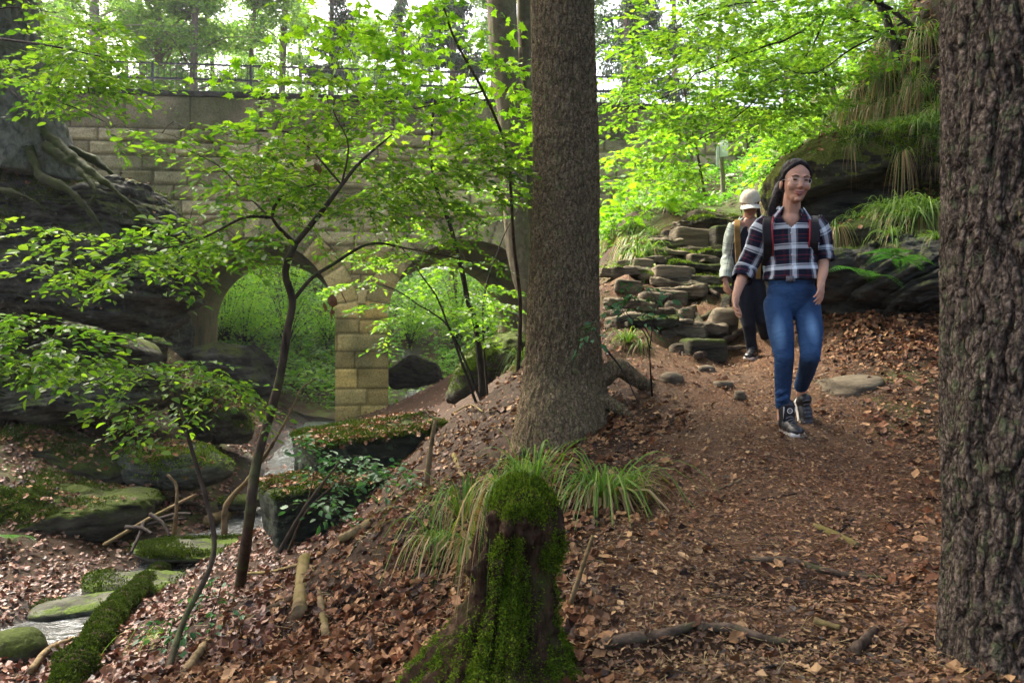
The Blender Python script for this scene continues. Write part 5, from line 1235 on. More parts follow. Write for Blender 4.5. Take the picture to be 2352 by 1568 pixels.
link('fallen_leaves', bf.mesh('fallen_leaves', m_litter, smooth=False), label='dead leaves caught on the tops of the rocks', cat='leaves', kind='stuff')

undergrowth('undergrowth', (3.0, 7.5), 5000, 8.2, 12.5, lambda x, y: sstep(-.1, .3, fbm(np.stack([x, y, 0 * x], 1) * 1.2, 3)) * (pathd(x, y) > 1.5), .16, .045, m_under, 'small herbs and moss scattered over the steep right bank')
for j, (a_, b_, c_) in enumerate([((2130, 90), (2100, 150), (2085, 230)), ((2150, 140), (2120, 200), (2115, 280)), ((2060, 170), (2030, 220), (2040, 290)), ((2100, 120), (2050, 150), (2000, 210)), ((2010, 230), (1985, 260), (1990, 320))]):
    rtb = [onground(*q_, 9.8) + [0, -.03, .02] for q_ in (a_, b_, c_)]; bf = Buf(); tube(bf, rtb, [.035, .028, .012], n=26, seg=8, disp=lambda V, t, a: .012 * fbm(V * 12, 3))
    rooted('root', bf.mesh('root', m_root), rtb[0], label=['root hanging down the bare earth at the top of the right bank', 'root beside the near trunk high on the right bank', 'forked root under the second dark stem of the bank', 'root creeping sideways over the earth of the right bank', 'lowest root reaching the mossy brow of the bank'][j], cat='root', group='roots in the right bank')
# ferns
def fern_mesh(seed, n=7, L=.5):
    r = np.random.default_rng(seed); bf = Buf()
    for k in range(n):
        a = k * 6.283 / n + r.normal(0, .2); t = np.linspace(0, 1, 22)[:, None]; d = np.array([math.cos(a), math.sin(a), 0])
        p = d * L * t * .95 + np.array([0, 0, 1]) * L * (.7 * t - .75 * t**2); sd = np.array([-math.sin(a), math.cos(a), 0]); T = np.gradient(p, axis=0); T /= np.linalg.norm(T, axis=1)[:, None]
        for sg in (1, -1):
            sz = L * .26 * np.sin(np.pi * np.clip(t[2:, 0] * .93 + .07, 0, 1))**.8
            put_leaves(bf, (np.array([(0, 0, 0), (.12, .3, .02), (0, 1, 0), (-.12, .3, .02)], float), L_SIMPLE[1]), p[2:], sg * sd + T[2:] * .35, np.tile([0, 0, 1.0], (20, 1)), sz)
    return bf.mesh('fern', m_fern, smooth=False)
FM = [fern_mesh(1), fern_mesh(2, 5)]
for j, (px, py, d, s, lb) in enumerate([(350, 1150, 8.2, .55, 'small fern by the pile of branches at the stream'), (1985, 640, 6.35, .75, 'fern hanging from the right rock'), (2060, 600, 6.3, .6, 'second smaller fern on the right rock'), (20, 1240, 7.6, .6, 'fern under the ledge at the left edge'),
     (610, 900, 25, 2.2, 'large fern beyond the left arch'), (690, 880, 26, 2.2, 'large fern left of the pillar beyond the bridge'), (940, 880, 25.5, 2.0, 'fern right of the pillar beyond the bridge'), (1000, 860, 27, 2.4, 'fern behind the right arch on the slope')]):
    p = onground(px, py, d) if d > 8 else P(px, py, d)
    o = link('fern', FM[j % 2], label=lb, cat='fern', loc=tuple(p)); o.scale = (s,) * 3; o.rotation_euler = (0.25 if d < 8 else 0, 0, j)

# ------------------------------------------------------------------ stump
sb = P(1150, 1640, 2.55)
bf = Buf(); n, seg = 150, 120
pts = [sb - [0, 0, .15], P(1150, 1500, 2.56), P(1168, 1320, 2.60), P(1192, 1180, 2.62), P(1204, 1100, 2.62)]
def sd_(V, t, a):
    q = np.stack([np.cos(a) * 2.2, np.sin(a) * 2.2, V[:, 2] * 1.1], 1)
    r = (.05 * fbm(q * 1.3, 3) - .05 * sstep(.6, 1, ridged(q * [2.2, 2.2, .5])) * (1 - sstep(.7, .85, t))) * (1 - sstep(.85, 1, t)) + .034 * (1 - sstep(.85, 1, t)) * (1 - 2 * np.abs(fbm(V * [26, 26, 4], 4, .65))) + .03 * fbm(V * 7, 3)
    return r + .10 * np.exp(-(V[:, 2] - sb[2]) / .25) * (1 + .8 * np.sin(a * 3 + 1)) + (.085 * fbm(V * 4.5 + 2, 5, .6) - .012) * (1 - sstep(.8, .95, t))
pth = smooth_path(pts, n)
s_l = np.concatenate([[0], np.cumsum(np.linalg.norm(np.diff(pth, axis=0), axis=1))]); s_r = np.interp(s_l / s_l[-1], np.linspace(0, 1, 9), [.33, .28, .205, .145, .112, .096, .088, .083, .078]) * np.sqrt(np.clip(1 - np.clip((s_l - s_l[-1] + .075) / .075, 0, 1)**2, 0, 1))
tube(bf, pth, s_r, seg=seg, raw=True, disp=sd_)
st = empty('tree_stump', sb, 'tall rotten tree stump in the foreground capped with bright green moss', 'tree stump')
me = bf.mesh('wood', m_rotwood); 
V = np.concatenate(bf.V)[:n * seg]
child('wood', me, st)
# moss: many tiny upright shoots over cushions on the stump
Vr = V.reshape(n, seg, 3); cen = Vr.mean(1, keepdims=True); Nn = Vr - cen; Nn /= np.linalg.norm(Nn, axis=2)[:, :, None] + 1e-9
top = sstep(.80, .95, np.linspace(0, 1, n))[:, None, None]; Nn = Nn * (1 - top) + top * np.array([0, 0, 1.0]); Nn /= np.linalg.norm(Nn, axis=2)[:, :, None] + 1e-9
q = Vr.reshape(-1, 3); Nf = Nn.reshape(-1, 3)
msk = np.clip(sstep(.0, .14, fbm(q * [5.5, 5.5, 3.2] + 3, 3) + .10 + 1.4 * (q[:, 0] - P(1160, 0, 2.58)[0])) + sstep(.84, .92, np.repeat(np.linspace(0, 1, n), seg) + .22 * fbm(q * 6.5 + 77, 3)) + 1.0 * np.repeat(1 - sstep(.25, .52, np.linspace(0, 1, n)), seg) * sstep(-.15, .1, fbm(q * 6, 2)), 0, 1)
msk = msk * (.25 + .75 * sstep(-.15, .12, fbm(q * 13 + 8, 3))) 
mb = moss_on(q, Nf, msk, 150000, .006, .007)
child('moss', mb.mesh('moss', m_stumpmoss, smooth=False), st, kind='stuff')

# mossy log / bank edge at lower left, running towards the stream
lp = [onground(130, 1610, 3.9) + [0, 0, .02], onground(250, 1455, 4.7) + [0, 0, .08], onground(350, 1350, 5.4) + [0, 0, .09], onground(455, 1262, 6.4) - [0, 0, .02]]
bf = Buf(); path = tube(bf, lp, [.06, .08, .085, .075, .06, .035, .005], n=110, seg=40, disp=lambda V, t, a: (.075 * fbm(V * 3.6, 4) + .025 * fbm(V * 13, 3)) * sstep(1, .85, t))
lg = empty('mossy_log', path[0], 'thick moss covered log slanting along the stream bank at the lower left', 'log')
V = np.concatenate(bf.V)[:110 * 40].reshape(110, 40, 3); child('wood', bf.mesh('wood', m_rotwood), lg)
Nn = V - V.mean(1, keepdims=True); Nn /= np.linalg.norm(Nn, axis=2)[:, :, None]; q = V.reshape(-1, 3); Nf = Nn.reshape(-1, 3)
msk = sstep(-.3, .3, Nf[:, 2] + .5 * fbm(q * 5, 3)) + .02
child('moss', moss_on(q, Nf, msk, 42000, .011, .012).mesh('moss', m_darkmoss, smooth=False), lg, kind='stuff')

# ------------------------------------------------------------------ fallen wood, sticks, roots
def stick(pts, r, lb, mat=m_deadwood, name='stick', cat='stick', n=20, seg=8, group=None, amp=.15, offs=0.0, ground=True, cat2=None):
    q = [(onground(*p) + [0, 0, (r[0] if hasattr(r, '__len__') else r) * .85 + offs]) if ground else P(*p) for p in pts]
    bf = Buf(); R0 = r[0] if hasattr(r, '__len__') else r
    tube(bf, q, r, n=n, seg=seg, disp=lambda V, t, a: R0 * amp * 2 * fbm(V * .9 / max(R0, .01), 3))
    return rooted(name, bf.mesh(name, mat), q[0], label=lb, cat=cat, group=group)
stick([(705, 1215, 5.1), (698, 1310, 4.7), (688, 1430, 4.3)], [.036, .038, .04], 'pale barked log piece lying down the slope with a cut end', name='log', cat='log', seg=16, n=40, offs=.02, amp=.05)
stick([(716, 1305, 4.7), (735, 1380, 4.45), (750, 1470, 4.2)], [.016, .018, .022], 'broken stick beside the pale log piece', seg=10, amp=.06)
stick([(780, 1250, 5.2), (830, 1225, 5.3), (870, 1200, 5.5)], [.03, .04, .01], 'strip of rotten wood in the leaves above the pale log', m_rotwood if False else m_deadwood)
stick([(420, 1560, 3.5), (470, 1490, 3.7), (525, 1430, 3.9)], [.022, .02, .012], 'yellowish stick in the bottom left slope')
stick([(560, 1440, 4.0), (630, 1400, 4.3), (690, 1370, 4.5)], [.02, .018, .012], 'brown stick leading up to the pale log')
stick([(560, 1328, 4.95), (620, 1325, 5.0), (690, 1310, 5.1)], .011, 'thin stick lying beside the base of the forked sapling', offs=.03)
stick([(700, 1190, 5.3), (600, 1190, 5.6)], .012, 'dark twig under the mossy blocks', m_twig)
stick([(515, 1225, 5.2), (520, 1160, 5.2), (570, 1100, 5.15), (620, 1030, 5.1), (670, 940, 5.1), (690, 895, 5.1), (725, 870, 5.1)], [.022, .016, .012, .007, .004], 'long leaning dead branch resting against the forked sapling', ground=False, n=50, name='branch', cat='branch')
stick([(400, 1225, 7.4), (405, 1170, 7.3), (405, 1115, 7.3), (385, 1090, 7.3)], [.02, .012], 'upright dead twig at the stream', ground=False, name='branch', cat='branch')
for j, (a_, b_, lb) in enumerate([((240, 1250, 8.0), (450, 1135, 7.6), 'long pale branch lying across the branch pile'), ((300, 1215, 7.9), (430, 1190, 7.6), 'dark branch low in the pile at the stream'), ((330, 1200, 7.8), (300, 1270, 7.4), 'short steep branch of the stream pile'),
        ((370, 1190, 7.7), (440, 1180, 7.5), 'stubby branch at the right of the pile'), ((345, 1180, 7.7), (390, 1230, 7.5), 'crossing branch in the middle of the pile'), ((290, 1210, 7.8), (350, 1225, 7.5), 'dark wet branch under the others in the pile')]):
    mid = ((a_[0] + b_[0]) / 2 + 5, (a_[1] + b_[1]) / 2 - 6, (a_[2] + b_[2]) / 2)
    stick([a_, mid, b_], [.022, .012], lb, m_deadwood if j == 0 else m_twig, ground=False, name='branch', cat='branch', group='pile of branches at the stream')
stick([(70, 1560, 4.2), (110, 1510, 4.6), (170, 1480, 4.8)], [.02, .014], 'grey branch at the bottom edge near the stream', offs=.03, name='branch', cat='branch')
stick([(130, 1400, 6.0), (200, 1405, 5.9), (275, 1410, 5.8)], [.02, .015], 'dark stick lying in the pool', m_twig)
stick([(480, 1215, 7.6), (530, 1195, 7.7), (560, 1165, 7.9)], [.07, .06, .05], 'short pale log lying across the stream', name='log', cat='log', seg=16, offs=.05)
stick([(978, 1145, 5.3), (985, 1060, 5.3), (1000, 965, 5.3)], [.022, .013], 'upright dead stem standing on the slope right of the blocks', ground=False, name='dead_stem', cat='stick')
stick([(1042, 1050, 5.4), (1060, 1095, 5.1), (1075, 1120, 4.9)], [.02, .015], 'short stick poking from the slope above the stump')
stick([(1040, 870, 8.2), (1080, 930, 7.8), (1110, 960, 7.5)], .008, 'thin straw coloured twig on the bare track', offs=.05)
stick([(640, 1270, 4.9), (700, 1165, 5.0), (780, 1060, 5.2)], [.014, .006], 'slanting bare stem before the mossy blocks', m_stem, ground=False, name='dead_stem', cat='stick')
rt = dict(name='root', cat='root', group='roots crossing the foreground path', mat=m_root)
stick([(1380, 1490, 2.65), (1450, 1475, 2.7), (1530, 1465, 2.7), (1600, 1440, 2.75)], [.018, .022, .02, .01], 'mossy ended root at the bottom centre of the path', **rt, offs=.0, n=36)
stick([(1600, 1445, 2.75), (1680, 1450, 2.7), (1760, 1475, 2.65), (1830, 1480, 2.6)], [.012, .02, .016, .008], 'dark curved root right of the mossy ended one', **rt, n=36)
stick([(1700, 1290, 3.2), (1800, 1290, 3.2), (1880, 1310, 3.1), (1960, 1325, 3.1), (2040, 1330, 3.1)], [.008, .016, .016, .012, .006], 'long thin root across the middle of the bare patch', **rt, n=40)
stick([(1960, 1510, 2.5), (1990, 1480, 2.55), (2010, 1455, 2.6)], [.02, .018, .01], 'short thick root stub near the bottom right', **rt)
stick([(1870, 1440, 2.7), (1930, 1455, 2.65)], [.014, .008], 'yellow splintered wood piece near the bottom right roots', offs=.01)
stick([(1870, 1210, 3.5), (1920, 1235, 3.4), (1970, 1260, 3.3)], [.012, .022, .016], 'mossy piece of broken branch on the path', name='stick')
stick([(1900, 1245, 3.4), (1960, 1195, 3.5)], [.006, .009], 'thin forked twig by the broken branch piece', m_twig)
stick([(1640, 1130, 4.0), (1700, 1105, 4.1)], [.006, .009], 'small light stick lying in the middle of the path')
stick([(1310, 1385, 2.9), (1335, 1310, 2.92), (1362, 1230, 2.95)], [.010, .007], 'pale dead stalk standing in front of the hanging tuft', ground=False)
for j, (pth, r, lb) in enumerate([([(1560, 1215, 3.6), (1640, 1260, 3.4), (1720, 1330, 3.0)], .006, 'thin dark twig slanting down the left half of the path'), ([(1750, 1150, 3.8), (1830, 1135, 3.9)], .006, 'short straight twig on the middle of the path below the front walker'),
        ([(1500, 1330, 3.0), (1560, 1400, 2.8), (1590, 1480, 2.6)], .005, 'curved thin twig among the leaves right of the stump'), ([(2020, 1180, 3.6), (2080, 1210, 3.5), (2130, 1200, 3.5)], .007, 'bent dark twig close to the near trunk'),
        ([(900, 1380, 3.8), (980, 1340, 3.9), (1040, 1350, 3.8)], .007, 'dark twig in the leaves left of the stump'), ([(800, 1500, 3.3), (880, 1470, 3.4), (930, 1490, 3.3)], .006, 'forked thin twig near the bottom edge left of the stump'),
        ([(1900, 1570, 2.3), (1820, 1530, 2.4), (1760, 1540, 2.35)], .010, 'knobbly dark twig at the bottom edge of the path'), ([(620, 1420, 4.2), (650, 1480, 3.9), (720, 1520, 3.6)], .007, 'long twig below the pale log on the slope')]):
    stick(pth, [r, r * .5], lb, m_twig, name='twig', cat='twig', n=16, seg=6)
# roots over the stair
sr = dict(name='root', cat='root', group='roots over the stone stair', mat=m_root, ground=True)
RS = [([(1460, 560, 12.2), (1500, 590, 11.6), (1545, 612, 11.0)], .035, 'root slanting down the left of the upper stair'), ([(1520, 700, 9.0), (1560, 690, 9.1), (1610, 672, 9.3), (1650, 690, 9.0)], .05, 'thick arched root in the middle of the stair'),
      ([(1470, 640, 10.2), (1520, 605, 10.8), (1590, 590, 11), (1650, 592, 10.8)], .03, 'long thin root bridging the upper risers'), ([(1490, 730, 8.6), (1550, 728, 8.6), (1600, 745, 8.4), (1650, 720, 8.6)], .04, 'wavy root low on the stair'),
      ([(1600, 740, 8.4), (1612, 780, 8.0), (1590, 800, 7.8), (1600, 815, 7.6)], .045, 'knotted root twisting down between stones'), ([(1640, 800, 7.6), (1690, 780, 7.8), (1740, 750, 8.2)], .04, 'root running behind the foot of the capped walker'),
      ([(1440, 690, 9.2), (1480, 700, 9.0), (1520, 720, 8.7)], .028, 'pale bent root at the left of the lower stair'), ([(1600, 830, 7.2), (1660, 812, 7.3), (1740, 806, 7.3)], .035, 'straight root above the rough bottom step')]
for pth, r, lb in RS: stick(pth, [r, r * .9, r * .5], lb, n=40, seg=10, amp=.3, offs=r * .4, **sr)

# ------------------------------------------------------------------ sign on a post
p0 = onground(1660, 458, 15.2)
sg = empty('sign_post', p0, 'grey wooden post with small white notice boards beside the top of the stair', 'sign')
m_post = barkmat('weathered_post', (0.16, 0.14, 0.11), (0.34, 0.31, 0.25), None, scale=(1, 1, .1), fine=30)
bf = Buf(); top = P(1654, 330, 15.2); tube(bf, [p0 - [0, 0, .2], p0 + [0, 0, .4], top], .045, n=10, seg=12); child('post', bf.mesh('post', m_post), sg)
m_board = plain('white_board', (0.75, 0.77, 0.78), .5, .4, .06, 8)
for (x0, x1, y0, y1, a) in ((1643, 1653, 334, 384, 1.0), (1655, 1671, 322, 360, -.5)):
    cc = P((x0 + x1) / 2, (y0 + y1) / 2, 15.13); w = (x1 - x0) / F * 15.13 / math.cos(a); h = (y1 - y0) / F * 15.13
    bf = Buf(); dv = np.array([math.cos(a), math.sin(a), 0]) * w / 2; beam(bf, cc - dv, cc + dv, .015, h); child('notice_board', bf.mesh('notice_board', m_board, smooth=False), sg)

# ------------------------------------------------------------------ people
def ellipsoid(buf, c, r, Rm=None, n=14, m=0):
    th = np.linspace(0, math.pi, n); ph = np.linspace(0, 2 * math.pi, n * 2, endpoint=False)
    V = np.stack([np.outer(np.sin(th), np.cos(ph)), np.outer(np.sin(th), np.sin(ph)), np.outer(np.cos(th), np.ones_like(ph))], -1).reshape(-1, 3) * np.array(r)
    if Rm is not None: V = V @ Rm.T
    buf.add(V + np.array(c), grid_faces(n, n * 2, True)[:, ::-1], m)
def capsule(buf, a, b_, r0, r1, seg=12, m=0):
    a = np.array(a, float); b_ = np.array(b_, float); L = np.linalg.norm(b_ - a); d = (b_ - a) / (L + 1e-9)
    k = np.linspace(math.pi, math.pi / 2, 5)[:-1]; k2 = np.linspace(math.pi / 2, 0, 5)
    off = np.concatenate([np.cos(k) * r0, [0, L], L + np.cos(k2)[1:] * r1]); rad = np.concatenate([np.sin(k) * r0, [r0, r1], np.sin(k2)[1:] * r1])
    tube(buf, a + off[:, None] * d, 1, raw=True, seg=seg, m=m, caps=False) if False else None
    up = np.array([0, 0, 1.0]) if abs(d[2]) < .8 else np.array([0, 1.0, 0]); s = np.cross(d, up); s /= np.linalg.norm(s); t = np.cross(s, d)
    an = np.linspace(0, 2 * math.pi, seg, endpoint=False)
    V = a + off[:, None, None] * d + rad[:, None, None] * (np.cos(an)[None, :, None] * s + np.sin(an)[None, :, None] * t)
    buf.add(V.reshape(-1, 3), grid_faces(len(off), seg, True), m)
def chain(buf, pts, rads, seg=14):
    for (a, b_, r0, r1) in zip(pts[:-1], pts[1:], rads[:-1], rads[1:]): capsule(buf, a, b_, r0, r1, seg)
def remeshed(name, buf, mat, root, vox=.006, sm=4, **k):
    o = child(name, buf.mesh(name, mat), root, **k)
    r = o.modifiers.new('r', 'REMESH'); r.mode = 'VOXEL'; r.voxel_size = vox; r.use_smooth_shade = True
    s = o.modifiers.new('s', 'SMOOTH'); s.iterations = sm; s.factor = .5
    return o
def basis(yaw, pitch=0.0, roll=0.0):
    """columns: image-right, backwards, up of a head; yaw > 0 looks to the right of the picture, pitch > 0 looks down"""
    cy, sy = math.cos(yaw), math.sin(yaw); Rz = np.array([[cy, -sy, 0], [sy, cy, 0], [0, 0, 1]])
    cp, sp = math.cos(pitch), math.sin(pitch); Rx = np.array([[1, 0, 0], [0, cp, -sp], [0, sp, cp]])
    cr, sr_ = math.cos(roll), math.sin(roll); Ry = np.array([[cr, 0, sr_], [0, 1, 0], [-sr_, 0, cr]])
    return Rz @ Ry @ Rx
def hand(buf, wrist, d, palm_n, side, s=1.0, curl=.5):
    """palm and five separate fingers; d = towards the fingertips, side = where the thumb is"""
    w = np.array(wrist, float); d = np.array(d, float); d /= np.linalg.norm(d); nn = np.array(palm_n, float); nn -= d * nn @ d; nn /= np.linalg.norm(nn)
    sd = np.cross(d, nn); sd *= side
    Rm = np.stack([sd, d, nn], 1)
    ellipsoid(buf, w + d * .048 * s, np.array([.036, .052, .016]) * s, Rm, 10)
    capsule(buf, w - d * .01, w + d * .03 * s, .024 * s, .024 * s)
    for k, (o, L) in enumerate(((.027, .068), (.009, .076), (-.009, .071), (-.026, .056))):
        p = w + d * (.085 - abs(o) * .25) * s + sd * o * s; dd = d + sd * o * 3; dd /= np.linalg.norm(dd)
        c = curl * (1 + .12 * k)
        for j, (f_, r) in enumerate(((.45, .0085), (.32, .0078), (.25, .0068))):
            dd2 = dd * math.cos(c * (j + .6)) + nn * math.sin(c * (j + .6)); q = p + dd2 * L * f_ * s
            capsule(buf, p, q, r * s, (r - .0007) * s, 8); p = q
    p = w + d * .022 * s + sd * .028 * s
    for L, a in ((.032, 0.8), (.028, .45), (.022, .3)):
        dd = d * math.cos(a) + sd * math.sin(a) + nn * .35; dd /= np.linalg.norm(dd); q = p + dd * L * s; capsule(buf, p, q, .0105 * s, .009 * s, 8); p = q
def loft(buf, cs, rx, ry, yaw=0.0, n=60, seg=64, arc=(0, 2 * math.pi), wr=.006, wf=9, m=0, seed=0, vopen=None):
    """cloth round a body: centres, half widths, half depths"""
    cs = np.asarray(cs, float); path = smooth_path(cs, n); u = np.linspace(0, 1, n); uk = np.linspace(0, 1, len(rx))
    RX = np.interp(u, uk, rx); RY = np.interp(u, uk, ry); full = abs(arc[1] - arc[0] - 2 * math.pi) < 1e-6
    a = np.linspace(arc[0], arc[1], seg, endpoint=not full)
    T, _, _ = frames(path)
    ex = np.array([math.cos(yaw), math.sin(yaw), 0]); V = []
    L = np.concatenate([[0], np.cumsum(np.linalg.norm(np.diff(path, axis=0), axis=1))])
    UV = []
    for i in range(n):
        x_ = ex - T[i] * (ex @ T[i]); x_ /= np.linalg.norm(x_); y_ = np.cross(T[i], x_)
        o = np.outer(np.cos(a), x_) * RX[i] + np.outer(np.sin(a), y_) * RY[i]
        V.append(path[i] + o); UV.append(np.stack([a * (RX[i] + RY[i]) / 2 * 0 + a * np.mean(rx) , np.full(seg, L[i])], 1))
    V = np.concatenate(V); nn = V - np.repeat(path, seg, 0); nn /= np.linalg.norm(nn, axis=1)[:, None]
    q = V * wf + seed * 5.3; w = wr * (fbm(q, 3) + .8 * (1 - 2 * np.abs(fbm(q * [1, 1, 1.6] + 4, 2))))
    fc = grid_faces(n, seg, full)
    if vopen:
        r_ = fc[:, 0] // seg / n; an = np.abs(a[fc[:, 0] % seg] - 1.5 * math.pi); fc = fc[~(an < vopen[1] * np.clip((r_ - vopen[0]) / (1 - vopen[0]), 0, 1))]
    buf.add(V + nn * w[:, None], fc, m, uv=np.concatenate(UV))
    return path
def shoe(root, heel, fwd, up, s=1.0, high=False, upper=None, white=None, grey=None, badge=False):
    f_ = np.array(fwd, float); f_ /= np.linalg.norm(f_); up = np.array(up, float); up -= f_ * (up @ f_); up /= np.linalg.norm(up); sd = np.cross(f_, up)
    Rm = np.stack([sd, f_, up], 1); L = lambda x, y, z: np.array(heel) + Rm @ (np.array([x, y, z]) * s)
    b_ = Buf()
    ellipsoid(b_, L(0, .185, .048), np.array([.044, .066, .032]) * s, Rm); ellipsoid(b_, L(0, .11, .055), np.array([.041, .085, .042]) * s, Rm); ellipsoid(b_, L(0, .045, .06), np.array([.037, .048, .052]) * s, Rm)
    capsule(b_, L(0, .05, .06), L(0, .05, .10 + .065 * high), .044 * s, (.050 if high else .04) * s)
    o = child('shoe', Buf.mesh(b_, 'shoe', upper), root); r = o.modifiers.new('r', 'REMESH'); r.mode = 'VOXEL'; r.voxel_size = .006; r.use_smooth_shade = True
    b_ = Buf(); t = np.linspace(0, 2 * math.pi, 48, endpoint=False)
    ys = .118 - .128 * np.cos(t); ww = np.interp(ys, [-.01, .03, .10, .18, .22, .246], [.0, .036, .036, .047, .042, 0.0]) * np.sign(np.sin(t))
    ww = np.where(np.abs(np.sin(t)) < .05, 0, ww)
    rings = []
    for z, k in ((.0, .93), (.004, 1.0), (.026, 1.03), (.034, .96)):
        rings.append(np.stack([ww * k, .118 + (ys - .118) * k, np.full(48, z) + .016 * np.clip((ys - .17) / .07, 0, 1)**2], 1))
    V = (np.concatenate(rings) * s) @ Rm.T + np.array(heel); base = b_.n; b_.add(V, grid_faces(4, 48, True))
    for e in (0, 3):
        c = b_.n; b_.add([V[e * 48:(e + 1) * 48].mean(0)], np.zeros((0, 3), int)); i = np.arange(48); b_.addf(np.stack([base + e * 48 + (i + 1) % 48, base + e * 48 + i, np.full(48, c)], 1), 0)
    link('sole', shift(b_.mesh('sole', white), tuple(root.location)), parent=o)
    b_ = Buf()
    for k in range(5): tube(b_, [L(-.026, .155 - k * .022, .083 + k * .010), L(0, .158 - k * .022, .092 + k * .012), L(.026, .155 - k * .022, .083 + k * .010)], .003 * s, n=7, seg=5)
    link('laces', shift(b_.mesh('laces', grey), tuple(root.location)), parent=o)
    if badge:
        b_ = Buf(); tube(b_, [L(-.03, .092, .10), L(-.033, .098, .17)], .004, n=4, seg=6); tube(b_, [L(.03, .092, .10), L(.033, .098, .17)], .004, n=4, seg=6)
        cc = L(0, .101, .148)
        a = np.linspace(0, 2 * math.pi, 33); tube(b_, [cc + Rm @ (np.array([math.cos(q) * .0145, .003, math.sin(q) * .0145])) for q in a], .0028, n=33, seg=6)
        tube(b_, [cc + Rm @ np.array([-.007, .003, .0]), cc + Rm @ np.array([.007, .003, .0])], .0018, n=3, seg=5)
        link('badge', shift(b_.mesh('badge', white), tuple(root.location)), parent=o)
        b_ = Buf(); Vt = [L(x, .094 + .006 * z / .18, z) for z in (.08, .13, .176) for x in (-.034, 0, .034)]; V = np.array(Vt + [v + Rm @ np.array([0, -.006, 0]) for v in Vt])
        f = grid_faces(3, 3); b_.add(V, np.concatenate([f, f[:, ::-1] + 9])); link('tongue', shift(b_.mesh('tongue', upper), tuple(root.location)), parent=o)
    return o

def skinmat(name, c):
    m = M(name); v = m.coord(); m.col(m.ramp(m.noise(v, 14, 3), [(.3, tuple(x * .88 for x in c)), (.7, tuple(min(1, x * 1.1) for x in c))])); m.rough(.5, .4)
    m.b.inputs['Subsurface Weight'].default_value = .15; m.b.inputs['Subsurface Radius'].default_value = (.01, .004, .002); m.b.inputs['Subsurface Scale'].default_value = 1; return m.m
def plaidmat(name, per, rampU, rampV, mixf=.5, weave=900):
    m = M(name); uv = m.n('ShaderNodeUVMap'); sp = m.n('ShaderNodeSeparateXYZ'); m.l(uv.outputs[0], sp.inputs[0])
    fu = m.math('FRACT', m.math('DIVIDE', sp.outputs[0], per)); fv = m.math('FRACT', m.math('DIVIDE', sp.outputs[1], per))
    c = m.mix(mixf, m.ramp(fu, rampU, 'CONSTANT'), m.ramp(fv, rampV, 'CONSTANT'))
    f = m.noise(m.coord(), 260, 3, .7); c = m.mix(1.0, c, m.ramp(f, [(.3, .82), (.7, 1.12)]), 'MULTIPLY')
    m.col(c); m.rough(.9, .15); m.bump(m.noise(m.coord(), 45, 4), .25, .01); m.b.inputs['Sheen Weight'].default_value = .0
    return m.m
NAVY = (.012, .014, .028); WH = (.80, .86, .88); RED = (.30, .03, .035); GR = (.16, .18, .20); BUR = (.06, .012, .02)
m_plaid = plaidmat('plaid_flannel', .122, [(0, NAVY), (.20, BUR), (.30, NAVY), (.45, GR), (.56, WH), (.74, GR), (.82, NAVY)], [(0, NAVY), (.14, RED), (.17, NAVY), (.46, WH), (.64, GR), (.70, WH), (.74, NAVY), (.95, RED), (.97, NAVY)])
PG = (.36, .41, .35); DG = (.05, .06, .06)
m_check = plaidmat('pale_check_cotton', .13, [(0, PG), (.36, DG), (.44, PG), (.50, (.22, .25, .21)), (.66, PG), (.8, DG), (.86, PG)], [(0, PG), (.38, DG), (.44, PG), (.54, DG), (.58, PG), (.82, (.22, .25, .21))])
m_skin = skinmat('skin', (.50, .27, .17)); m_skin2 = skinmat('tanned_skin', (.36, .19, .12))
m_hair = plain('dark_hair', (.012, .008, .007), .6, .25, .5, 60, .6)
m_shoe = plain('black_leather', (.014, .014, .016), .42, .5, .3, 20, .2); m_white = plain('white_rubber', (.62, .60, .54), .6, .4, .15, 20); m_lace = plain('grey_lace', (.12, .12, .13), .7)
m_navy = plain('navy_cotton', (.010, .013, .024), .85, .2, .3, 12, .2); m_dkjean = plain('dark_trousers', (.010, .012, .018), .85, .2, .4, 12, .3)
m_black = plain('black_webbing', (.014, .012, .012), .7, .3); m_redweb = plain('red_piping', (.28, .02, .03), .6, .3); m_tan = plain('tan_canvas', (.20, .115, .03), .8, .2, .3, 14, .3)
m_lip = plain('lips', (.33, .085, .07), .45); m_teeth = plain('teeth', (.62, .56, .5), .3, .5, .05); m_eye = plain('dark_eye', (.018, .012, .010), .2, .6, .1); m_brow = plain('brow_hair', (.05, .03, .022), .8)
m_wire = plain('spectacle_wire', (.55, .53, .5), .25, .8, .05)

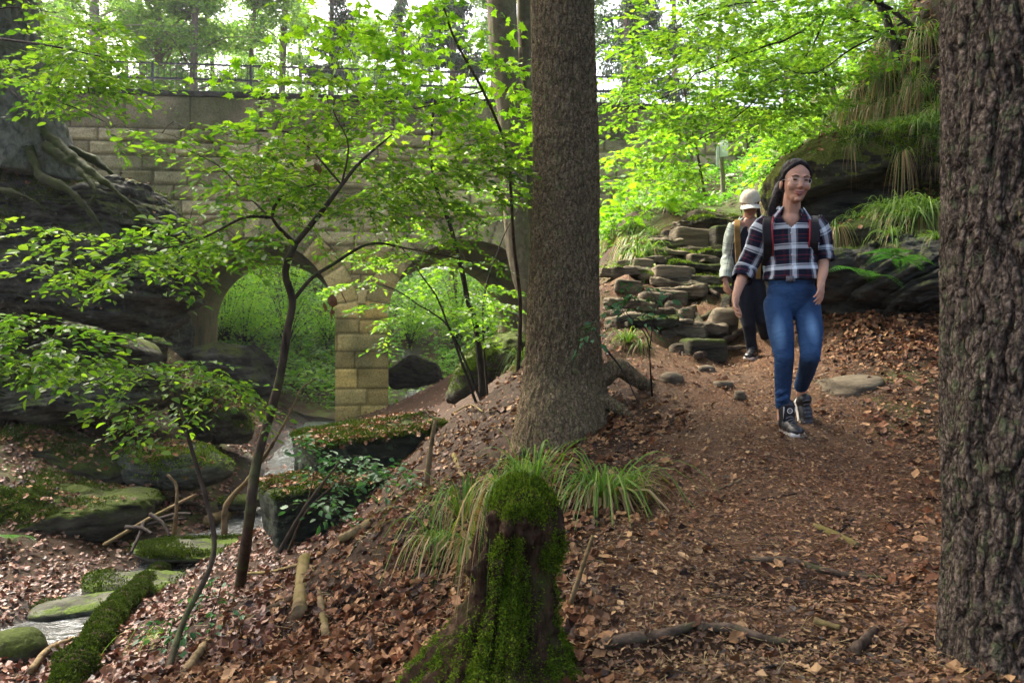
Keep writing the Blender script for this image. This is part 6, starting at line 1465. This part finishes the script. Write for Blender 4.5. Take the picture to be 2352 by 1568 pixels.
def make_head(root, body, hair, c, Bm, k=1.0, smile=True, dark=m_skin):
    L = lambda x, y, z: np.array(c) + Bm @ (np.array([x, y, z]) * k)
    E = lambda b_, p, r: ellipsoid(b_, L(*p), np.array(r) * k, Bm)
    E(body, (0, .018, .038), (.075, .093, .083)); E(body, (0, -.018, -.015), (.064, .074, .088)); E(body, (0, -.040, -.078), (.040, .042, .034)); E(body, (0, -.020, -.060), (.053, .055, .045))
    capsule(body, L(0, -.088, .012), L(0, -.104, -.020), .0085 * k, .0125 * k, 10); E(body, (.0, -.092, -.028), (.019, .013, .010))
    for s in (-1, 1):
        E(body, (s * .035, -.064, -.022), (.028, .026, .026)); E(body, (s * .078, .012, -.012), (.009, .018, .030)); E(body, (s * .03, -.078, .032), (.026, .012, .009))
    E(body, (0, -.085, -.055), (.026, .012, .012)); E(body, (0, -.074, -.094), (.018, .018, .014))
    for s in (-1, 1):
        b_ = Buf(); E(b_, (s * .031, -.0845, .011), (.0125, .006, .0042)); child('eye', b_.mesh('eye', m_eye), root)
        b_ = Buf(); tube(b_, [L(s * .014, -.092, .029), L(s * .03, -.092, .0345), L(s * .048, -.080, .029)], [.0028 * k, .0018 * k], n=8, seg=6); child('eyebrow', b_.mesh('eyebrow', m_brow), root)
    b_ = Buf()
    tube(b_, [L(-.027, -.082, -.046), L(-.013, -.095, -.052), L(0, -.0985, -.0535), L(.013, -.095, -.052), L(.027, -.082, -.046)], [.0022 * k, .0035 * k, .0038 * k, .0035 * k, .0022 * k], n=16, seg=8)
    tube(b_, [L(-.025, -.082, -.048), L(-.013, -.092, -.062), L(0, -.0955, -.066), L(.013, -.092, -.062), L(.025, -.082, -.048)], [.002 * k, .0045 * k, .005 * k, .0045 * k, .002 * k], n=16, seg=8)
    lp_ = child('lips', b_.mesh('lips', m_lip), root)
    if smile:
        b_ = Buf(); tube(b_, [L(-.019, -.086, -.0505), L(0, -.0965, -.0585), L(.019, -.086, -.0505)], [.001, .0035, .001], n=10, seg=6); child('teeth', b_.mesh('teeth', m_teeth), root)
    return L, E

# ---- the walker in front
base = P(1800, 992, 4.8)
p1 = empty('person', base, 'walker in blue jeans and a navy plaid shirt, with glasses and a dark ponytail', 'person')
bd = Buf(); hc = P(1828, 419, 4.79); Bm = basis(-.04, .17, .06)
L, E = make_head(p1, bd, None, hc, Bm, 1.07)
capsule(bd, hc + [-.012, .025, -.07], P(1815, 505, 4.86), .050, .058)
chain(bd, [P(1764, 520, 4.87), P(1738, 560, 4.88), P(1712, 618, 4.92), P(1700, 650, 4.86), P(1690, 680, 4.80)], [.035, .038, .036, .033, .024])
chain(bd, [P(1866, 516, 4.86), P(1888, 555, 4.9), P(1890, 598, 4.88), P(1890, 625, 4.78), P(1886, 645, 4.72)], [.035, .038, .036, .031, .024])
chain(bd, [P(1814, 512, 4.87), P(1814, 560, 4.88), P(1816, 640, 4.88), P(1818, 690, 4.86)], [.07, .09, .085, .10])
ellipsoid(bd, P(1815, 508, 4.845), (.065, .06, .07)); chain(bd, [P(1775, 524, 4.87), P(1855, 522, 4.87)], [.04, .04])
chain(bd, [P(1785, 705, 4.85), P(1799, 818, 4.74), P(1797, 935, 4.875), P(1797, 960, 4.88)], [.075, .05, .032, .033])
chain(bd, [P(1853, 705, 4.85), P(1861, 815, 4.68), P(1840, 885, 5.0), P(1842, 905, 5.02)], [.075, .05, .032, .033])
hand(bd, P(1690, 682, 4.80), P(1690, 730, 4.72) - P(1694, 680, 4.80), (.8, -.4, 0), -1, .98, .35)
hand(bd, P(1886, 646, 4.72), P(1884, 690, 4.66) - P(1886, 646, 4.72), (-.5, .8, .0), 1, .98, .3)
remeshed('body', bd, m_skin, p1, .005, 3)
hb = Buf()
ellipsoid(hb, hc + Bm @ np.array([0, .034, .056]), (.0860, .0980, .0880), Bm); ellipsoid(hb, hc + Bm @ np.array([0, .06, -.0]), (.079, .078, .088), Bm)
for s in (-1, 1): ellipsoid(hb, hc + Bm @ np.array([s * .072, .030, .032]), (.0158, .0500, .0540), Bm)
for s in (-1, 1): chain(hb, [hc + Bm @ np.array([0, -.044, .118]), hc + Bm @ np.array([s * .038, -.048, .098]), hc + Bm @ np.array([s * .070, -.022, .060]), hc + Bm @ np.array([s * .083, .012, .010]), hc + Bm @ np.array([s * .06, .07, -.02])], [.012, .015, .015, .014, .02], 10)
chain(hb, [hc + Bm @ np.array([-.01, .125, .02]), hc + Bm @ np.array([-.05, .15, -.03]), P(1782, 460, 4.9), P(1773, 485, 4.88), P(1768, 500, 4.87)], [.03, .036, .034, .026, .012])
for k in range(5): chain(hb, [P(1784 - k * 2, 445 + k * 5, 4.9), P(1776 + k * 4 - 8, 478 + k * 3, 4.87 + .01 * k), P(1766 + k * 5, 498 + k * 3, 4.86)], [.02, .012, .004], 8)
remeshed('hair', hb, m_hair, p1, .005, 3)
hs_ = Buf()
for k in range(46):
    s = rng.choice((-1, 1)); a0 = hc + Bm @ np.array([s * rng.uniform(.0, .07), rng.uniform(-.05, .05), .11 + rng.uniform(0, .025)]); a1 = hc + Bm @ np.array([s * rng.uniform(.078, .092), rng.uniform(-.02, .06), rng.uniform(.0, .06)]); a2 = hc + Bm @ np.array([-.03 + rng.normal(0, .03), .13, rng.uniform(-.01, .03)])
    tube(hs_, [a0, a1, a2], .0009, n=10, seg=3, caps=False)
for k in range(40):
    o_ = rvec(1, .012)[0]; tube(hs_, [P(1782, 440, 4.9) + o_, P(1774, 468, 4.88) + o_ * 1.8, P(1766 + rng.uniform(-6, 6), 500 + rng.uniform(-6, 10), 4.87) + o_ * 1.6], .001, n=10, seg=3, caps=False)
child('loose_strands', hs_.mesh('loose_strands', m_hair), p1, kind='stuff')
gl = Buf()
for s in (-1, 1):
    a = np.linspace(0, 2 * math.pi, 25); tube(gl, [L(s * .033 + math.cos(q) * .025, -.103 + abs(s * .033 + math.cos(q) * .025) * .22, .006 + math.sin(q) * .016) for q in a], .0013, n=25, seg=5)
    tube(gl, [L(s * .058, -.088, .012), L(s * .076, -.03, .010), L(s * .08, .01, .006)], .0012, n=6, seg=5)
tube(gl, [L(-.010, -.104, .010), L(0, -.106, .012), L(.010, -.104, .010)], .0012, n=5, seg=5)
child('glasses', gl.mesh('glasses', m_wire), p1)
# jeans
jb = Buf()
chain(jb, [P(1785, 700, 4.85), P(1793, 760, 4.79), P(1801, 818, 4.73), P(1799, 868, 4.80), P(1797, 928, 4.875)], [.083, .077, .058, .052, .043], 20)
chain(jb, [P(1852, 700, 4.85), P(1861, 760, 4.76), P(1861, 815, 4.67), P(1853, 850, 4.84), P(1840, 886, 5.0)], [.083, .076, .058, .052, .044], 20)
ellipsoid(jb, P(1818, 672, 4.86), (.150, .11, .11)); ellipsoid(jb, P(1818, 690, 4.87), (.146, .114, .12)); ellipsoid(jb, P(1817, 645, 4.86), (.142, .106, .07))
for k, (px, py, d, w) in enumerate([(1797, 916, 4.79, .04), (1793, 900, 4.79, .035), ]):
    q = P(px, py, d); capsule(jb, q + [-w * .7, 0, -.01], q + [w * .7, 0.0, .008], .014, .014, 8)
m = M('blue_denim'); v = m.coord(); f = m.noise(v, 300, 2, .7)
c = m.ramp(m.noise(v, 5, 4), [(.3, (.016, .046, .115)), (.7, (.034, .088, .190))])
for (px, py, d) in ((1792, 758, 4.70), (1868, 752, 4.68)):
    q = P(px, py, d) - base; sep = m.n('ShaderNodeVectorMath', operation='SUBTRACT'); m.l(v, sep.inputs[0]); sep.inputs[1].default_value = tuple(q)
    sc_ = m.n('ShaderNodeVectorMath', operation='MULTIPLY'); m.l(sep.outputs[0], sc_.inputs[0]); sc_.inputs[1].default_value = (22, 9, 7.5); ln = m.n('ShaderNodeVectorMath', operation='LENGTH'); m.l(sc_.outputs[0], ln.inputs[0])
    c = m.mix(m.ramp(ln.outputs['Value'], [(0.1, .62), (1.0, 0.0)]), c, (.19, .36, .58))
c = m.mix(1.0, c, m.ramp(f, [(.3, .8), (.7, 1.15)]), 'MULTIPLY')
m.col(c); m.rough(.85, .2); m.bump(m.math('ADD', m.noise(v, 300, 2), m.math('MULTIPLY', m.noise(m.coord('Object', (1, 1, 2.2)), 16, 3, .5, .8), 3)), .5, .012)
remeshed('jeans', jb, m.m, p1, .006, 3)
bb = Buf(); loft(bb, [P(1817, 645, 4.86), P(1817, 634, 4.86)], [.150, .147], [.112, .11], n=6, seg=48, wr=0); child('belt', bb.mesh('belt', m_black), p1)
b_ = Buf(); beam(b_, P(1806, 640, 4.744), P(1826, 640, 4.744), .012, .032); child('belt_buckle', b_.mesh('belt_buckle', m_lace), p1)
# shirt
sb_ = Buf()
loft(sb_, [P(1816, 643, 4.87), P(1816, 625, 4.87), P(1815, 600, 4.87), P(1814, 570, 4.87), P(1813, 540, 4.87), P(1813, 516, 4.87), P(1814, 502, 4.87), P(1815, 490, 4.87), P(1816, 478, 4.87)],
     [.164, .154, .146, .152, .162, .168, .152, .118, .078], [.126, .124, .118, .118, .122, .112, .100, .085, .068], yaw=-.27, n=110, seg=120, wr=.011, wf=8, vopen=(.68, .95))
for pts, rd, sd in (([P(1768, 508, 4.87), P(1748, 535, 4.88), P(1733, 575, 4.9), P(1716, 612, 4.92), P(1706, 640, 4.89)], [.058, .070, .064, .060, .062], 1), ([P(1868, 506, 4.87), P(1882, 530, 4.88), P(1889, 562, 4.9), P(1893, 598, 4.88)], [.056, .060, .056, .052], 2)):
    loft(sb_, pts, rd, rd, n=50, seg=44, wr=.010, wf=10, seed=sd)
    e_ = np.array(pts[-1]); d = e_ - np.array(pts[-2]); d /= np.linalg.norm(d)
    loft(sb_, [e_ - d * .045, e_ - d * .02, e_ + d * .005], [rd[-1] + .004, rd[-1] + .009, rd[-1] + .003], [rd[-1] + .004, rd[-1] + .009, rd[-1] + .003], n=10, seg=44, wr=.004, seed=sd)
# collar
loft(sb_, [P(1816, 494, 4.868), P(1817, 485, 4.862), P(1818, 478, 4.858)], [.082, .070, .066], [.078, .066, .064], yaw=-.27, arc=(-math.pi / 2 + .75, math.pi * 1.5 - .75), n=10, seg=50, wr=.003)
loft(sb_, [P(1815, 496, 4.866), P(1816, 488, 4.862), P(1818, 479, 4.858)], [.104, .088, .067], [.098, .084, .065], yaw=-.27, arc=(-math.pi / 2 + .7, math.pi * 1.5 - .7), n=10, seg=50, wr=.004)
sh = child('shirt', sb_.mesh('shirt', m_plaid, uv=True), p1)
so = sh.modifiers.new('t', 'SOLIDIFY'); so.thickness = .003
b_ = Buf(); V = [P(1802, 492, 4.752), P(1832, 492, 4.752), P(1825, 506, 4.738), P(1816, 522, 4.735), P(1808, 506, 4.738)]; cc = P(1816, 503, 4.738)
b_.add([cc] + V, [[0, 1, 2], [0, 2, 3], [0, 3, 4], [0, 4, 5], [0, 5, 1]]); child('neckline_skin', b_.mesh('neckline_skin', m_skin), p1) if False else None
b_ = Buf()
for k, (px, py) in enumerate([(1817, 535), (1818, 560), (1819, 585), (1820, 610)]): ellipsoid(b_, P(px, py, 4.743), (.006, .003, .006), n=8); 
child('shirt_buttons', b_.mesh('shirt_buttons', m_white), p1)
shoe(p1, P(1797, 990, 4.93) + [0, 0, -.012], (0.05, -1, -.06), (0, -.06, 1), 1.05, True, m_shoe, m_white, m_lace, True)
shoe(p1, P(1836, 885, 5.08) + [0, .03, -.08], (0.10, -.42, -.9), (0.0, -.9, .42), 1.02, False, m_shoe, m_white, m_lace)
# her backpack
bp = empty('backpack', P(1815, 600, 5.05), 'dark backpack with red edged straps carried by the walker in plaid', 'backpack')
b_ = Buf(); ellipsoid(b_, P(1815, 575, 5.06), (.15, .10, .20)); ellipsoid(b_, P(1815, 600, 5.08), (.14, .10, .18)); ellipsoid(b_, P(1815, 540, 5.04), (.12, .08, .10)); remeshed('bag', b_, m_black, bp, .01, 3)
for xs in (1, -1):
    X = (lambda x: x) if xs == 1 else (lambda x: 1816 + (1816 - x) * .98)
    b_ = Buf(); q = [P(X(1772), 500, 4.98), P(X(1766), 497, 4.87), P(X(1762), 512, 4.765), P(X(1762), 540, 4.745), P(X(1764), 570, 4.77), P(X(1760), 610, 4.90)]
    path = smooth_path(q, 30); sdv = np.array([1, 0.0, 0]); V = np.stack([path - sdv * .027 + [0, -.012, 0], path + sdv * .027 + [0, -.012, 0], path + sdv * .027 + [0, .004, 0], path - sdv * .027 + [0, .004, 0]], 1).reshape(-1, 3); b_.add(V, grid_faces(30, 4, True))
    so_ = child('strap', b_.mesh('strap', m_black, smooth=False), bp)
    b_ = Buf(); tube(b_, path + sdv * .027 * xs + [0, -.012, 0], .0055, raw=True, seg=6); link('piping', shift(b_.mesh('piping', m_redweb), tuple(bp.location)), parent=so_)

# ---- the walker behind, cap on, looking down
D2 = 7.5
base = P(1724, 820, D2)
p2 = empty('person', base, 'walker in a cream cap and open pale checked shirt, looking down at the steps', 'person')
bd = Buf(); hc = P(1723, 472, D2 - .05); Bm = basis(-.28, .42, -.03)
L, E = make_head(p2, bd, None, hc, Bm, .98, False)
capsule(bd, hc + [0, .04, -.08], P(1720, 512, D2 + .02), .05, .055)
chain(bd, [P(1690, 520, D2), P(1680, 560, D2 + .05), P(1674, 592, D2 + .06), P(1669, 620, D2 - .02), P(1666, 642, D2 - .06)], [.05, .042, .037, .03, .024])
chain(bd, [P(1750, 520, D2), P(1760, 560, D2 + .05), P(1766, 595, D2 + .05), P(1768, 640, D2)], [.05, .042, .035, .024])
chain(bd, [P(1720, 515, D2 + .02), P(1718, 580, D2 + .02), P(1718, 655, D2 + .02)], [.09, .10, .10]); chain(bd, [P(1692, 520, D2), P(1748, 520, D2)], [.055, .055])
chain(bd, [P(1708, 665, D2), P(1720, 740, D2 - .08), P(1727, 808, D2)], [.07, .045, .03]); chain(bd, [P(1732, 665, D2), P(1748, 730, D2 - .05), P(1760, 780, D2 + .28)], [.07, .045, .03])
hand(bd, P(1666, 643, D2 - .06), P(1672, 672, D2 - .09) - P(1666, 643, D2 - .06), (.7, .4, .1), -1, 1.0, .35)
hand(bd, P(1768, 641, D2), (0, -.1, -1), (-.7, .4, 0), 1, 1.0, .35)
remeshed('body', bd, m_skin2, p2, .006, 3)
hb = Buf(); ellipsoid(hb, hc + Bm @ np.array([0, .035, .02]), (.083, .09, .085), Bm); chain(hb, [hc + [.075, .03, 0], hc + [.09, .03, -.08], hc + [.085, .02, -.13]], [.02, .022, .012]); chain(hb, [hc + [-.078, .02, -.01], hc + [-.082, .0, -.07]], [.012, .006])
remeshed('hair', hb, m_hair, p2, .006, 3)
m_cap = plain('cream_cotton', (.55, .49, .37), .9, .15, .12, 40, .15)
m_brim = plain('pale_brim', (.68, .64, .54), .9, .15, .08, 40, .1)
cb = Buf(); th = np.linspace(0, math.pi * .5, 16); ph = np.linspace(0, 2 * math.pi, 48, endpoint=False)
V = np.stack([np.outer(np.sin(th)**.85, np.cos(ph)) * .093, np.outer(np.sin(th)**.85, np.sin(ph)) * .112, np.outer(np.cos(th), np.ones(48)) * .105], -1).reshape(-1, 3)
V += (V / np.linalg.norm(V, axis=1)[:, None]) * (-.002 * (np.cos(np.tile(ph, 16) * 6) > .985))[:, None]
cb.add((V + [0, .012, .045]) @ Bm.T + hc, grid_faces(16, 48, True)[:, ::-1]); ellipsoid(cb, hc + Bm @ np.array([0, .012, .151]), (.009, .009, .005), Bm, 8)
cp = child('cap', cb.mesh('cap', m_cap), p2)
cb = Buf(); u = np.linspace(-1, 1, 25); r_ = np.linspace(0, 1, 10)
V = []
for k in r_:
    x_ = u * (.080 + .004 * k); y_ = -.095 * np.sqrt(np.clip(1 - (u * .92)**2, 0, 1)) - k * .095 * np.sqrt(np.clip(1 - (u * .93)**2, 0, 1)) - 0.0; z_ = .040 - .034 * u**2 - .022 * k
    V.append(np.stack([x_, y_ + .012, z_], 1))
V = np.concatenate(V) @ Bm.T + hc; cb.add(V, grid_faces(10, 25)); o = link('cap_brim', shift(cb.mesh('cap_brim', m_brim), tuple(p2.location)), parent=cp); so = o.modifiers.new('t', 'SOLIDIFY'); so.thickness = .005
tb = Buf(); loft(tb, [P(1718, 650, D2 + .02), P(1718, 600, D2 + .02), P(1718, 550, D2 + .02), P(1719, 524, D2 + .02), P(1720, 510, D2 + .02), P(1721, 503, D2 + .02)], [.145, .14, .155, .165, .125, .066], [.112, .11, .115, .105, .085, .07], n=60, seg=60, wr=.008); child('tee_shirt', tb.mesh('tee_shirt', m_navy), p2)
ob = Buf(); oa = 1.1
loft(ob, [P(1716, 648, D2 + .02), P(1716, 600, D2 + .02), P(1717, 550, D2 + .02), P(1718, 524, D2 + .02), P(1719, 511, D2 + .02), P(1720, 502, D2 + .025)], [.20, .175, .175, .182, .14, .082], [.14, .132, .13, .118, .10, .08], yaw=-.3, arc=(-math.pi / 2 + oa * .8, math.pi * 1.5 - oa), n=60, seg=70, wr=.012, wf=7)
loft(ob, [P(1692, 516, D2), P(1682, 545, D2 + .03), P(1675, 590, D2 + .06), P(1668, 628, D2 - .03), P(1667, 640, D2 - .05)], [.066, .070, .064, .056, .050], [.066, .070, .064, .056, .050], n=60, seg=44, wr=.012, wf=9, seed=4)
loft(ob, [P(1748, 516, D2), P(1760, 545, D2 + .03), P(1766, 595, D2 + .04), P(1768, 638, D2)], [.066, .068, .06, .05], [.066, .068, .06, .05], n=60, seg=44, wr=.012, wf=9, seed=5)
loft(ob, [P(1718, 517, D2 + .02), P(1719, 510, D2 + .02), P(1720, 504, D2 + .02)], [.115, .095, .075], [.105, .09, .072], yaw=-.3, arc=(-math.pi / 2 + .75, math.pi * 1.5 - .75), n=8, seg=40, wr=.004)
o = child('overshirt', ob.mesh('overshirt', m_check, uv=True), p2); so = o.modifiers.new('t', 'SOLIDIFY'); so.thickness = .003
tb = Buf(); chain(tb, [P(1706, 662, D2), P(1710, 705, D2 - .04), P(1720, 745, D2 - .09), P(1724, 780, D2 - .03), P(1728, 806, D2)], [.098, .082, .062, .052, .048], 18); chain(tb, [P(1734, 662, D2), P(1742, 700, D2 - .03), P(1749, 735, D2 - .05), P(1760, 782, D2 + .26)], [.098, .08, .06, .045], 18)
ellipsoid(tb, P(1718, 655, D2 + .02), (.155, .115, .12)); remeshed('trousers', tb, m_dkjean, p2, .007, 3)
shoe(p2, P(1733, 822, D2 + .06) + [0, 0, -.005], (-.50, -.86, -.1), (0, -.1, 1), 1.08, False, m_shoe, m_white, m_lace)
shoe(p2, P(1762, 776, D2 + .36) + [0, 0, .0], (.15, -.55, -.83), (0, -.83, .55), 1.05, False, m_shoe, m_white, m_lace)
bp = empty('backpack', P(1718, 600, D2 + .2), 'tan backpack on the capped walker, one canvas strap showing over the checked shirt', 'backpack')
b_ = Buf(); ellipsoid(b_, P(1718, 580, D2 + .24), (.14, .09, .2)); ellipsoid(b_, P(1718, 550, D2 + .22), (.12, .08, .14)); remeshed('bag', b_, m_tan, bp, .012, 3)
for xs in (1, -1):
    X = (lambda x: x) if xs == 1 else (lambda x: 1719 + (1719 - x))
    b_ = Buf(); path = smooth_path([P(X(1696), 512, D2 + .15), P(X(1694), 505, D2 + .02), P(X(1693), 520, D2 - .125), P(X(1694), 560, D2 - .145), P(X(1697), 610, D2 - .13), P(X(1698), 640, D2 - .10)], 30); sdv = np.array([1.0, 0, 0]); w = .026
    V = np.stack([path - sdv * w + [0, -.008, 0], path + sdv * w + [0, -.008, 0], path + sdv * w + [0, .004, 0], path - sdv * w + [0, .004, 0]], 1).reshape(-1, 3); b_.add(V, grid_faces(30, 4, True)); child('strap', b_.mesh('strap', m_tan, smooth=False), bp)

# ------------------------------------------------------------------ air
m = bpy.data.materials.new('haze'); m.use_nodes = True; nt_ = m.node_tree
nt_.nodes.remove(nt_.nodes['Principled BSDF']); pv = nt_.nodes.new('ShaderNodeVolumePrincipled'); pv.inputs['Density'].default_value = 0.0006; pv.inputs['Color'].default_value = (.92, .96, 1, 1); pv.inputs['Anisotropy'].default_value = .3
nt_.links.new(pv.outputs[0], nt_.nodes['Material Output'].inputs['Volume'])
bf = Buf(); q = np.array([(x, y, z) for x in (-100, 100) for y in (-8, 90) for z in (-12, 48)], float)
bf.add(q, [[0, 1, 3, 2], [4, 6, 7, 5], [0, 4, 5, 1], [2, 3, 7, 6], [0, 2, 6, 4], [1, 5, 7, 3]])
link('haze', bf.mesh('haze', m, smooth=False), kind='stuff', label='faint pale haze under the trees', cat='haze')
